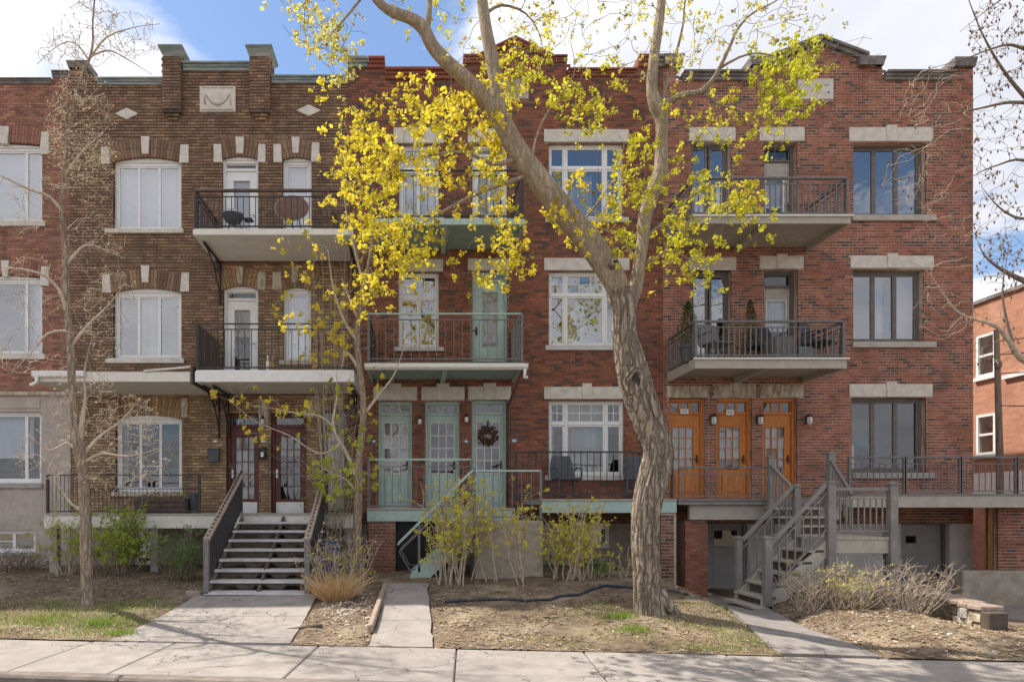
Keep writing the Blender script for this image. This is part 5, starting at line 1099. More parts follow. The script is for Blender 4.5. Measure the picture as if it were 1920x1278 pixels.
    # blossom sprays: (px, py, rx, ry, sprays, green, size, dy range)
    Y = (.82, .71, .07); YG = (.70, .66, .06); PALE = (.70, .65, .22); G = (.62, .62, .05)
    B = [(690, 250, 50, 60, 17, Y, 1), (705, 330, 60, 60, 20, Y, 1), (790, 210, 75, 45, 20, Y, 1.05), (850, 215, 60, 40, 16, Y, 1.1), (775, 320, 75, 45, 13, Y, 1), (690, 410, 50, 60, 22, Y, 1), (650, 300, 22, 90, 10, Y, .9),
         (900, 235, 60, 45, 14, Y, 1.1), (850, 340, 70, 60, 12, Y, 1), (940, 430, 55, 50, 12, Y, 1), (780, 440, 70, 45, 17, Y, 1), (730, 480, 50, 45, 14, Y, 1), (692, 545, 22, 40, 8, Y, .95), (890, 505, 70, 18, 5, Y, 1), (960, 500, 24, 30, 7, Y, 1), (930, 330, 40, 70, 8, Y, 1),
         (600, 60, 50, 50, 14, PALE, .9), (570, 30, 30, 40, 9, PALE, .9), (640, 130, 30, 50, 7, PALE, .85), (610, 160, 20, 25, 4, Y, .85), (640, 40, 30, 40, 5, PALE, .8),
         (955, 165, 50, 60, 14, Y, .95), (990, 115, 40, 40, 9, YG, .9), (1045, 150, 45, 40, 6, YG, .9), (1095, 165, 40, 45, 8, YG, .95), (1140, 215, 45, 55, 8, YG, .95), (1185, 300, 30, 60, 9, YG, 1), (1190, 360, 25, 40, 7, YG, 1), (1110, 350, 50, 50, 8, Y, 1), (1060, 410, 30, 30, 6, Y, 1), (1110, 450, 50, 35, 7, Y, 1), (1170, 430, 40, 40, 7, YG, 1),
         (1250, 450, 35, 45, 11, YG, 1), (1300, 490, 42, 28, 10, YG, 1), (1265, 535, 35, 16, 3, Y, .9), (1285, 370, 45, 50, 7, YG, .9), (1345, 350, 55, 45, 11, YG, 1), (1400, 370, 38, 30, 8, YG, 1.05), (1390, 420, 40, 20, 3, YG, .9), (1330, 285, 55, 40, 6, YG, .85),
         (1470, 125, 60, 35, 14, G, .95), (1510, 100, 45, 22, 10, G, .95), (1450, 175, 40, 45, 12, G, .95), (1495, 190, 30, 35, 8, G, .9), (1430, 250, 50, 45, 7, YG, .85), (1380, 210, 40, 40, 4, YG, .85), (1290, 210, 45, 30, 4, YG, .85),
         (1040, 40, 60, 45, 8, PALE, .6), (1130, 60, 70, 60, 10, PALE, .6), (1190, 120, 40, 40, 5, PALE, .6), (1300, 70, 60, 60, 10, PALE, .65), (1390, 50, 50, 40, 8, PALE, .65), (1450, 30, 50, 30, 6, PALE, .65), (960, 40, 50, 40, 7, PALE, .65), (1520, 20, 30, 30, 4, PALE, .6), (870, 80, 25, 40, 4, PALE, .7), (1290, 130, 50, 35, 5, PALE, .6)]
    targets = []
    for cx, cy, rx, ry, n, c, s in B:
        for _ in range(int(n * 1.0)):
            a = rng.uniform(0, 6.283); q = math.sqrt(rng.random()); dy = rng.uniform(-1.25, .75); px, py = cx + rx * q * math.cos(a), cy + ry * q * math.sin(a)
            targets.append((P(px, py, y0 + dy), c, s))
    for _ in range(170):                                # the part of the crown above the picture
        a = rng.uniform(0, 6.283); q = math.sqrt(rng.random()); z = rng.uniform(8.6, 11.3); rr = 3.4 * (1 - ((z - 9) / 4) ** 2 * .5)
        targets.append((Vector((X(1080, y0) + rr * q * math.cos(a), y0 + .8 * rr * q * math.sin(a) - .3, z)), YG, .9))
    arr = g.p; ref = np.array(arr); targets.sort(key=lambda q: float(((ref - np.array(q[0])) ** 2).sum(1).min()))
    m = MB(); spots = []; protos = [leaf_cluster(random.Random(k), 11, .055, .048, droop=.6) for k in range(5)]
    for T, c, s in targets:
        pts = g.twig(T, m, .017, .007, .0035, .3, .16, 4)
        ends = [T]
        if pts: ends += [pts[-2][0], pts[len(pts) * 2 // 3][0]]
        for k in range(rng.choice((3, 4, 4, 5)) if s > .7 else 3):
            q = rng.choice(ends) + Vector((rng.gauss(0, .12), rng.gauss(0, .12), rng.gauss(-.03, .12))); v = rng.uniform(.62, 1.18)
            spots.append((q, s * rng.uniform(.5, 1.25), (c[0] * v, c[1] * v * rng.uniform(.94, 1.05), c[2] * v), rng.randrange(5), reuler(rng)))
    for _ in range(420):                                # bare twiglets along the crown
        T = rng.choice(targets)[0] + Vector((rng.gauss(0, .35), rng.gauss(0, .35), rng.gauss(.05, .3))); g.twig(T, m, .010, .006, .003, .3, .18, 3, maxlen=1.4)
    m.build('twigs', 'twig_dark', t, smooth=True, kind='stuff')
    scatter_clusters(t, 'blossom_cluster', protos, spots, 'leaf')
maple()
# ---- slim bare tree on the left
def bare_left():
    rng = random.Random(4); y0 = -4.1; bx_ = X(165, y0); t = emp('bare_tree', (bx_, y0, zg(bx_, y0)), 'slim leafless tree with pale twigs in front of the brown house', 'tree'); g = Grow(6)
    tr = px_pts([(166, 1142, 0, 20), (165, 1120, 0, 17), (162, 1050, 0, 15), (160, 960, 0, 14.5), (156, 890, 0, 14), (150, 845, 0, 16), (142, 805, 0, 13), (138, 760, 0, 11), (134, 700, 0, 10), (132, 640, 0, 9.5), (127, 590, 0, 9), (124, 520, 0, 7.5), (121, 450, 0, 7), (116, 400, 0, 6.5), (119, 350, 0, 6), (123, 300, 0, 5.2), (128, 250, 0, 4.8), (135, 215, 0, 4.4), (144, 175, 0, 4), (156, 135, 0, 3.6), (168, 110, 0, 3.2), (174, 80, 0, 2.8), (174, 40, 0, 2.2), (178, -10, 0, 1.8), (180, -60, 0, 1.2)], y0)
    m = MB(); sp = limb(m, tr, .05, 22, .05, 3, 4.0, .03); g.add(sp); m.build('trunk', 'bark_pale', t, smooth=True)
    L_ = [[(148, 835, 0, 9), (154, 790, -.02, 7), (160, 745, -.05, 5), (158, 700, -.08, 3.5), (170, 640, -.1, 2.2)], [(126, 590, 0, 6), (112, 545, -.1, 4.8), (85, 518, -.2, 4), (45, 505, -.3, 3.4), (0, 500, -.4, 2.6), (-60, 480, -.5, 2)], [(118, 400, 0, 5), (95, 370, -.1, 4.2), (55, 355, -.2, 3.6), (20, 338, -.3, 3), (-40, 310, -.4, 2.4)],
          [(132, 650, 0, 5), (165, 610, .05, 4), (205, 570, .1, 3), (235, 530, .15, 2.2)], [(122, 500, 0, 4.5), (160, 460, .05, 3.4), (200, 470, .1, 2.6), (235, 485, .1, 2)], [(120, 330, 0, 4), (150, 290, .05, 3.2), (180, 260, .1, 2.6), (205, 235, .1, 2)], [(172, 105, 0, 2.6), (205, 95, .05, 2.2), (245, 115, .1, 1.8), (285, 140, .1, 1.4)],
          [(170, 108, 0, 2.6), (200, 70, 0, 2.2), (250, 52, .05, 1.8), (300, 45, .1, 1.4)], [(166, 112, 0, 2.4), (140, 80, 0, 2), (110, 85, -.05, 1.6), (70, 120, -.1, 1.3)], [(150, 860, 0, 6), (185, 820, .05, 4.5), (225, 790, .1, 3.4), (265, 745, .15, 2.4)], [(152, 870, 0, 5), (190, 850, .0, 4), (240, 855, .0, 3), (300, 840, .0, 2.2)], [(150, 850, 0, 5), (125, 830, -.1, 4), (95, 845, -.2, 3), (60, 820, -.3, 2.2)],
          [(158, 960, 0, 4.5), (135, 945, -.05, 4), (120, 925, -.1, 3.4), (105, 905, -.15, 2.6), (85, 895, -.2, 2)], [(130, 620, 0, 4), (90, 625, -.1, 3), (55, 665, -.2, 2.4), (20, 700, -.3, 1.8)]]
    for i, l in enumerate(L_):
        m = MB(); sp = limb(m, px_pts(l, y0), .09, 8, .03, i, 3, .03); g.add(sp); m.build('limb', 'twig_pale', t, smooth=True)
    T = []
    for cx, cy, rx, ry, n in ((170, 60, 60, 70, 90), (240, 70, 60, 50, 50), (110, 90, 40, 40, 30), (150, 230, 65, 100, 150), (120, 300, 50, 70, 60), (185, 320, 50, 60, 50), (50, 380, 60, 60, 40), (180, 450, 60, 70, 60), (60, 540, 60, 70, 60), (200, 570, 60, 70, 90), (160, 660, 70, 60, 40), (160, 760, 70, 60, 110), (240, 790, 60, 50, 80), (210, 870, 70, 50, 80), (80, 850, 60, 50, 50), (290, 860, 40, 50, 25), (40, 660, 50, 50, 30)):
        for _ in range(int(n * 1.9)):
            a = rng.uniform(0, 6.283); q = math.sqrt(rng.random()); T.append(P(cx + rx * q * math.cos(a), cy + ry * q * math.sin(a), y0 + rng.uniform(-.8, .9)))
    ref = np.array(g.p); T.sort(key=lambda q: float(((ref - np.array(q)) ** 2).sum(1).min()))
    m = MB(); dry = []
    for q in T:
        p = g.twig(q, m, .011, .005, .0038, .4, .22, 3, up=.3)
        if p: dry.append((q, p[len(p) // 2][0]))
    m.build('twigs', 'twig_pale', t, smooth=True, kind='stuff')
    m = MB()                                             # curled seed keys still hanging on
    for q, h in dry:
        py = CY - S * (q.z - CAMZ) / (q.y + D)
        dens = 4.5 if 130 < py < 340 else (.9 if py < 700 else 1.2)
        for _ in range(int(dens * rng.random() + .5)):
            c = q.lerp(h, rng.random()) + Vector((rng.gauss(0, .035), rng.gauss(0, .035), rng.gauss(-.02, .04))); a = Vector((rng.gauss(0, 1), rng.gauss(0, 1), rng.gauss(0, 1))).normalized(); b = a.orthogonal().normalized() * rng.uniform(.012, .026); w = a.cross(b) * .5
            m.tint = vary((.58, .46, .29), .3); m.face([c - b, c + w, c + b, c - w])
    m.build('seed_keys', 'dry', t, kind='stuff')
bare_left()
# ---- young tree with thin yellow blossom between the left and middle houses
def sapling():
    rng = random.Random(14); y0 = -2.35; bx_ = X(664, y0); t = emp('young_tree', (bx_, y0, zg(bx_, y0)), 'slender young tree with sparse yellow blossom beside the mint porch', 'tree'); g = Grow(8)
    tr = px_pts([(662, 1100, 0, 14), (664, 1075, 0, 12), (668, 1020, 0, 12.5), (671, 960, 0, 12), (672, 900, 0, 11), (674, 850, 0, 10), (680, 800, 0, 9), (681, 750, 0, 8.5), (674, 690, 0, 8), (670, 640, 0, 8), (674, 590, 0, 6.5), (684, 540, 0, 5), (692, 490, 0, 4), (700, 430, 0, 3), (705, 360, -.1, 2)], y0)
    m = MB(); sp = limb(m, tr, .05, 20, .05, 9, 4, .03); g.add(sp); m.build('trunk', 'bark_pale', t, smooth=True)
    L_ = [[(672, 900, 0, 6), (650, 850, -.05, 5), (625, 800, -.1, 4.5), (632, 740, -.1, 4), (630, 690, -.1, 3)], [(625, 800, -.1, 3.4), (600, 780, -.2, 3), (560, 775, -.3, 2.4), (510, 765, -.35, 1.8), (470, 760, -.4, 1.4)], [(680, 780, 0, 5), (710, 740, .1, 4), (740, 700, .15, 3), (760, 640, .2, 2)], [(672, 690, 0, 5), (650, 660, -.05, 4), (640, 690, -.1, 3)], [(670, 640, 0, 5), (645, 600, -.1, 4), (625, 540, -.2, 3), (615, 470, -.2, 2.2)], [(673, 600, 0, 4.5), (655, 560, .1, 3.6), (640, 520, .2, 2.6)], [(684, 540, 0, 3.6), (665, 470, -.1, 3), (650, 400, -.15, 2.4), (640, 330, -.2, 1.8)],
          [(640, 830, -.08, 3), (600, 850, -.15, 2.6), (540, 815, -.2, 2), (480, 790, -.25, 1.6), (430, 750, -.3, 1.2)], [(672, 930, 0, 4), (650, 900, -.1, 3), (610, 880, -.15, 2.2), (580, 850, -.2, 1.6)]]
    for i, l in enumerate(L_):
        m = MB(); sp = limb(m, px_pts(l, y0), .09, 8, .03, i, 3, .03); g.add(sp); m.build('limb', 'twig_pale', t, smooth=True)
    T = []; Y = (.80, .66, .08); V = (.48, .52, .08)
    for cx, cy, rx, ry, n, c in ((640, 590, 40, 80, 40, Y), (560, 560, 50, 70, 30, Y), (600, 640, 60, 50, 35, Y), (690, 500, 30, 60, 26, Y), (520, 780, 70, 60, 26, Y), (450, 750, 60, 30, 12, Y), (620, 780, 50, 70, 26, V), (640, 880, 50, 60, 40, V), (600, 900, 40, 50, 20, V), (690, 720, 40, 60, 10, Y), (560, 460, 50, 50, 14, Y), (640, 380, 40, 60, 16, Y), (690, 860, 20, 80, 20, V)):
        for _ in range(n):
            a = rng.uniform(0, 6.283); q = math.sqrt(rng.random()); T.append((P(cx + rx * q * math.cos(a), cy + ry * q * math.sin(a), y0 + rng.uniform(-.55, .6)), c))
    ref = np.array(g.p); T.sort(key=lambda q: float(((ref - np.array(q[0])) ** 2).sum(1).min()))
    m = MB(); spots = []; protos = [leaf_cluster(random.Random(40 + k), 6, .045, .062, droop=.6) for k in range(4)]
    for q, c in T:
        g.twig(q, m, .009, .005, .0032, .4, .2, 3, up=.25)
        if rng.random() < .8: spots.append((q, rng.uniform(.7, 1.45), vary(c, .15), rng.randrange(4), reuler(rng)))
    m.build('twigs', 'twig_pale', t, smooth=True, kind='stuff'); scatter_clusters(t, 'blossom_cluster', protos, spots, 'leaf', 300)
sapling()
# ---- bare tree standing just outside the right edge
def bare_right():
    rng = random.Random(31); y0 = -4.3; bx_ = X(2030, y0); t = emp('bare_tree', (bx_, y0, zg(bx_, y0)), 'dark leafless tree reaching in from the right edge across the sky', 'tree'); g = Grow(9)
    tr = px_pts([(2032, 1170, 0, 34), (2030, 1100, 0, 28), (2028, 950, 0, 26), (2022, 800, 0, 25), (2015, 650, 0, 24), (2012, 500, 0, 22), (2015, 380, 0, 19), (2010, 260, 0, 16), (2000, 150, 0, 13), (1990, 40, 0, 10), (1985, -80, 0, 6)], y0)
    m = MB(); sp = limb(m, tr, .07, 22, .06, 13, 4, .03); g.add(sp); m.build('trunk', 'bark_pale', t, smooth=True)
    L_ = [[(2012, 700, 0, 12), (1960, 690, -.1, 10), (1915, 672, -.2, 8.5), (1893, 640, -.25, 7), (1868, 612, -.3, 5.5), (1832, 600, -.3, 5), (1800, 588, -.3, 4.4), (1775, 560, -.3, 3.6), (1755, 530, -.3, 3), (1735, 505, -.3, 2.4), (1700, 488, -.3, 2)], [(2012, 560, 0, 12), (1960, 540, 0, 10), (1910, 522, 0, 8), (1870, 500, 0, 6.5), (1845, 478, 0, 5), (1832, 450, 0, 4)], [(2014, 330, 0, 9), (1970, 230, .1, 7), (1920, 180, .2, 5.5), (1880, 130, .2, 4.5), (1845, 70, .2, 3.6), (1820, 10, .2, 3), (1800, -50, .2, 2.4)],
          [(2010, 280, 0, 8), (1960, 205, -.1, 6.5), (1905, 192, -.15, 5), (1860, 198, -.2, 4), (1830, 205, -.2, 3.4), (1760, 215, -.2, 2.6), (1690, 222, -.2, 2)], [(2008, 200, 0, 7), (1960, 120, .0, 5.5), (1900, 85, .1, 4.4), (1850, 95, .1, 3.4), (1810, 110, .1, 2.4), (1740, 130, .1, 1.8)], [(1990, 60, 0, 6), (1945, 20, .1, 4.5), (1900, -10, .1, 3.4), (1850, 20, .1, 2.4), (1800, 60, .1, 1.8)], [(2014, 420, 0, 8), (1960, 400, .1, 6), (1915, 410, .1, 4.6), (1875, 390, .1, 3.6), (1840, 350, .1, 2.6)], [(2013, 460, 0, 7), (1960, 330, .05, 5.5), (1915, 300, .05, 4.4), (1870, 310, .0, 3.4), (1825, 330, .0, 2.4), (1760, 380, 0, 1.8)], [(1900, 650, -.25, 4.5), (1885, 590, -.2, 3.5), (1880, 540, -.2, 3), (1890, 470, -.2, 2.2)]]
    for i, l in enumerate(L_):
        m = MB(); sp = limb(m, px_pts(l, y0), .09, 9, .03, i, 3, .03); g.add(sp); m.build('limb', 'twig_pale' if i == 0 else 'twig_dark', t, smooth=True)
    T = []
    for cx, cy, rx, ry, n in ((1870, 80, 60, 90, 120), (1860, 240, 60, 80, 60), (1870, 400, 50, 90, 80), (1880, 500, 50, 60, 50), (1760, 190, 70, 70, 40), (1720, 330, 70, 70, 34), (1770, 580, 60, 60, 26), (1860, 640, 50, 60, 24), (1780, 450, 60, 60, 22), (1960, 200, 50, 200, 60)):
        for _ in range(int(n * 1.8)):
            a = rng.uniform(0, 6.283); q = math.sqrt(rng.random()); T.append(P(cx + rx * q * math.cos(a), cy + ry * q * math.sin(a), y0 + rng.uniform(-.7, .8)))
    ref = np.array(g.p); T.sort(key=lambda q: float(((ref - np.array(q)) ** 2).sum(1).min()))
    m = MB(); m2 = MB(); bud = MB()
    for q in T:
        g.twig(q, m2 if q.x < X(1800, y0) else m, .010, .005, .0036, .4, .2, 3, up=.3)
        if rng.random() < .5:
            bud.tint = vary((.20, .12, .07), .3); bud.tube([q, q + Vector((rng.uniform(-.01, .01), 0, -.02)), q + Vector((rng.uniform(-.02, .02), 0, -.045))], [.005, .015, .005], 4)
    m.build('twigs', 'twig_dark', t, smooth=True, kind='stuff'); m2.build('twigs', 'twig_pale', t, smooth=True, kind='stuff'); bud.build('buds', 'dry', t, kind='stuff')
bare_right()
# ------------------------------------------------------------------ shrubs
def shrub(name, label, cat, x, y, h, rad, stems, leaves, leafc, lsize, wood='twig_pale', seed=1, lean=(0, 0), spread=.35, group=None, side=3, r0=.009, leaf_lo=.25, vertical=.5, mat='leaf', keep=0):
    rng = random.Random(seed); z = zg(x, y) if y < 1 else 0; t = emp(name, (x, y, z), label, cat, group); m = MB(); lm = MB(); tips = []
    for k in range(stems):
        a = rng.uniform(0, 6.283); q = math.sqrt(rng.random()); b = Vector((x + rad * spread * q * math.cos(a), y + rad * spread * q * math.sin(a), z - .03)); hh = h * rng.uniform(.55, 1.05)
        e = b + Vector((rad * (1 - spread) * q * math.cos(a) * 1.1 + lean[0] * hh + rng.gauss(0, .05 + .22 * rad), rad * (1 - spread) * q * math.sin(a) + lean[1] * hh + rng.gauss(0, .05 + .2 * rad), hh)); pts = []
        c = b.lerp(e, .5) + Vector((rng.gauss(0, .25) * rad, rng.gauss(0, .25) * rad, hh * .12 * vertical))
        for j in range(8):
            u = j / 7; pts.append(b * (1 - u) ** 2 + c * 2 * u * (1 - u) + e * u * u + Vector((rng.gauss(0, .018), rng.gauss(0, .018), 0)) * (1 if 0 < j else 0))
        m.tube(pts, [r0 * (1 - .75 * j / 7) * rng.uniform(.8, 1.2) for j in range(8)], 4, cap=False); tips.append(pts)
        for s_ in range(side):
            j = rng.randrange(2, 7); p0 = pts[j]; d = Vector((rng.gauss(0, 1), rng.gauss(0, 1), rng.uniform(.1, 1.2))).normalized() * rng.uniform(.10, .32) * h; sp = [p0, p0 + d * .5 + Vector((rng.gauss(0, .02), rng.gauss(0, .02), .02)), p0 + d]
            m.tube(sp, [r0 * .4, r0 * .3, r0 * .18], 3, cap=False); tips.append([p0, sp[1], sp[1], sp[1], sp[2], sp[2], sp[2], sp[2]])
    m.build('stems', wood, t, smooth=True, kind='stuff')
    for k in range(leaves):
        p = rng.choice(tips); u = leaf_lo + (1 - leaf_lo) * rng.random(); f = u * 7; j = min(int(f), 6); c = p[j].lerp(p[j + 1], f - j) + Vector((rng.gauss(0, .02), rng.gauss(0, .02), rng.gauss(0, .02)))
        a = Vector((rng.gauss(0, 1), rng.gauss(0, 1), rng.gauss(.3, 1))).normalized(); b = a.orthogonal().normalized(); w = a.cross(b); s_ = lsize * rng.uniform(.6, 1.3); lm.tint = vary(rng.choice(leafc), .18)
        lm.add([c - b * s_ * .5, c + w * s_ * .28 + a * s_ * .08, c + b * s_ * .55, c - w * s_ * .28 + a * s_ * .08], [(0, 1, 2), (0, 2, 3)])
    if leaves: lm.build('leaves', mat, t, kind='stuff')
    return t
GRN = [(.26, .38, .06), (.32, .43, .07), (.20, .30, .05)]; YGN = [(.70, .66, .10), (.60, .60, .10), (.78, .70, .12)]; JUN = [(.15, .30, .09), (.20, .36, .10), (.26, .42, .12)]; TAN = [(.38, .26, .13), (.45, .33, .18), (.30, .20, .11)]
shrub('shrub', 'bright green bush behind the slim bare tree, by the cellar window', 'shrub', X(215, -2.2), -2.2, 1.35, .66, 26, 3600, [(.36, .44, .07), (.30, .40, .06), (.42, .48, .09)], .06, 'twig_dark', 2, side=7, spread=.6)
shrub('shrub', 'thin yellowish green bush growing left of the slim bare tree', 'shrub', X(120, -2.0), -2.0, 1.35, .5, 16, 1300, [(.46, .50, .11), (.40, .46, .09)], .045, 'twig_pale', 3, side=4)
shrub('juniper_bush', 'soft green juniper bush left of the wide grey staircase', 'shrub', X(345, -2.6), -2.6, .95, .42, 46, 2600, JUN, .035, 'twig_dark', 4, side=6, leaf_lo=.05, spread=.6)
shrub('dry_shrub', 'low tangle of dead brown stems under the left stucco wall', 'shrub', X(30, -1.3), -1.3, .55, 1.1, 70, 260, TAN, .04, 'twig_dark', 5, side=3, mat='dry')
shrub('shrub', 'leafy bush on the left porch edge behind the slim bare tree', 'shrub', X(225, -1.9), -1.9, 1.72, .32, 12, 420, [(.24, .33, .05), (.18, .27, .04)], .05, 'twig_pale', 6, side=4, leaf_lo=.55)
shrub('flowering_shrub', 'tall yellow leaved shrub left of the stained concrete landing', 'shrub', X(848, -2.95), -2.95, 1.75, .52, 22, 2200, YGN, .058, 'twig_pale', 7, side=10, r0=.014, vertical=1, spread=.75, leaf_lo=.3)
shrub('flowering_shrub', 'yellow leaved shrub growing in front of the stained concrete landing', 'shrub', X(950, -2.95), -2.98, 1.75, .55, 8, 800, YGN, .058, 'twig_pale', 8, side=9, r0=.013, leaf_lo=.45, vertical=1, spread=.8)
shrub('flowering_shrub', 'dense yellow leaved shrub right of the stained concrete landing', 'shrub', X(1070, -2.75), -2.8, 1.35, .48, 26, 2200, YGN, .056, 'twig_pale', 9, side=10, r0=.013, spread=.75)
shrub('low_plant', 'small bright green plant right of the yellow shrubs', 'plant', X(1118, -2.4), -2.4, .38, .32, 30, 700, [(.16, .34, .05), (.22, .40, .06)], .035, 'twig_pale', 10, side=2)
for k, (px, h) in enumerate(((1140, .5), (1162, .75), (1172, .9))): shrub('seedling', ('short', 'middle', 'tall')[k] + ' thin seedling of three between the yellow shrub and the maple', 'plant', X(px, -2.6), -2.6, h, .05, 2, 14, YGN, .07, 'twig_pale', 20 + k, side=0)
shrub('dry_shrub', 'pale dry shrub with thin yellow leaves at the foot of the young tree', 'shrub', X(640, -3.55), -3.55, .95, .52, 44, 420, [(.58, .54, .12), (.55, .42, .22)], .055, 'twig_pale', 11, side=5, spread=.65)
shrub('dry_grass', 'tuft of orange dead grass between the left and middle walkways', 'grass tuft', X(628, -4.0), -4.0, .46, .46, 420, 0, TAN, .03, 'straw', 12, side=0, spread=.35, r0=.0045)
shrub('dry_shrub', 'bare bush with yellow green shoots in front of the right staircase', 'shrub', X(1580, -4.45), -4.45, .72, .60, 46, 460, [(.58, .58, .13), (.46, .50, .13), (.58, .46, .26)], .055, 'twig_pale', 13, side=7, spread=.5)
shrub('dry_shrub', 'bare brown bush with spreading stems before the right cellar door', 'shrub', X(1695, -4.5), -4.5, .80, .62, 60, 80, TAN, .05, 'twig_pale', 14, side=6, spread=.45)
shrub('dry_shrub', 'small bare brown bush left of the yellow green bush by the right steps', 'shrub', X(1515, -4.4), -4.4, .60, .34, 60, 60, TAN, .04, 'twig_pale', 15, side=5, spread=.5)
shrub('vine', 'leafy vine climbing beside the right handrail of the wide staircase', 'vine', X(632, -1.85), -1.85, 2.3, .30, 20, 420, [(.28, .34, .06), (.36, .34, .10), (.40, .30, .12)], .05, 'twig_pale', 16, side=4, vertical=1)
shrub('vine', 'brown tangled vine on the lower balcony of the brown house', 'vine', X(625, -1.0), -.95, 6.4, .42, 26, 700, [(.42, .32, .18), (.50, .42, .10), (.36, .28, .16)], .045, 'twig_pale', 17, side=5, leaf_lo=.66, vertical=.4)
# ------------------------------------------------------------------ ground cover
def cover():
    rng = random.Random(77); lit = MB(); gr = MB(); chips = MB()
    def leaf(m, x, y, s, c, lift=.0):
        z = zg(x, y) + .006 + lift; a = rng.uniform(0, 6.283); t = rng.gauss(0, .35); u = rng.gauss(0, .35); ca, sa = math.cos(a) * s, math.sin(a) * s; m.tint = vary(c, .25)
        m.face([(x - ca, y - sa, z - s * t * .4 + .004), (x + sa * .55, y - ca * .55, z + s * abs(u) * .6), (x + ca, y + sa, z + s * t * .4 + .006), (x - sa * .55, y + ca * .55, z + s * abs(u) * .5)])
    DRY = [(.36, .27, .18), (.46, .37, .26), (.28, .20, .13), (.18, .125, .085), (.52, .44, .34), (.33, .23, .14), (.38, .24, .12)]
    def off(x, y): return dpath(x, y, PB) < 1.0 or dpath(x, y, PC) < .36 or dpath(x, y, PD) < .45 or y < yb(x) + .02
    n = 0
    while n < 17000:
        x = rng.uniform(-7.5, 8.2); y = rng.uniform(-7.2, -1.0)
        if off(x, y): continue
        dn = sm(noise.noise((x * 1.1, y * 1.5, 4)) * 1.1 + .55)
        if y > -2.2: dn *= .6
        if x > 5.2: dn = .8
        if rng.random() > dn: continue
        leaf(lit, x, y, rng.uniform(.012, .03) if rng.random() < .8 else rng.uniform(.03, .045), rng.choice(DRY)); n += 1
    for _ in range(900):                               # blown onto the paving
        x = rng.uniform(-7, 8); y = yb(x) + rng.uniform(-.55, .05); z = .012
        if rng.random() < .6: 
            s = rng.uniform(.006, .014); a = rng.uniform(0, 6.28); lit.tint = vary(rng.choice(DRY), .2); lit.face([(x - s, y, z), (x, y - s * .6, z + .004), (x + s, y, z), (x, y + s * .6, z + .004)])
    lit.build('leaf_litter', 'dry', kind='stuff'); bpy.data.objects['leaf_litter']['label'] = 'dry brown leaves and twigs scattered over the front yards'; bpy.data.objects['leaf_litter']['category'] = 'leaf litter'
    for _ in range(90000):
        x = rng.uniform(-7.4, 4.6); y = rng.uniform(-6.9, -3.9)
        if off(x, y): continue
        if x < -3.4: d = 1.25 * sm((noise.noise((x * .9, y * 1.6, 2)) + .40) / .6) * sm((-3.7 - y) / .5) * (.35 + .65 * sm((-4.6 - x) / 1.2))
        elif x > .3: d = .62 * sm((x - .5) / 2.4) * sm((noise.noise((x * .9, y * 1.3, 6)) + .3) / .6) * sm((-4.0 - y) / .7)
        else: d = 0
        if rng.random() > d * .85: continue
        h = rng.uniform(.025, .07); a = rng.uniform(0, 6.283); w = .006; z = zg(x, y) - .004; ln = rng.gauss(0, .5) * h, rng.gauss(0, .5) * h
        dry = noise.noise((x * 1.7, y * 1.7, 12)) + rng.gauss(0, .25)
        gr.tint = vary((.26, .33, .08), .3) if dry < (.06 if x < 0 else -.06) else vary((.46, .39, .25), .2)
        gr.face([(x - w * math.cos(a), y - w * math.sin(a), z), (x + w * math.cos(a), y + w * math.sin(a), z), (x + ln[0], y + ln[1], z + h)])
    for cx, cy, n, rr, hh in ((X(215, -5.0), -5.05, 500, .28, .07), (X(80, -4.9), -5.0, 500, .35, .07), (X(238, -5.6), -5.75, 260, .12, .09), (X(180, -5.2), -5.2, 240, .12, .10), (X(1164, -5.1), -5.15, 330, .12, .08), (X(1185, -5.7), -5.75, 300, .13, .07), (X(235, -4.4), -4.4, 500, .3, .05)):
        for _ in range(n):
            x = cx + rng.gauss(0, rr * 1.0); y = cy + rng.gauss(0, rr * .6)
            if off(x, y): continue
            h = hh * rng.uniform(.5, 1.2); a = rng.uniform(0, 6.28); w = .006; z = zg(x, y) - .004; gr.tint = vary((.26, .36, .07), .25); gr.face([(x - w * math.cos(a), y - w * math.sin(a), z), (x + w * math.cos(a), y + w * math.sin(a), z), (x + rng.gauss(0, .4) * h, y + rng.gauss(0, .4) * h, z + h)])
    o = gr.build('grass', 'leaf', kind='stuff'); o['label'] = 'sparse new grass among last year\'s dead blades'; o['category'] = 'grass'
    for _ in range(420):                               # pale wood chips and stones
        if rng.random() < .62: x, y = rng.gauss(-1.0, .3), rng.gauss(-4.85, .5)
        else: x, y = rng.uniform(5.3, 8.3), rng.uniform(-6.9, -3.8)
        if off(x, y): continue
        s = rng.uniform(.012, .035); z = zg(x, y); a = rng.uniform(0, 3.14); chips.tint = vary(rng.choice([(.52, .45, .36), (.62, .57, .50), (.40, .28, .18)]), .2)
        ca, sa = math.cos(a), math.sin(a); q = [(-1, -.5), (1, -.45), (.9, .5), (-.85, .55)]
        b = [(x + s * (u * ca - v * sa), y + s * (u * sa + v * ca), z - .01) for u, v in q]; tt = [(x + s * .8 * (u * ca - v * sa), y + s * .8 * (u * sa + v * ca), z + s * rng.uniform(.35, .7)) for u, v in q]
        chips.add(b + tt, [(4, 5, 6, 7), (0, 1, 5, 4), (1, 2, 6, 5), (2, 3, 7, 6), (3, 0, 4, 7)])
    o = chips.build('wood_chips', 'tinted', kind='stuff'); o['label'] = 'pale wood chips and pebbles lying in the planting beds'; o['category'] = 'wood chips'
cover()
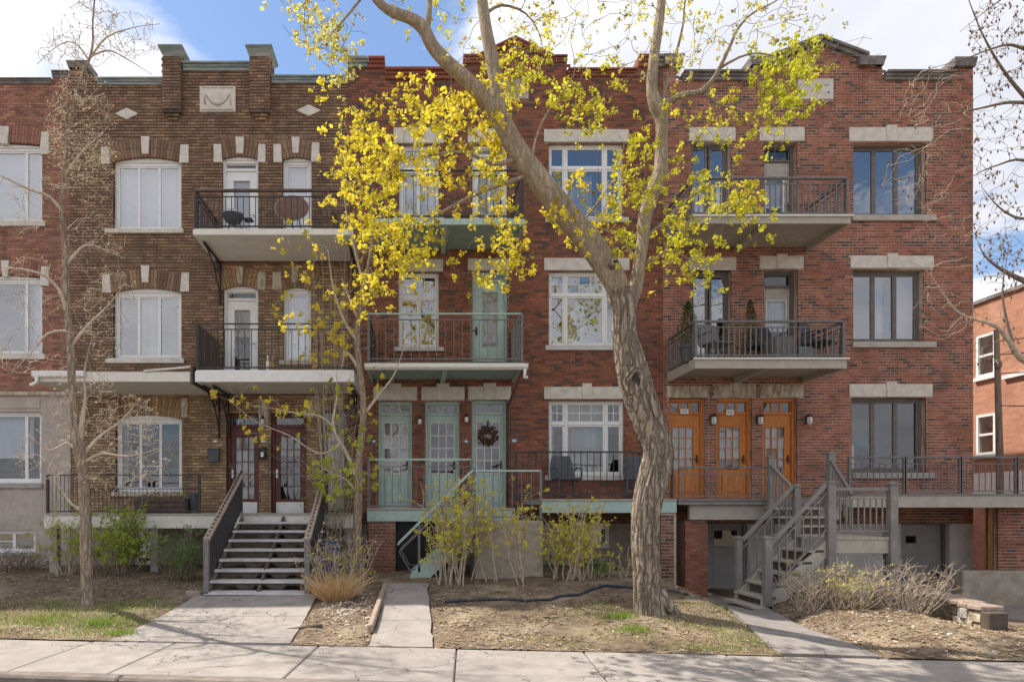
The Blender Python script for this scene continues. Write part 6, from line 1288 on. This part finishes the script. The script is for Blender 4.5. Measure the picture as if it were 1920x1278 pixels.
# ------------------------------------------------------------------ garden edgings and walls
def seg_edging():
    pts = [hit(a, b) for a, b in ((834, 1130), (880, 1127), (935, 1126), (985, 1128), (1030, 1127), (1055, 1120), (1085, 1118), (1110, 1106), (1135, 1100), (1180, 1104), (1240, 1108), (1290, 1118))]
    e = emp('garden_edging', (*pts[0], 0), 'blue black plastic garden edging snaking in front of the yellow shrubs', 'garden edging')
    for i, (a, b) in enumerate(zip(pts, pts[1:])):
        A, B = Vector(a), Vector(b); L_ = B - A; A = A + L_ * .02; B = B - L_ * .02; za, zb_ = zg(*A) + .016, zg(*B) + .016
        MB().tube([(A.x, A.y, za), ((A.x + B.x) / 2, (A.y + B.y) / 2 + R.uniform(-.02, .02), (za + zb_) / 2 + .008), (B.x, B.y, zb_)], [.021, .024, .020], 10).build('section', 'edging_blue', e, smooth=True)
seg_edging()
def timber(name, label, a, b, w, h, mat='worn_wood'):
    A, B = Vector(hit(*a)), Vector(hit(*b)); o = MB().beam((A.x, A.y, zg(*A) + h * .4), (B.x, B.y, zg(*B) + h * .4), w, h).build(name, mat, bevel=.012, origin=(A.x, A.y, zg(*A))); return tag(o, label, 'timber')
timber('timber_edging', 'weathered timber edging lying along the left side of the middle walkway', (694, 1188), (722, 1100), .07, .11)
timber('fallen_log', 'short dark rotten stick lying before the orange dead grass', (536, 1180), (605, 1177), .05, .06, 'stringer_brown')
t_ = hit(375, 1108); tag(bx(t_[0] - .12, t_[0] + .12, -3.75, -3.6, zg(t_[0], -3.7) - .02, zg(t_[0], -3.7) + .10).build('brick_block', 'worn_wood', bevel=.012, origin=(t_[0], -3.7, zg(t_[0], -3.7))), 'reddish block on the soil at the left foot of the wide staircase', 'block')
def stone_wall():
    s = emp('stone_wall', (7.75, -4.8, 0), 'low rubble stone wall with a capstone at the right planting bed', 'garden wall'); rng = random.Random(3)
    y = -5.35; k = 0; off = lambda yy: 7.45 + (yy + 5.75) * .33 - 7.98
    for j in range(2):
        y = -5.30
        while y < -3.7:
            L_ = rng.uniform(.14, .30); x0 = 7.98 + off(y) + rng.uniform(-.02, .02); h0, h1 = -.06 + .15 * j, .08 + .15 * j
            m = MB(); q = lambda a: rng.uniform(-.012, .012)
            m.add([(x0 + q(0), y + q(0), h0), (x0 + .22 + q(0), y + q(0), h0), (x0 + .22 + q(0), y + L_ - .02 + q(0), h0), (x0 + q(0), y + L_ - .02 + q(0), h0), (x0 + q(0), y + q(0), h1), (x0 + .22 + q(0), y + q(0), h1), (x0 + .22 + q(0), y + L_ - .02 + q(0), h1), (x0 + q(0), y + L_ - .02, h1)], [(0, 1, 5, 4), (1, 2, 6, 5), (2, 3, 7, 6), (3, 0, 4, 7), (4, 5, 6, 7)])
            m.build('stone', rng.choice(['limestone_worn', 'concrete', 'limestone_worn']), s, bevel=.02); y += L_
    y = -5.34
    for L_ in (.42, .52, .46, .36): bx(7.95 + off(y), 8.26 + off(y), y, y + L_ - .012, .245, .315).build('capstone', 'worn_wood', s, bevel=.015); y += L_
    bx(7.97 + off(-5.5), 8.22 + off(-5.5), -5.50, -5.345, -.06, .25).build('end_block', 'stringer_brown', s, bevel=.012)
stone_wall()
for k, (px, py, sz, lb) in enumerate(((1310, 1100, .17, 'square white concrete block beside the right walkway'), (1322, 1116, .20, 'low grey concrete block nearest the right walkway'))):
    x, y = hit(px, py); z = zg(x, y); tag(bx(x - sz * .6, x + sz * .6, y - .09, y + .09, z - .05, z + .10).build('concrete_block', 'concrete_pale' if k == 0 else 'concrete', bevel=.015, origin=(x, y, z)), lb, 'block')
# ------------------------------------------------------------------ right alley
m = MB(); m.face([(8.35, -7.45, .010), (30, -9.7, .010), (30, 60, -.28), (8.8, 60, -.28), (8.8, -1, -.28)]); struct(m.build('alley', 'asphalt_path'))
tag(bx(X(1806, -1.45), 16, -1.45, -1.2, -.5, Z(1070, -1.45)).build('retaining_wall', 'concrete_mossy', bevel=.015, origin=(12, -1.4, -.4)), 'grey stained concrete wall right of the right cellar door', 'wall')
# timber gate and pier under the porch end (parts of the right house)
g_ = bx(X(1827), X(1868), -.30, -.27, Z(1068), Z(951)).build('side_gate', 'pine_board', hD); g_['label'] = 'orange pine panel under the porch end'
for k in range(4): xa = X(1827) + k * (X(1868) - X(1827)) / 4; bx(xa + .008, xa + (X(1868) - X(1827)) / 4 - .008, -.325, -.302, Z(1066), Z(953)).build('board', 'pine_board', g_, bevel=.004)
brick_pier(hD, X(1872, -1.3), X(1872, -1.3) + .98, -1.3, .10, Z(1072, -1.3), zb2 + .02, RED, 'mortar_light', 'brick')
def orange_building():
    xw = 16.25; h = emp('brick_building', (xw, 6, 0), 'orange rendered building across the alley, in full sun', 'building')
    def pw(px, py):                                   # pixel on the wall plane x = xw
        d = xw * S / (px - CX); return d - D, CAMZ - (py - CY) / S * d
    top = CAMZ + 5.92
    rects = []
    for q in ((1832, 622, 1868, 705), (1832, 772, 1868, 852)):
        ya, _ = pw(q[2], q[1]); yb_, _ = pw(q[0], q[1]); d = .5 * (ya + yb_) + D; z1 = CAMZ - (q[1] + (4 if q[0] < 1880 else 0) - CY) / S * d; z0 = CAMZ - (q[3] - CY) / S * d; rects.append((ya, yb_, z0, z1))
    # wall sheet with openings in the y-z plane
    ys = sorted({-4.0, 22.0, *[v for r in rects for v in r[:2]]}); m = MB()
    for a, b in zip(ys, ys[1:]):
        z = -.4; c = (a + b) / 2
        for r in sorted((r for r in rects if r[0] < c < r[1]), key=lambda r: r[2]): m.face([(xw, b, z), (xw, a, z), (xw, a, r[2]), (xw, b, r[2])]); z = r[3]
        m.face([(xw, b, z), (xw, a, z), (xw, a, top), (xw, b, top)])
    m.face([(xw, -4, -.4), (xw + 9, -4, -.4), (xw + 9, -4, top), (xw, -4, top)]); m.face([(xw, -4, top), (xw + 9, -4, top), (xw + 9, 22, top), (xw, 22, top)]); m.face([(xw, 22, -.4), (xw + 9, 22, -.4), (xw + 9, 22, top), (xw, 22, top)])
    m.build('wall', 'render_orange', h)
    bx(xw - .06, xw + .3, -4.05, 22, top + .002, top + .10).build('coping', 'coping_grey', h); bx(xw - .03, xw - .002, -4.0, 22, CAMZ + .35, CAMZ + 1.05).build('base_band', 'white_paint', h)
    yl, zl_ = pw(1884, 708); bx(xw - .09, xw - .002, -4.0, yl, zl_ - .05, zl_ + .05).build('ledge', 'white_paint', h)
    for a, b, z0, z1 in rects:
        f = .07; m = MB().box(xw - .03, xw + .05, a, a + f, z0, z1); m.box(xw - .03, xw + .05, b - f, b, z0, z1); m.box(xw - .03, xw + .05, a + f, b - f, z0, z0 + f); m.box(xw - .03, xw + .05, a + f, b - f, z1 - f, z1)
        w = m.build('window', 'white_paint', h)
        bx(xw - .01, xw + .04, a + f, b - f, (z0 + z1) / 2 - .03, (z0 + z1) / 2 + .03).build('meeting_rail', 'white_paint', w)
        for za, zb_ in ((z0 + f, (z0 + z1) / 2 - .03), ((z0 + z1) / 2 + .03, z1 - f)):
            g = MB(); g.face([(xw + .03, b - f, za), (xw + .03, a + f, za), (xw + .03, a + f, zb_), (xw + .03, b - f, zb_)]); g.build('pane', 'glass', w)
        bx(xw + .08, xw + .6, a, b, z0, z1).build('interior', 'interior', w); bx(xw - .08, xw - .002, a - .06, b + .06, z0 - .10, z0 - .004).build('sill', 'white_paint', w)
orange_building()
def pole():
    y = 1.9; x = X(1872, y); p = emp('utility_pole', (x, y, -.3), 'weathered wooden utility pole standing in the alley', 'utility pole')
    MB().tube([(x + .06, y, -.4), (x + .03, y, 3), (x - .05, y, Z(618, y))], [.085, .075, .055], 14).build('shaft', 'pole_wood', p, smooth=True)
    bx(x - .10, x + .02, y - .08, y - .02, Z(690, y), Z(678, y)).build('bracket', 'grey_metal', p)
    for k, (py, ex, ez) in enumerate(((640, 22, 6.6), (665, 22, 5.6), (700, 22, 4.9), (760, 20, 3.6))):
        a = Vector((x, y, Z(py, y))); b = Vector((ex, -8, ez)); MB().tube([a.lerp(b, u) - Vector((0, 0, .35 * 4 * u * (1 - u))) for u in [i / 10 for i in range(11)]], .012, 4).build('cable', 'plastic_black', p)
pole()
# ------------------------------------------------------------------ things on walls
def wall_lamp(px, py, label, style):
    x, z = X(px), Z(py); t = emp('wall_lamp', (x, 0, z), label, 'wall lamp', 'porch wall lamps')
    if style == 'jar':
        bx(x - .05, x + .05, -.03, -.002, z - .09, z + .10).build('back_plate', 'dark_metal', t, bevel=.01); MB().tube([(x, -.03, z + .07), (x, -.09, z + .09)], .02, 8).build('arm', 'dark_metal', t)
        MB().lathe((x, -.10, z), [(.02, -.11), (.055, -.09), (.06, 0), (.05, .07), (.02, .09)], 14).build('glass_shade', 'lamp_glass', t, smooth=True)
        for k in range(6): a = k * 1.047; MB().tube([(x + .064 * math.cos(a), -.10 + .064 * math.sin(a), z - .09), (x + .064 * math.cos(a), -.10 + .064 * math.sin(a), z + .05)], .004, 4).build('cage_bar', 'dark_metal', t)
        MB().lathe((x, -.10, z), [(.068, .05), (.06, .085), (.02, .11)], 14).build('cap', 'dark_metal', t, smooth=True)
    else:
        bx(x - .03, x + .03, -.02, -.002, z - .04, z + .11).build('back_plate', 'dark_metal', t); MB().tube([(x, -.02, z + .09), (x, -.07, z + .12), (x, -.085, z + .08)], .012, 6).build('arm', 'dark_metal', t, smooth=True)
        MB().lathe((x, -.085, z), [(.02, -.07), (.04, -.06), (.042, .03), (.02, .07)], 12).build('glass_shade', 'lamp_glass', t, smooth=True); MB().lathe((x, -.085, z), [(.05, .04), (.045, .06), (.015, .09)], 12).build('cap', 'dark_metal', t, smooth=True)
wall_lamp(1335, 787, 'caged lamp between the first and second orange doors', 'jar'); wall_lamp(1422, 787, 'caged lamp between the second and third orange doors', 'jar'); wall_lamp(1513, 787, 'caged lamp on the brick right of the third orange door', 'jar')
wall_lamp(787, 790, 'small lantern between the first and second mint doors', 'lan'); wall_lamp(874, 786, 'small lantern between the second and third mint doors', 'lan'); wall_lamp(494, 790, 'narrow lantern between the two dark red doors', 'lan')
def text(body, size, loc, mat, parent, name='lettering'):
    c = bpy.data.curves.new(name, 'FONT'); c.body = body; c.size = size; c.align_x = 'CENTER'; c.align_y = 'CENTER'; c.extrude = .001; c.materials.append(M[mat]); tmp = bpy.data.objects.new(name, c); col.objects.link(tmp); bpy.context.view_layer.update(); me = bpy.data.meshes.new_from_object(tmp.evaluated_get(bpy.context.evaluated_depsgraph_get())); bpy.data.objects.remove(tmp); me.name = name; me.materials.clear(); me.materials.append(M[mat]); o = bpy.data.objects.new(name, me); col.objects.link(o); o.rotation_euler = (math.radians(90), 0, 0)
    o.parent = parent; o.location = Vector(loc) - W[parent]; return o
def plate(px, py, w, h, label, mat='plate_blue', oval=True):
    x, z = X(px), Z(py); n = 16
    pts = [(x + w / 2 * math.cos(k * 6.283 / n), z + h / 2 * math.sin(k * 6.283 / n)) for k in range(n)] if oval else [(x - w / 2, z - h / 2), (x + w / 2, z - h / 2), (x + w / 2, z + h / 2), (x - w / 2, z + h / 2)]
    t = emp('number_plate', (x, 0, z), label, 'number plate', 'house number plates'); MB().prism(pts, -.018, -.002).build('plate', mat, t, bevel=.003)
    k = .55; MB().prism([(x + (a - x) * k, z + (b - z) * k) for a, b in pts], -.0205, -.0185).build('field', 'paper', t)
plate(701, 827, .11, .07, 'blue oval number plate left of the first mint door'); plate(874, 827, .11, .07, 'blue oval number plate between the second and third mint doors'); plate(964, 826, .11, .07, 'blue oblong number plate right of the third mint door', oval=False)
plate(494, 827, .12, .07, 'pale oval number plate above the black mailbox between the red doors', 'limestone'); plate(404, 827, .10, .06, 'pale oval number plate above the grey mailbox', 'limestone')
def mailbox(px0, py0, px1, py1, mat, label, slot=False):
    x0, x1, z0, z1 = X(px0), X(px1), Z(py1), Z(py0); t = emp('mailbox', ((x0 + x1) / 2, 0, z0), label, 'mailbox')
    bx(x0, x1, -.10, -.002, z0, z1 - .05).build('box', mat, t, bevel=.008); MB().prismx([(-.115, z1 - .06), (-.002, z1 - .045), (-.002, z1 + .005), (-.115, z1 - .03)], x0 - .008, x1 + .008).build('lid', mat, t, bevel=.004)
    if slot: bx((x0 + x1) / 2 - .03, (x0 + x1) / 2 + .03, -.104, -.1005, z0 + .04, z1 - .10).build('label_card', 'paper', t)
mailbox(392, 840, 413, 866, 'pot_grey', 'dark grey mailbox on the brown brick left of the red doors'); mailbox(487, 839, 500, 860, 'plastic_black', 'small black mailbox with white card between the red doors', True)
def door_sign(px, py, w, h, label, y):
    x, z = X(px), Z(py); t = emp('door_sign', (x, y, z), label, 'sign', 'cards on the orange doors'); bx(x - w / 2, x + w / 2, y - .006, y, z - h / 2, z + h / 2).build('card', 'paper', t)
    m = MB()
    for a, b in ((-.30, -.12), (-.09, .02), (.05, .16), (.19, .30)): m.box(x + a * w, x + b * w, y - .0075, y - .0062, z - h * .10, z + h * .14)
    m.build('faded_print', 'grey_paint', t, kind='stuff')
door_sign(1286, 770, .17, .10, 'white card above the first orange door', .075); door_sign(1372, 772, .17, .11, 'white card above the second orange door', .075)
def wreath():
    x, z = X(916), Z(815); rng = random.Random(2); m = MB()
    for k in range(420):
        a = rng.uniform(0, 6.283); r = .15 + rng.gauss(0, .04); c = Vector((x + r * math.cos(a), .105 + rng.gauss(-.03, .02), z + r * math.sin(a))); d = Vector((rng.gauss(0, 1), rng.gauss(-.5, .6), rng.gauss(0, 1))).normalized(); b = d.orthogonal().normalized() * .04; w = d.cross(b) * .5
        m.tint = vary(rng.choice([(.15, .08, .05), (.22, .13, .08), (.10, .05, .04), (.28, .20, .14)]), .2); m.face([c - b, c + w, c + b, c - w])
    t = emp('wreath', (x, .1, z), 'brown dried leaf wreath hanging on the third mint door', 'wreath'); m.build('leaves', 'dry', t, kind='stuff'); MB().tube([(x + .15 * math.cos(a), .10, z + .15 * math.sin(a)) for a in [k * 6.283 / 20 for k in range(21)]], .025, 6, cap=False).build('ring', 'bark_dark', t, smooth=True)
    bx(x - .012, x + .012, .085, .118, z + .2, z + .33).build('hanger', 'plastic_black', t)
wreath()
text('84', .11, (X(449), .118, Z(787)), 'paper', hB)
# ------------------------------------------------------------------ things on balconies and porches
def pot(x, y, z, r, h, mat, label, name='plant_pot', plant=None, seed=1, sq=False):
    t = emp(name, (x, y, z), label, 'planter')
    if sq: m = MB().box(x - r, x + r, y - r, y + r, z + .001, z + h); m.build('tub', mat, t, bevel=.012)
    else: MB().lathe((x, y, z + .001), [(r * .72, 0), (r * .95, h * .85), (r * 1.05, h * .86), (r * 1.05, h), (r * .9, h), (r * .88, h * .9)], 18).build('tub', mat, t, smooth=False)
    if plant:
        ph, pr, cols, n = plant; rng = random.Random(seed); m = MB(); lm = MB()
        m.tube([(x, y, z + h * .8), (x + .02, y, z + h + ph * .5), (x, y, z + h + ph * .95)], [.02, .014, .004], 6)
        for k in range(n):
            u = rng.random() ** .8; a = rng.uniform(0, 6.283); rr = pr * (1 - u) ** .6 * (.3 + .7 * rng.random()) * (1 if u > .12 else .6); c = Vector((x + rr * math.cos(a), y + rr * math.sin(a), z + h + .05 + ph * u))
            d = Vector((math.cos(a) + rng.gauss(0, .4), math.sin(a) + rng.gauss(0, .4), .8 + rng.gauss(0, .4))).normalized(); b = d * rng.uniform(.03, .06); w = d.orthogonal().normalized() * .012; lm.tint = vary(rng.choice(cols), .2); lm.add([c - b, c + w, c + b, c - w], [(0, 1, 2), (0, 2, 3)])
        m.build('stem', 'bark_pale', t, smooth=True); lm.build('foliage', 'leaf', t, kind='stuff')
    return t
zD2, zD3 = Z(671, YF), Z(404, YF)
pot(X(1290, -1.0), -1.0, zD2, .16, .32, 'pot_grey', 'dark pot with a leaning green cypress at the left end of the lower right balcony', plant=(.85, .26, [(.10, .16, .04), (.13, .19, .05)], 700), seed=5)
pot(X(1407, -.55), -.55, zD2, .15, .30, 'table_brown', 'brown pot with a half dried cypress on the lower right balcony', plant=(1.05, .22, [(.12, .17, .045), (.34, .25, .12), (.28, .21, .10)], 760), seed=6)
pot(X(1462, -.9), -.9, zD2, .22, .50, 'grey_metal', 'square grey tub in the middle of the lower right balcony', 'storage_tub', sq=True); pot(X(1505, -.7), -.7, zD2, .14, .36, 'coping_green', 'small square green tub on the lower right balcony', 'storage_tub', sq=True)
def chair(x, y, z, rot, mat, label, w=.50):
    t = emp('patio_chair', (x, y, z), label, 'chair'); c, s = math.cos(rot), math.sin(rot)
    def tf(m): m.v = [(x + a * c - b * s, y + a * s + b * c, z + d) for a, b, d in m.v]; return m
    tf(MB().box(-w / 2, w / 2, -.24, .24, .40, .44)).build('seat', mat, t, bevel=.012)
    bk = MB(); n = 8; prof = [(-w / 2 * (1 - .25 * (k / n) ** 3), .24 + .10 * k / n, .44 + .48 * k / n) for k in range(n + 1)]
    for (xa, ya, za), (xb, yb_, zb_) in zip(prof, prof[1:]): bk.add([(xa, ya, za), (-xa, ya, za), (-xb, yb_, zb_), (xb, yb_, zb_), (xa, ya + .03, za), (-xa, ya + .03, za), (-xb, yb_ + .03, zb_), (xb, yb_ + .03, zb_)], [(0, 1, 2, 3), (7, 6, 5, 4), (0, 3, 7, 4), (1, 5, 6, 2), (3, 2, 6, 7)])
    tf(bk).build('backrest', mat, t)
    for sx in (-1, 1):
        for sy in (-1, 1): tf(MB().tube([(sx * (w / 2 - .03), sy * .21, .42), (sx * (w / 2), sy * .25, .002)], .016, 6)).build('leg', mat, t)
        tf(MB().tube([(sx * w / 2, -.2, .42), (sx * w / 2, -.2, .62), (sx * w / 2, .0, .65), (sx * w / 2, .25, .63)], .016, 6)).build('armrest', mat, t)
    return t
chair(X(1540, -.8), -.8, zD2, .5, 'plastic_black', 'black chair in the right corner of the lower right balcony'); chair(X(1345, -.75), -.75, zD2, .2, 'grey_metal', 'grey chair by the window on the lower right balcony'); chair(X(1432, -.5), -.5, zD2, -.2, 'plastic_black', 'black chair at the door of the lower right balcony')
chair(X(1062, -.75), -.75, ZC2, .1, 'pot_grey', 'dark chair left of the big ground floor window on the mint porch'); chair(X(1196, -.75), -.75, ZC2, -.2, 'pot_grey', 'dark chair behind the maple trunk on the mint porch')
pot(X(364, -1.0), -1.0, ZB, .10, .40, 'pot_grey', 'tall dark grey pot on the left porch by the brown brick')
def bench():
    x, y, z = X(310, -1.1), -1.1, ZB; t = emp('planter_box', (x, y, z), 'dark wooden planter box under the left ground floor window', 'planter')
    for k in range(3): bx(x - .55, x + .45, y - .16, y - .135, z + .02 + .10 * k, z + .11 + .10 * k).build('board', 'brown_rail', t, bevel=.004)
    bx(x - .55, x + .45, y - .133, y + .16, z + .001, z + .29).build('box', 'stringer_brown', t)
    lm = MB(); rng = random.Random(8)
    for k in range(200):
        c = Vector((x + rng.uniform(-.5, .4), y + rng.uniform(-.1, .12), z + .3 + abs(rng.gauss(0, .07)))); d = Vector((rng.gauss(0, 1), rng.gauss(0, 1), rng.gauss(0, 1))).normalized(); b = d * .03; w = d.orthogonal().normalized() * .012; lm.tint = vary((.36, .26, .15), .3); lm.face([c - b, c + w, c + b, c - w])
    lm.build('dead_plants', 'dry', t, kind='stuff')
bench()
zB3, zB2 = Z(428, YF), Z(693, YF)
def grill():
    x, y, z = X(437, -.9), -.9, zB3; t = emp('barbecue', (x, y, z), 'small black barbecue with a steel lid rim on the upper left balcony', 'barbecue')
    MB().lathe((x, y, z + .42), [(.05, -.14), (.16, -.08), (.21, .02), (.215, .04)], 18).build('bowl', 'pot_grey', t, smooth=True); MB().lathe((x, y, z + .46), [(.22, .0), (.22, .012), (.16, .07), (.03, .10)], 18).build('lid', 'steel', t, smooth=True)
    for k in range(3): a = k * 2.094 + .4; MB().tube([(x + .12 * math.cos(a), y + .12 * math.sin(a), z + .34), (x + .24 * math.cos(a), y + .24 * math.sin(a), z + .002)], .012, 6).build('leg', 'plastic_black', t)
    bx(x + .22, x + .40, y - .10, y + .10, z + .36, z + .375).build('side_shelf', 'plastic_black', t); MB().tube([(x - .04, y, z + .58), (x + .04, y, z + .58)], .012, 6).build('handle', 'plastic_black', t)
grill()
def tilted_table():
    x, y, z = X(547, -.9), -.9, zB3; t = emp('round_table', (x, y, z), 'round brown table tipped on its side on the upper left balcony', 'table'); n = 28; c = Vector((x, y, Z(389, -.9))); nrm = Vector((.05, -.92, .38)).normalized(); u = Vector((1, .05, 0)).normalized(); u = (u - nrm * u.dot(nrm)).normalized(); v = nrm.cross(u); m = MB()
    a = [c + (u * math.cos(k * 6.283 / n) + v * math.sin(k * 6.283 / n)) * .33 for k in range(n)]; b = [q - nrm * .03 for q in a]; m.add(a + b, [tuple(range(n)), tuple(range(2 * n - 1, n - 1, -1))] + [(k, k + n, (k + 1) % n + n, (k + 1) % n) for k in range(n)]); m.build('tabletop', 'table_brown', t, bevel=.006)
    rim = MB().tube([c + (u * math.cos(k * 6.283 / n) + v * math.sin(k * 6.283 / n)) * .335 - nrm * .015 for k in range(n + 1)], .012, 6, cap=False); rim.build('rim', 'worn_wood', t, smooth=True)
    for dx in (-.12, 0, .12): MB().tube([c - nrm * .03 + u * dx, Vector((x + dx * 1.3, y + .12, z + .25)), Vector((x + dx * 2, y + .05, z + .002))], .014, 6).build('leg', 'grey_metal', t, smooth=True)
tilted_table()
pot(X(525, -.8), -.8, zB3, .17, .12, 'pot_grey', 'flat grey box beside the tipped table on the upper left balcony', 'storage_box', sq=True)
pot(X(625, -.8), -.8, zB3, .13, .16, 'plastic_black', 'low black pot with dead stems at the right end of the upper left balcony', plant=(.35, .25, [(.30, .22, .12), (.20, .14, .08)], 240), seed=9)
def bottle(px, mat, label, h):
    y = -1.15; x = X(px, y); t = emp('bottle', (x, y, zB2), label, 'bottle'); MB().lathe((x, y, zB2 + .001), [(.035, 0), (.036, h * .6), (.014, h * .78), (.013, h)], 12).build('body', mat, t, smooth=True); MB().lathe((x, y, zB2 + h), [(.015, 0), (.015, .03)], 10).build('cap', 'paper', t)
bottle(502, 'paper', 'white bottle standing on the lower left balcony', .30); bottle(510, 'gold', 'amber bottle standing on the lower left balcony', .27)
def bin_():
    x, y = X(618, -1.95), -1.95; z = zg(x, y); t = emp('recycling_bin', (x, y, z), 'blue recycling bin beside the wide staircase', 'bin')
    m = MB(); a, b, h = .16, .20, .58; m.add([(x - a * .85, y - a * .8, z + .002), (x + a * .85, y - a * .8, z + .002), (x + a * .85, y + a * .8, z + .002), (x - a * .85, y + a * .8, z + .002), (x - b * .9, y - b * .8, z + h), (x + b * .9, y - b * .8, z + h), (x + b * .9, y + b * .8, z + h), (x - b * .9, y + b * .8, z + h)], [(0, 1, 5, 4), (1, 2, 6, 5), (2, 3, 7, 6), (3, 0, 4, 7)]); m.build('body', 'plastic_blue', t, bevel=.012)
    bx(x - b, x + b, y - b * .9, y + b * .9, z + h, z + h + .035).build('rim', 'plastic_blue', t, bevel=.01)
    e = MB(); yy = y - a * .8 - .03; e.box(x - .05, x - .02, yy, yy + .012, z + .26, z + .44); e.box(x + .03, x + .06, yy, yy + .012, z + .26, z + .44); e.box(x - .02, x + .03, yy, yy + .012, z + .34, z + .365); e.build('emblem', 'gold', t)
bin_()
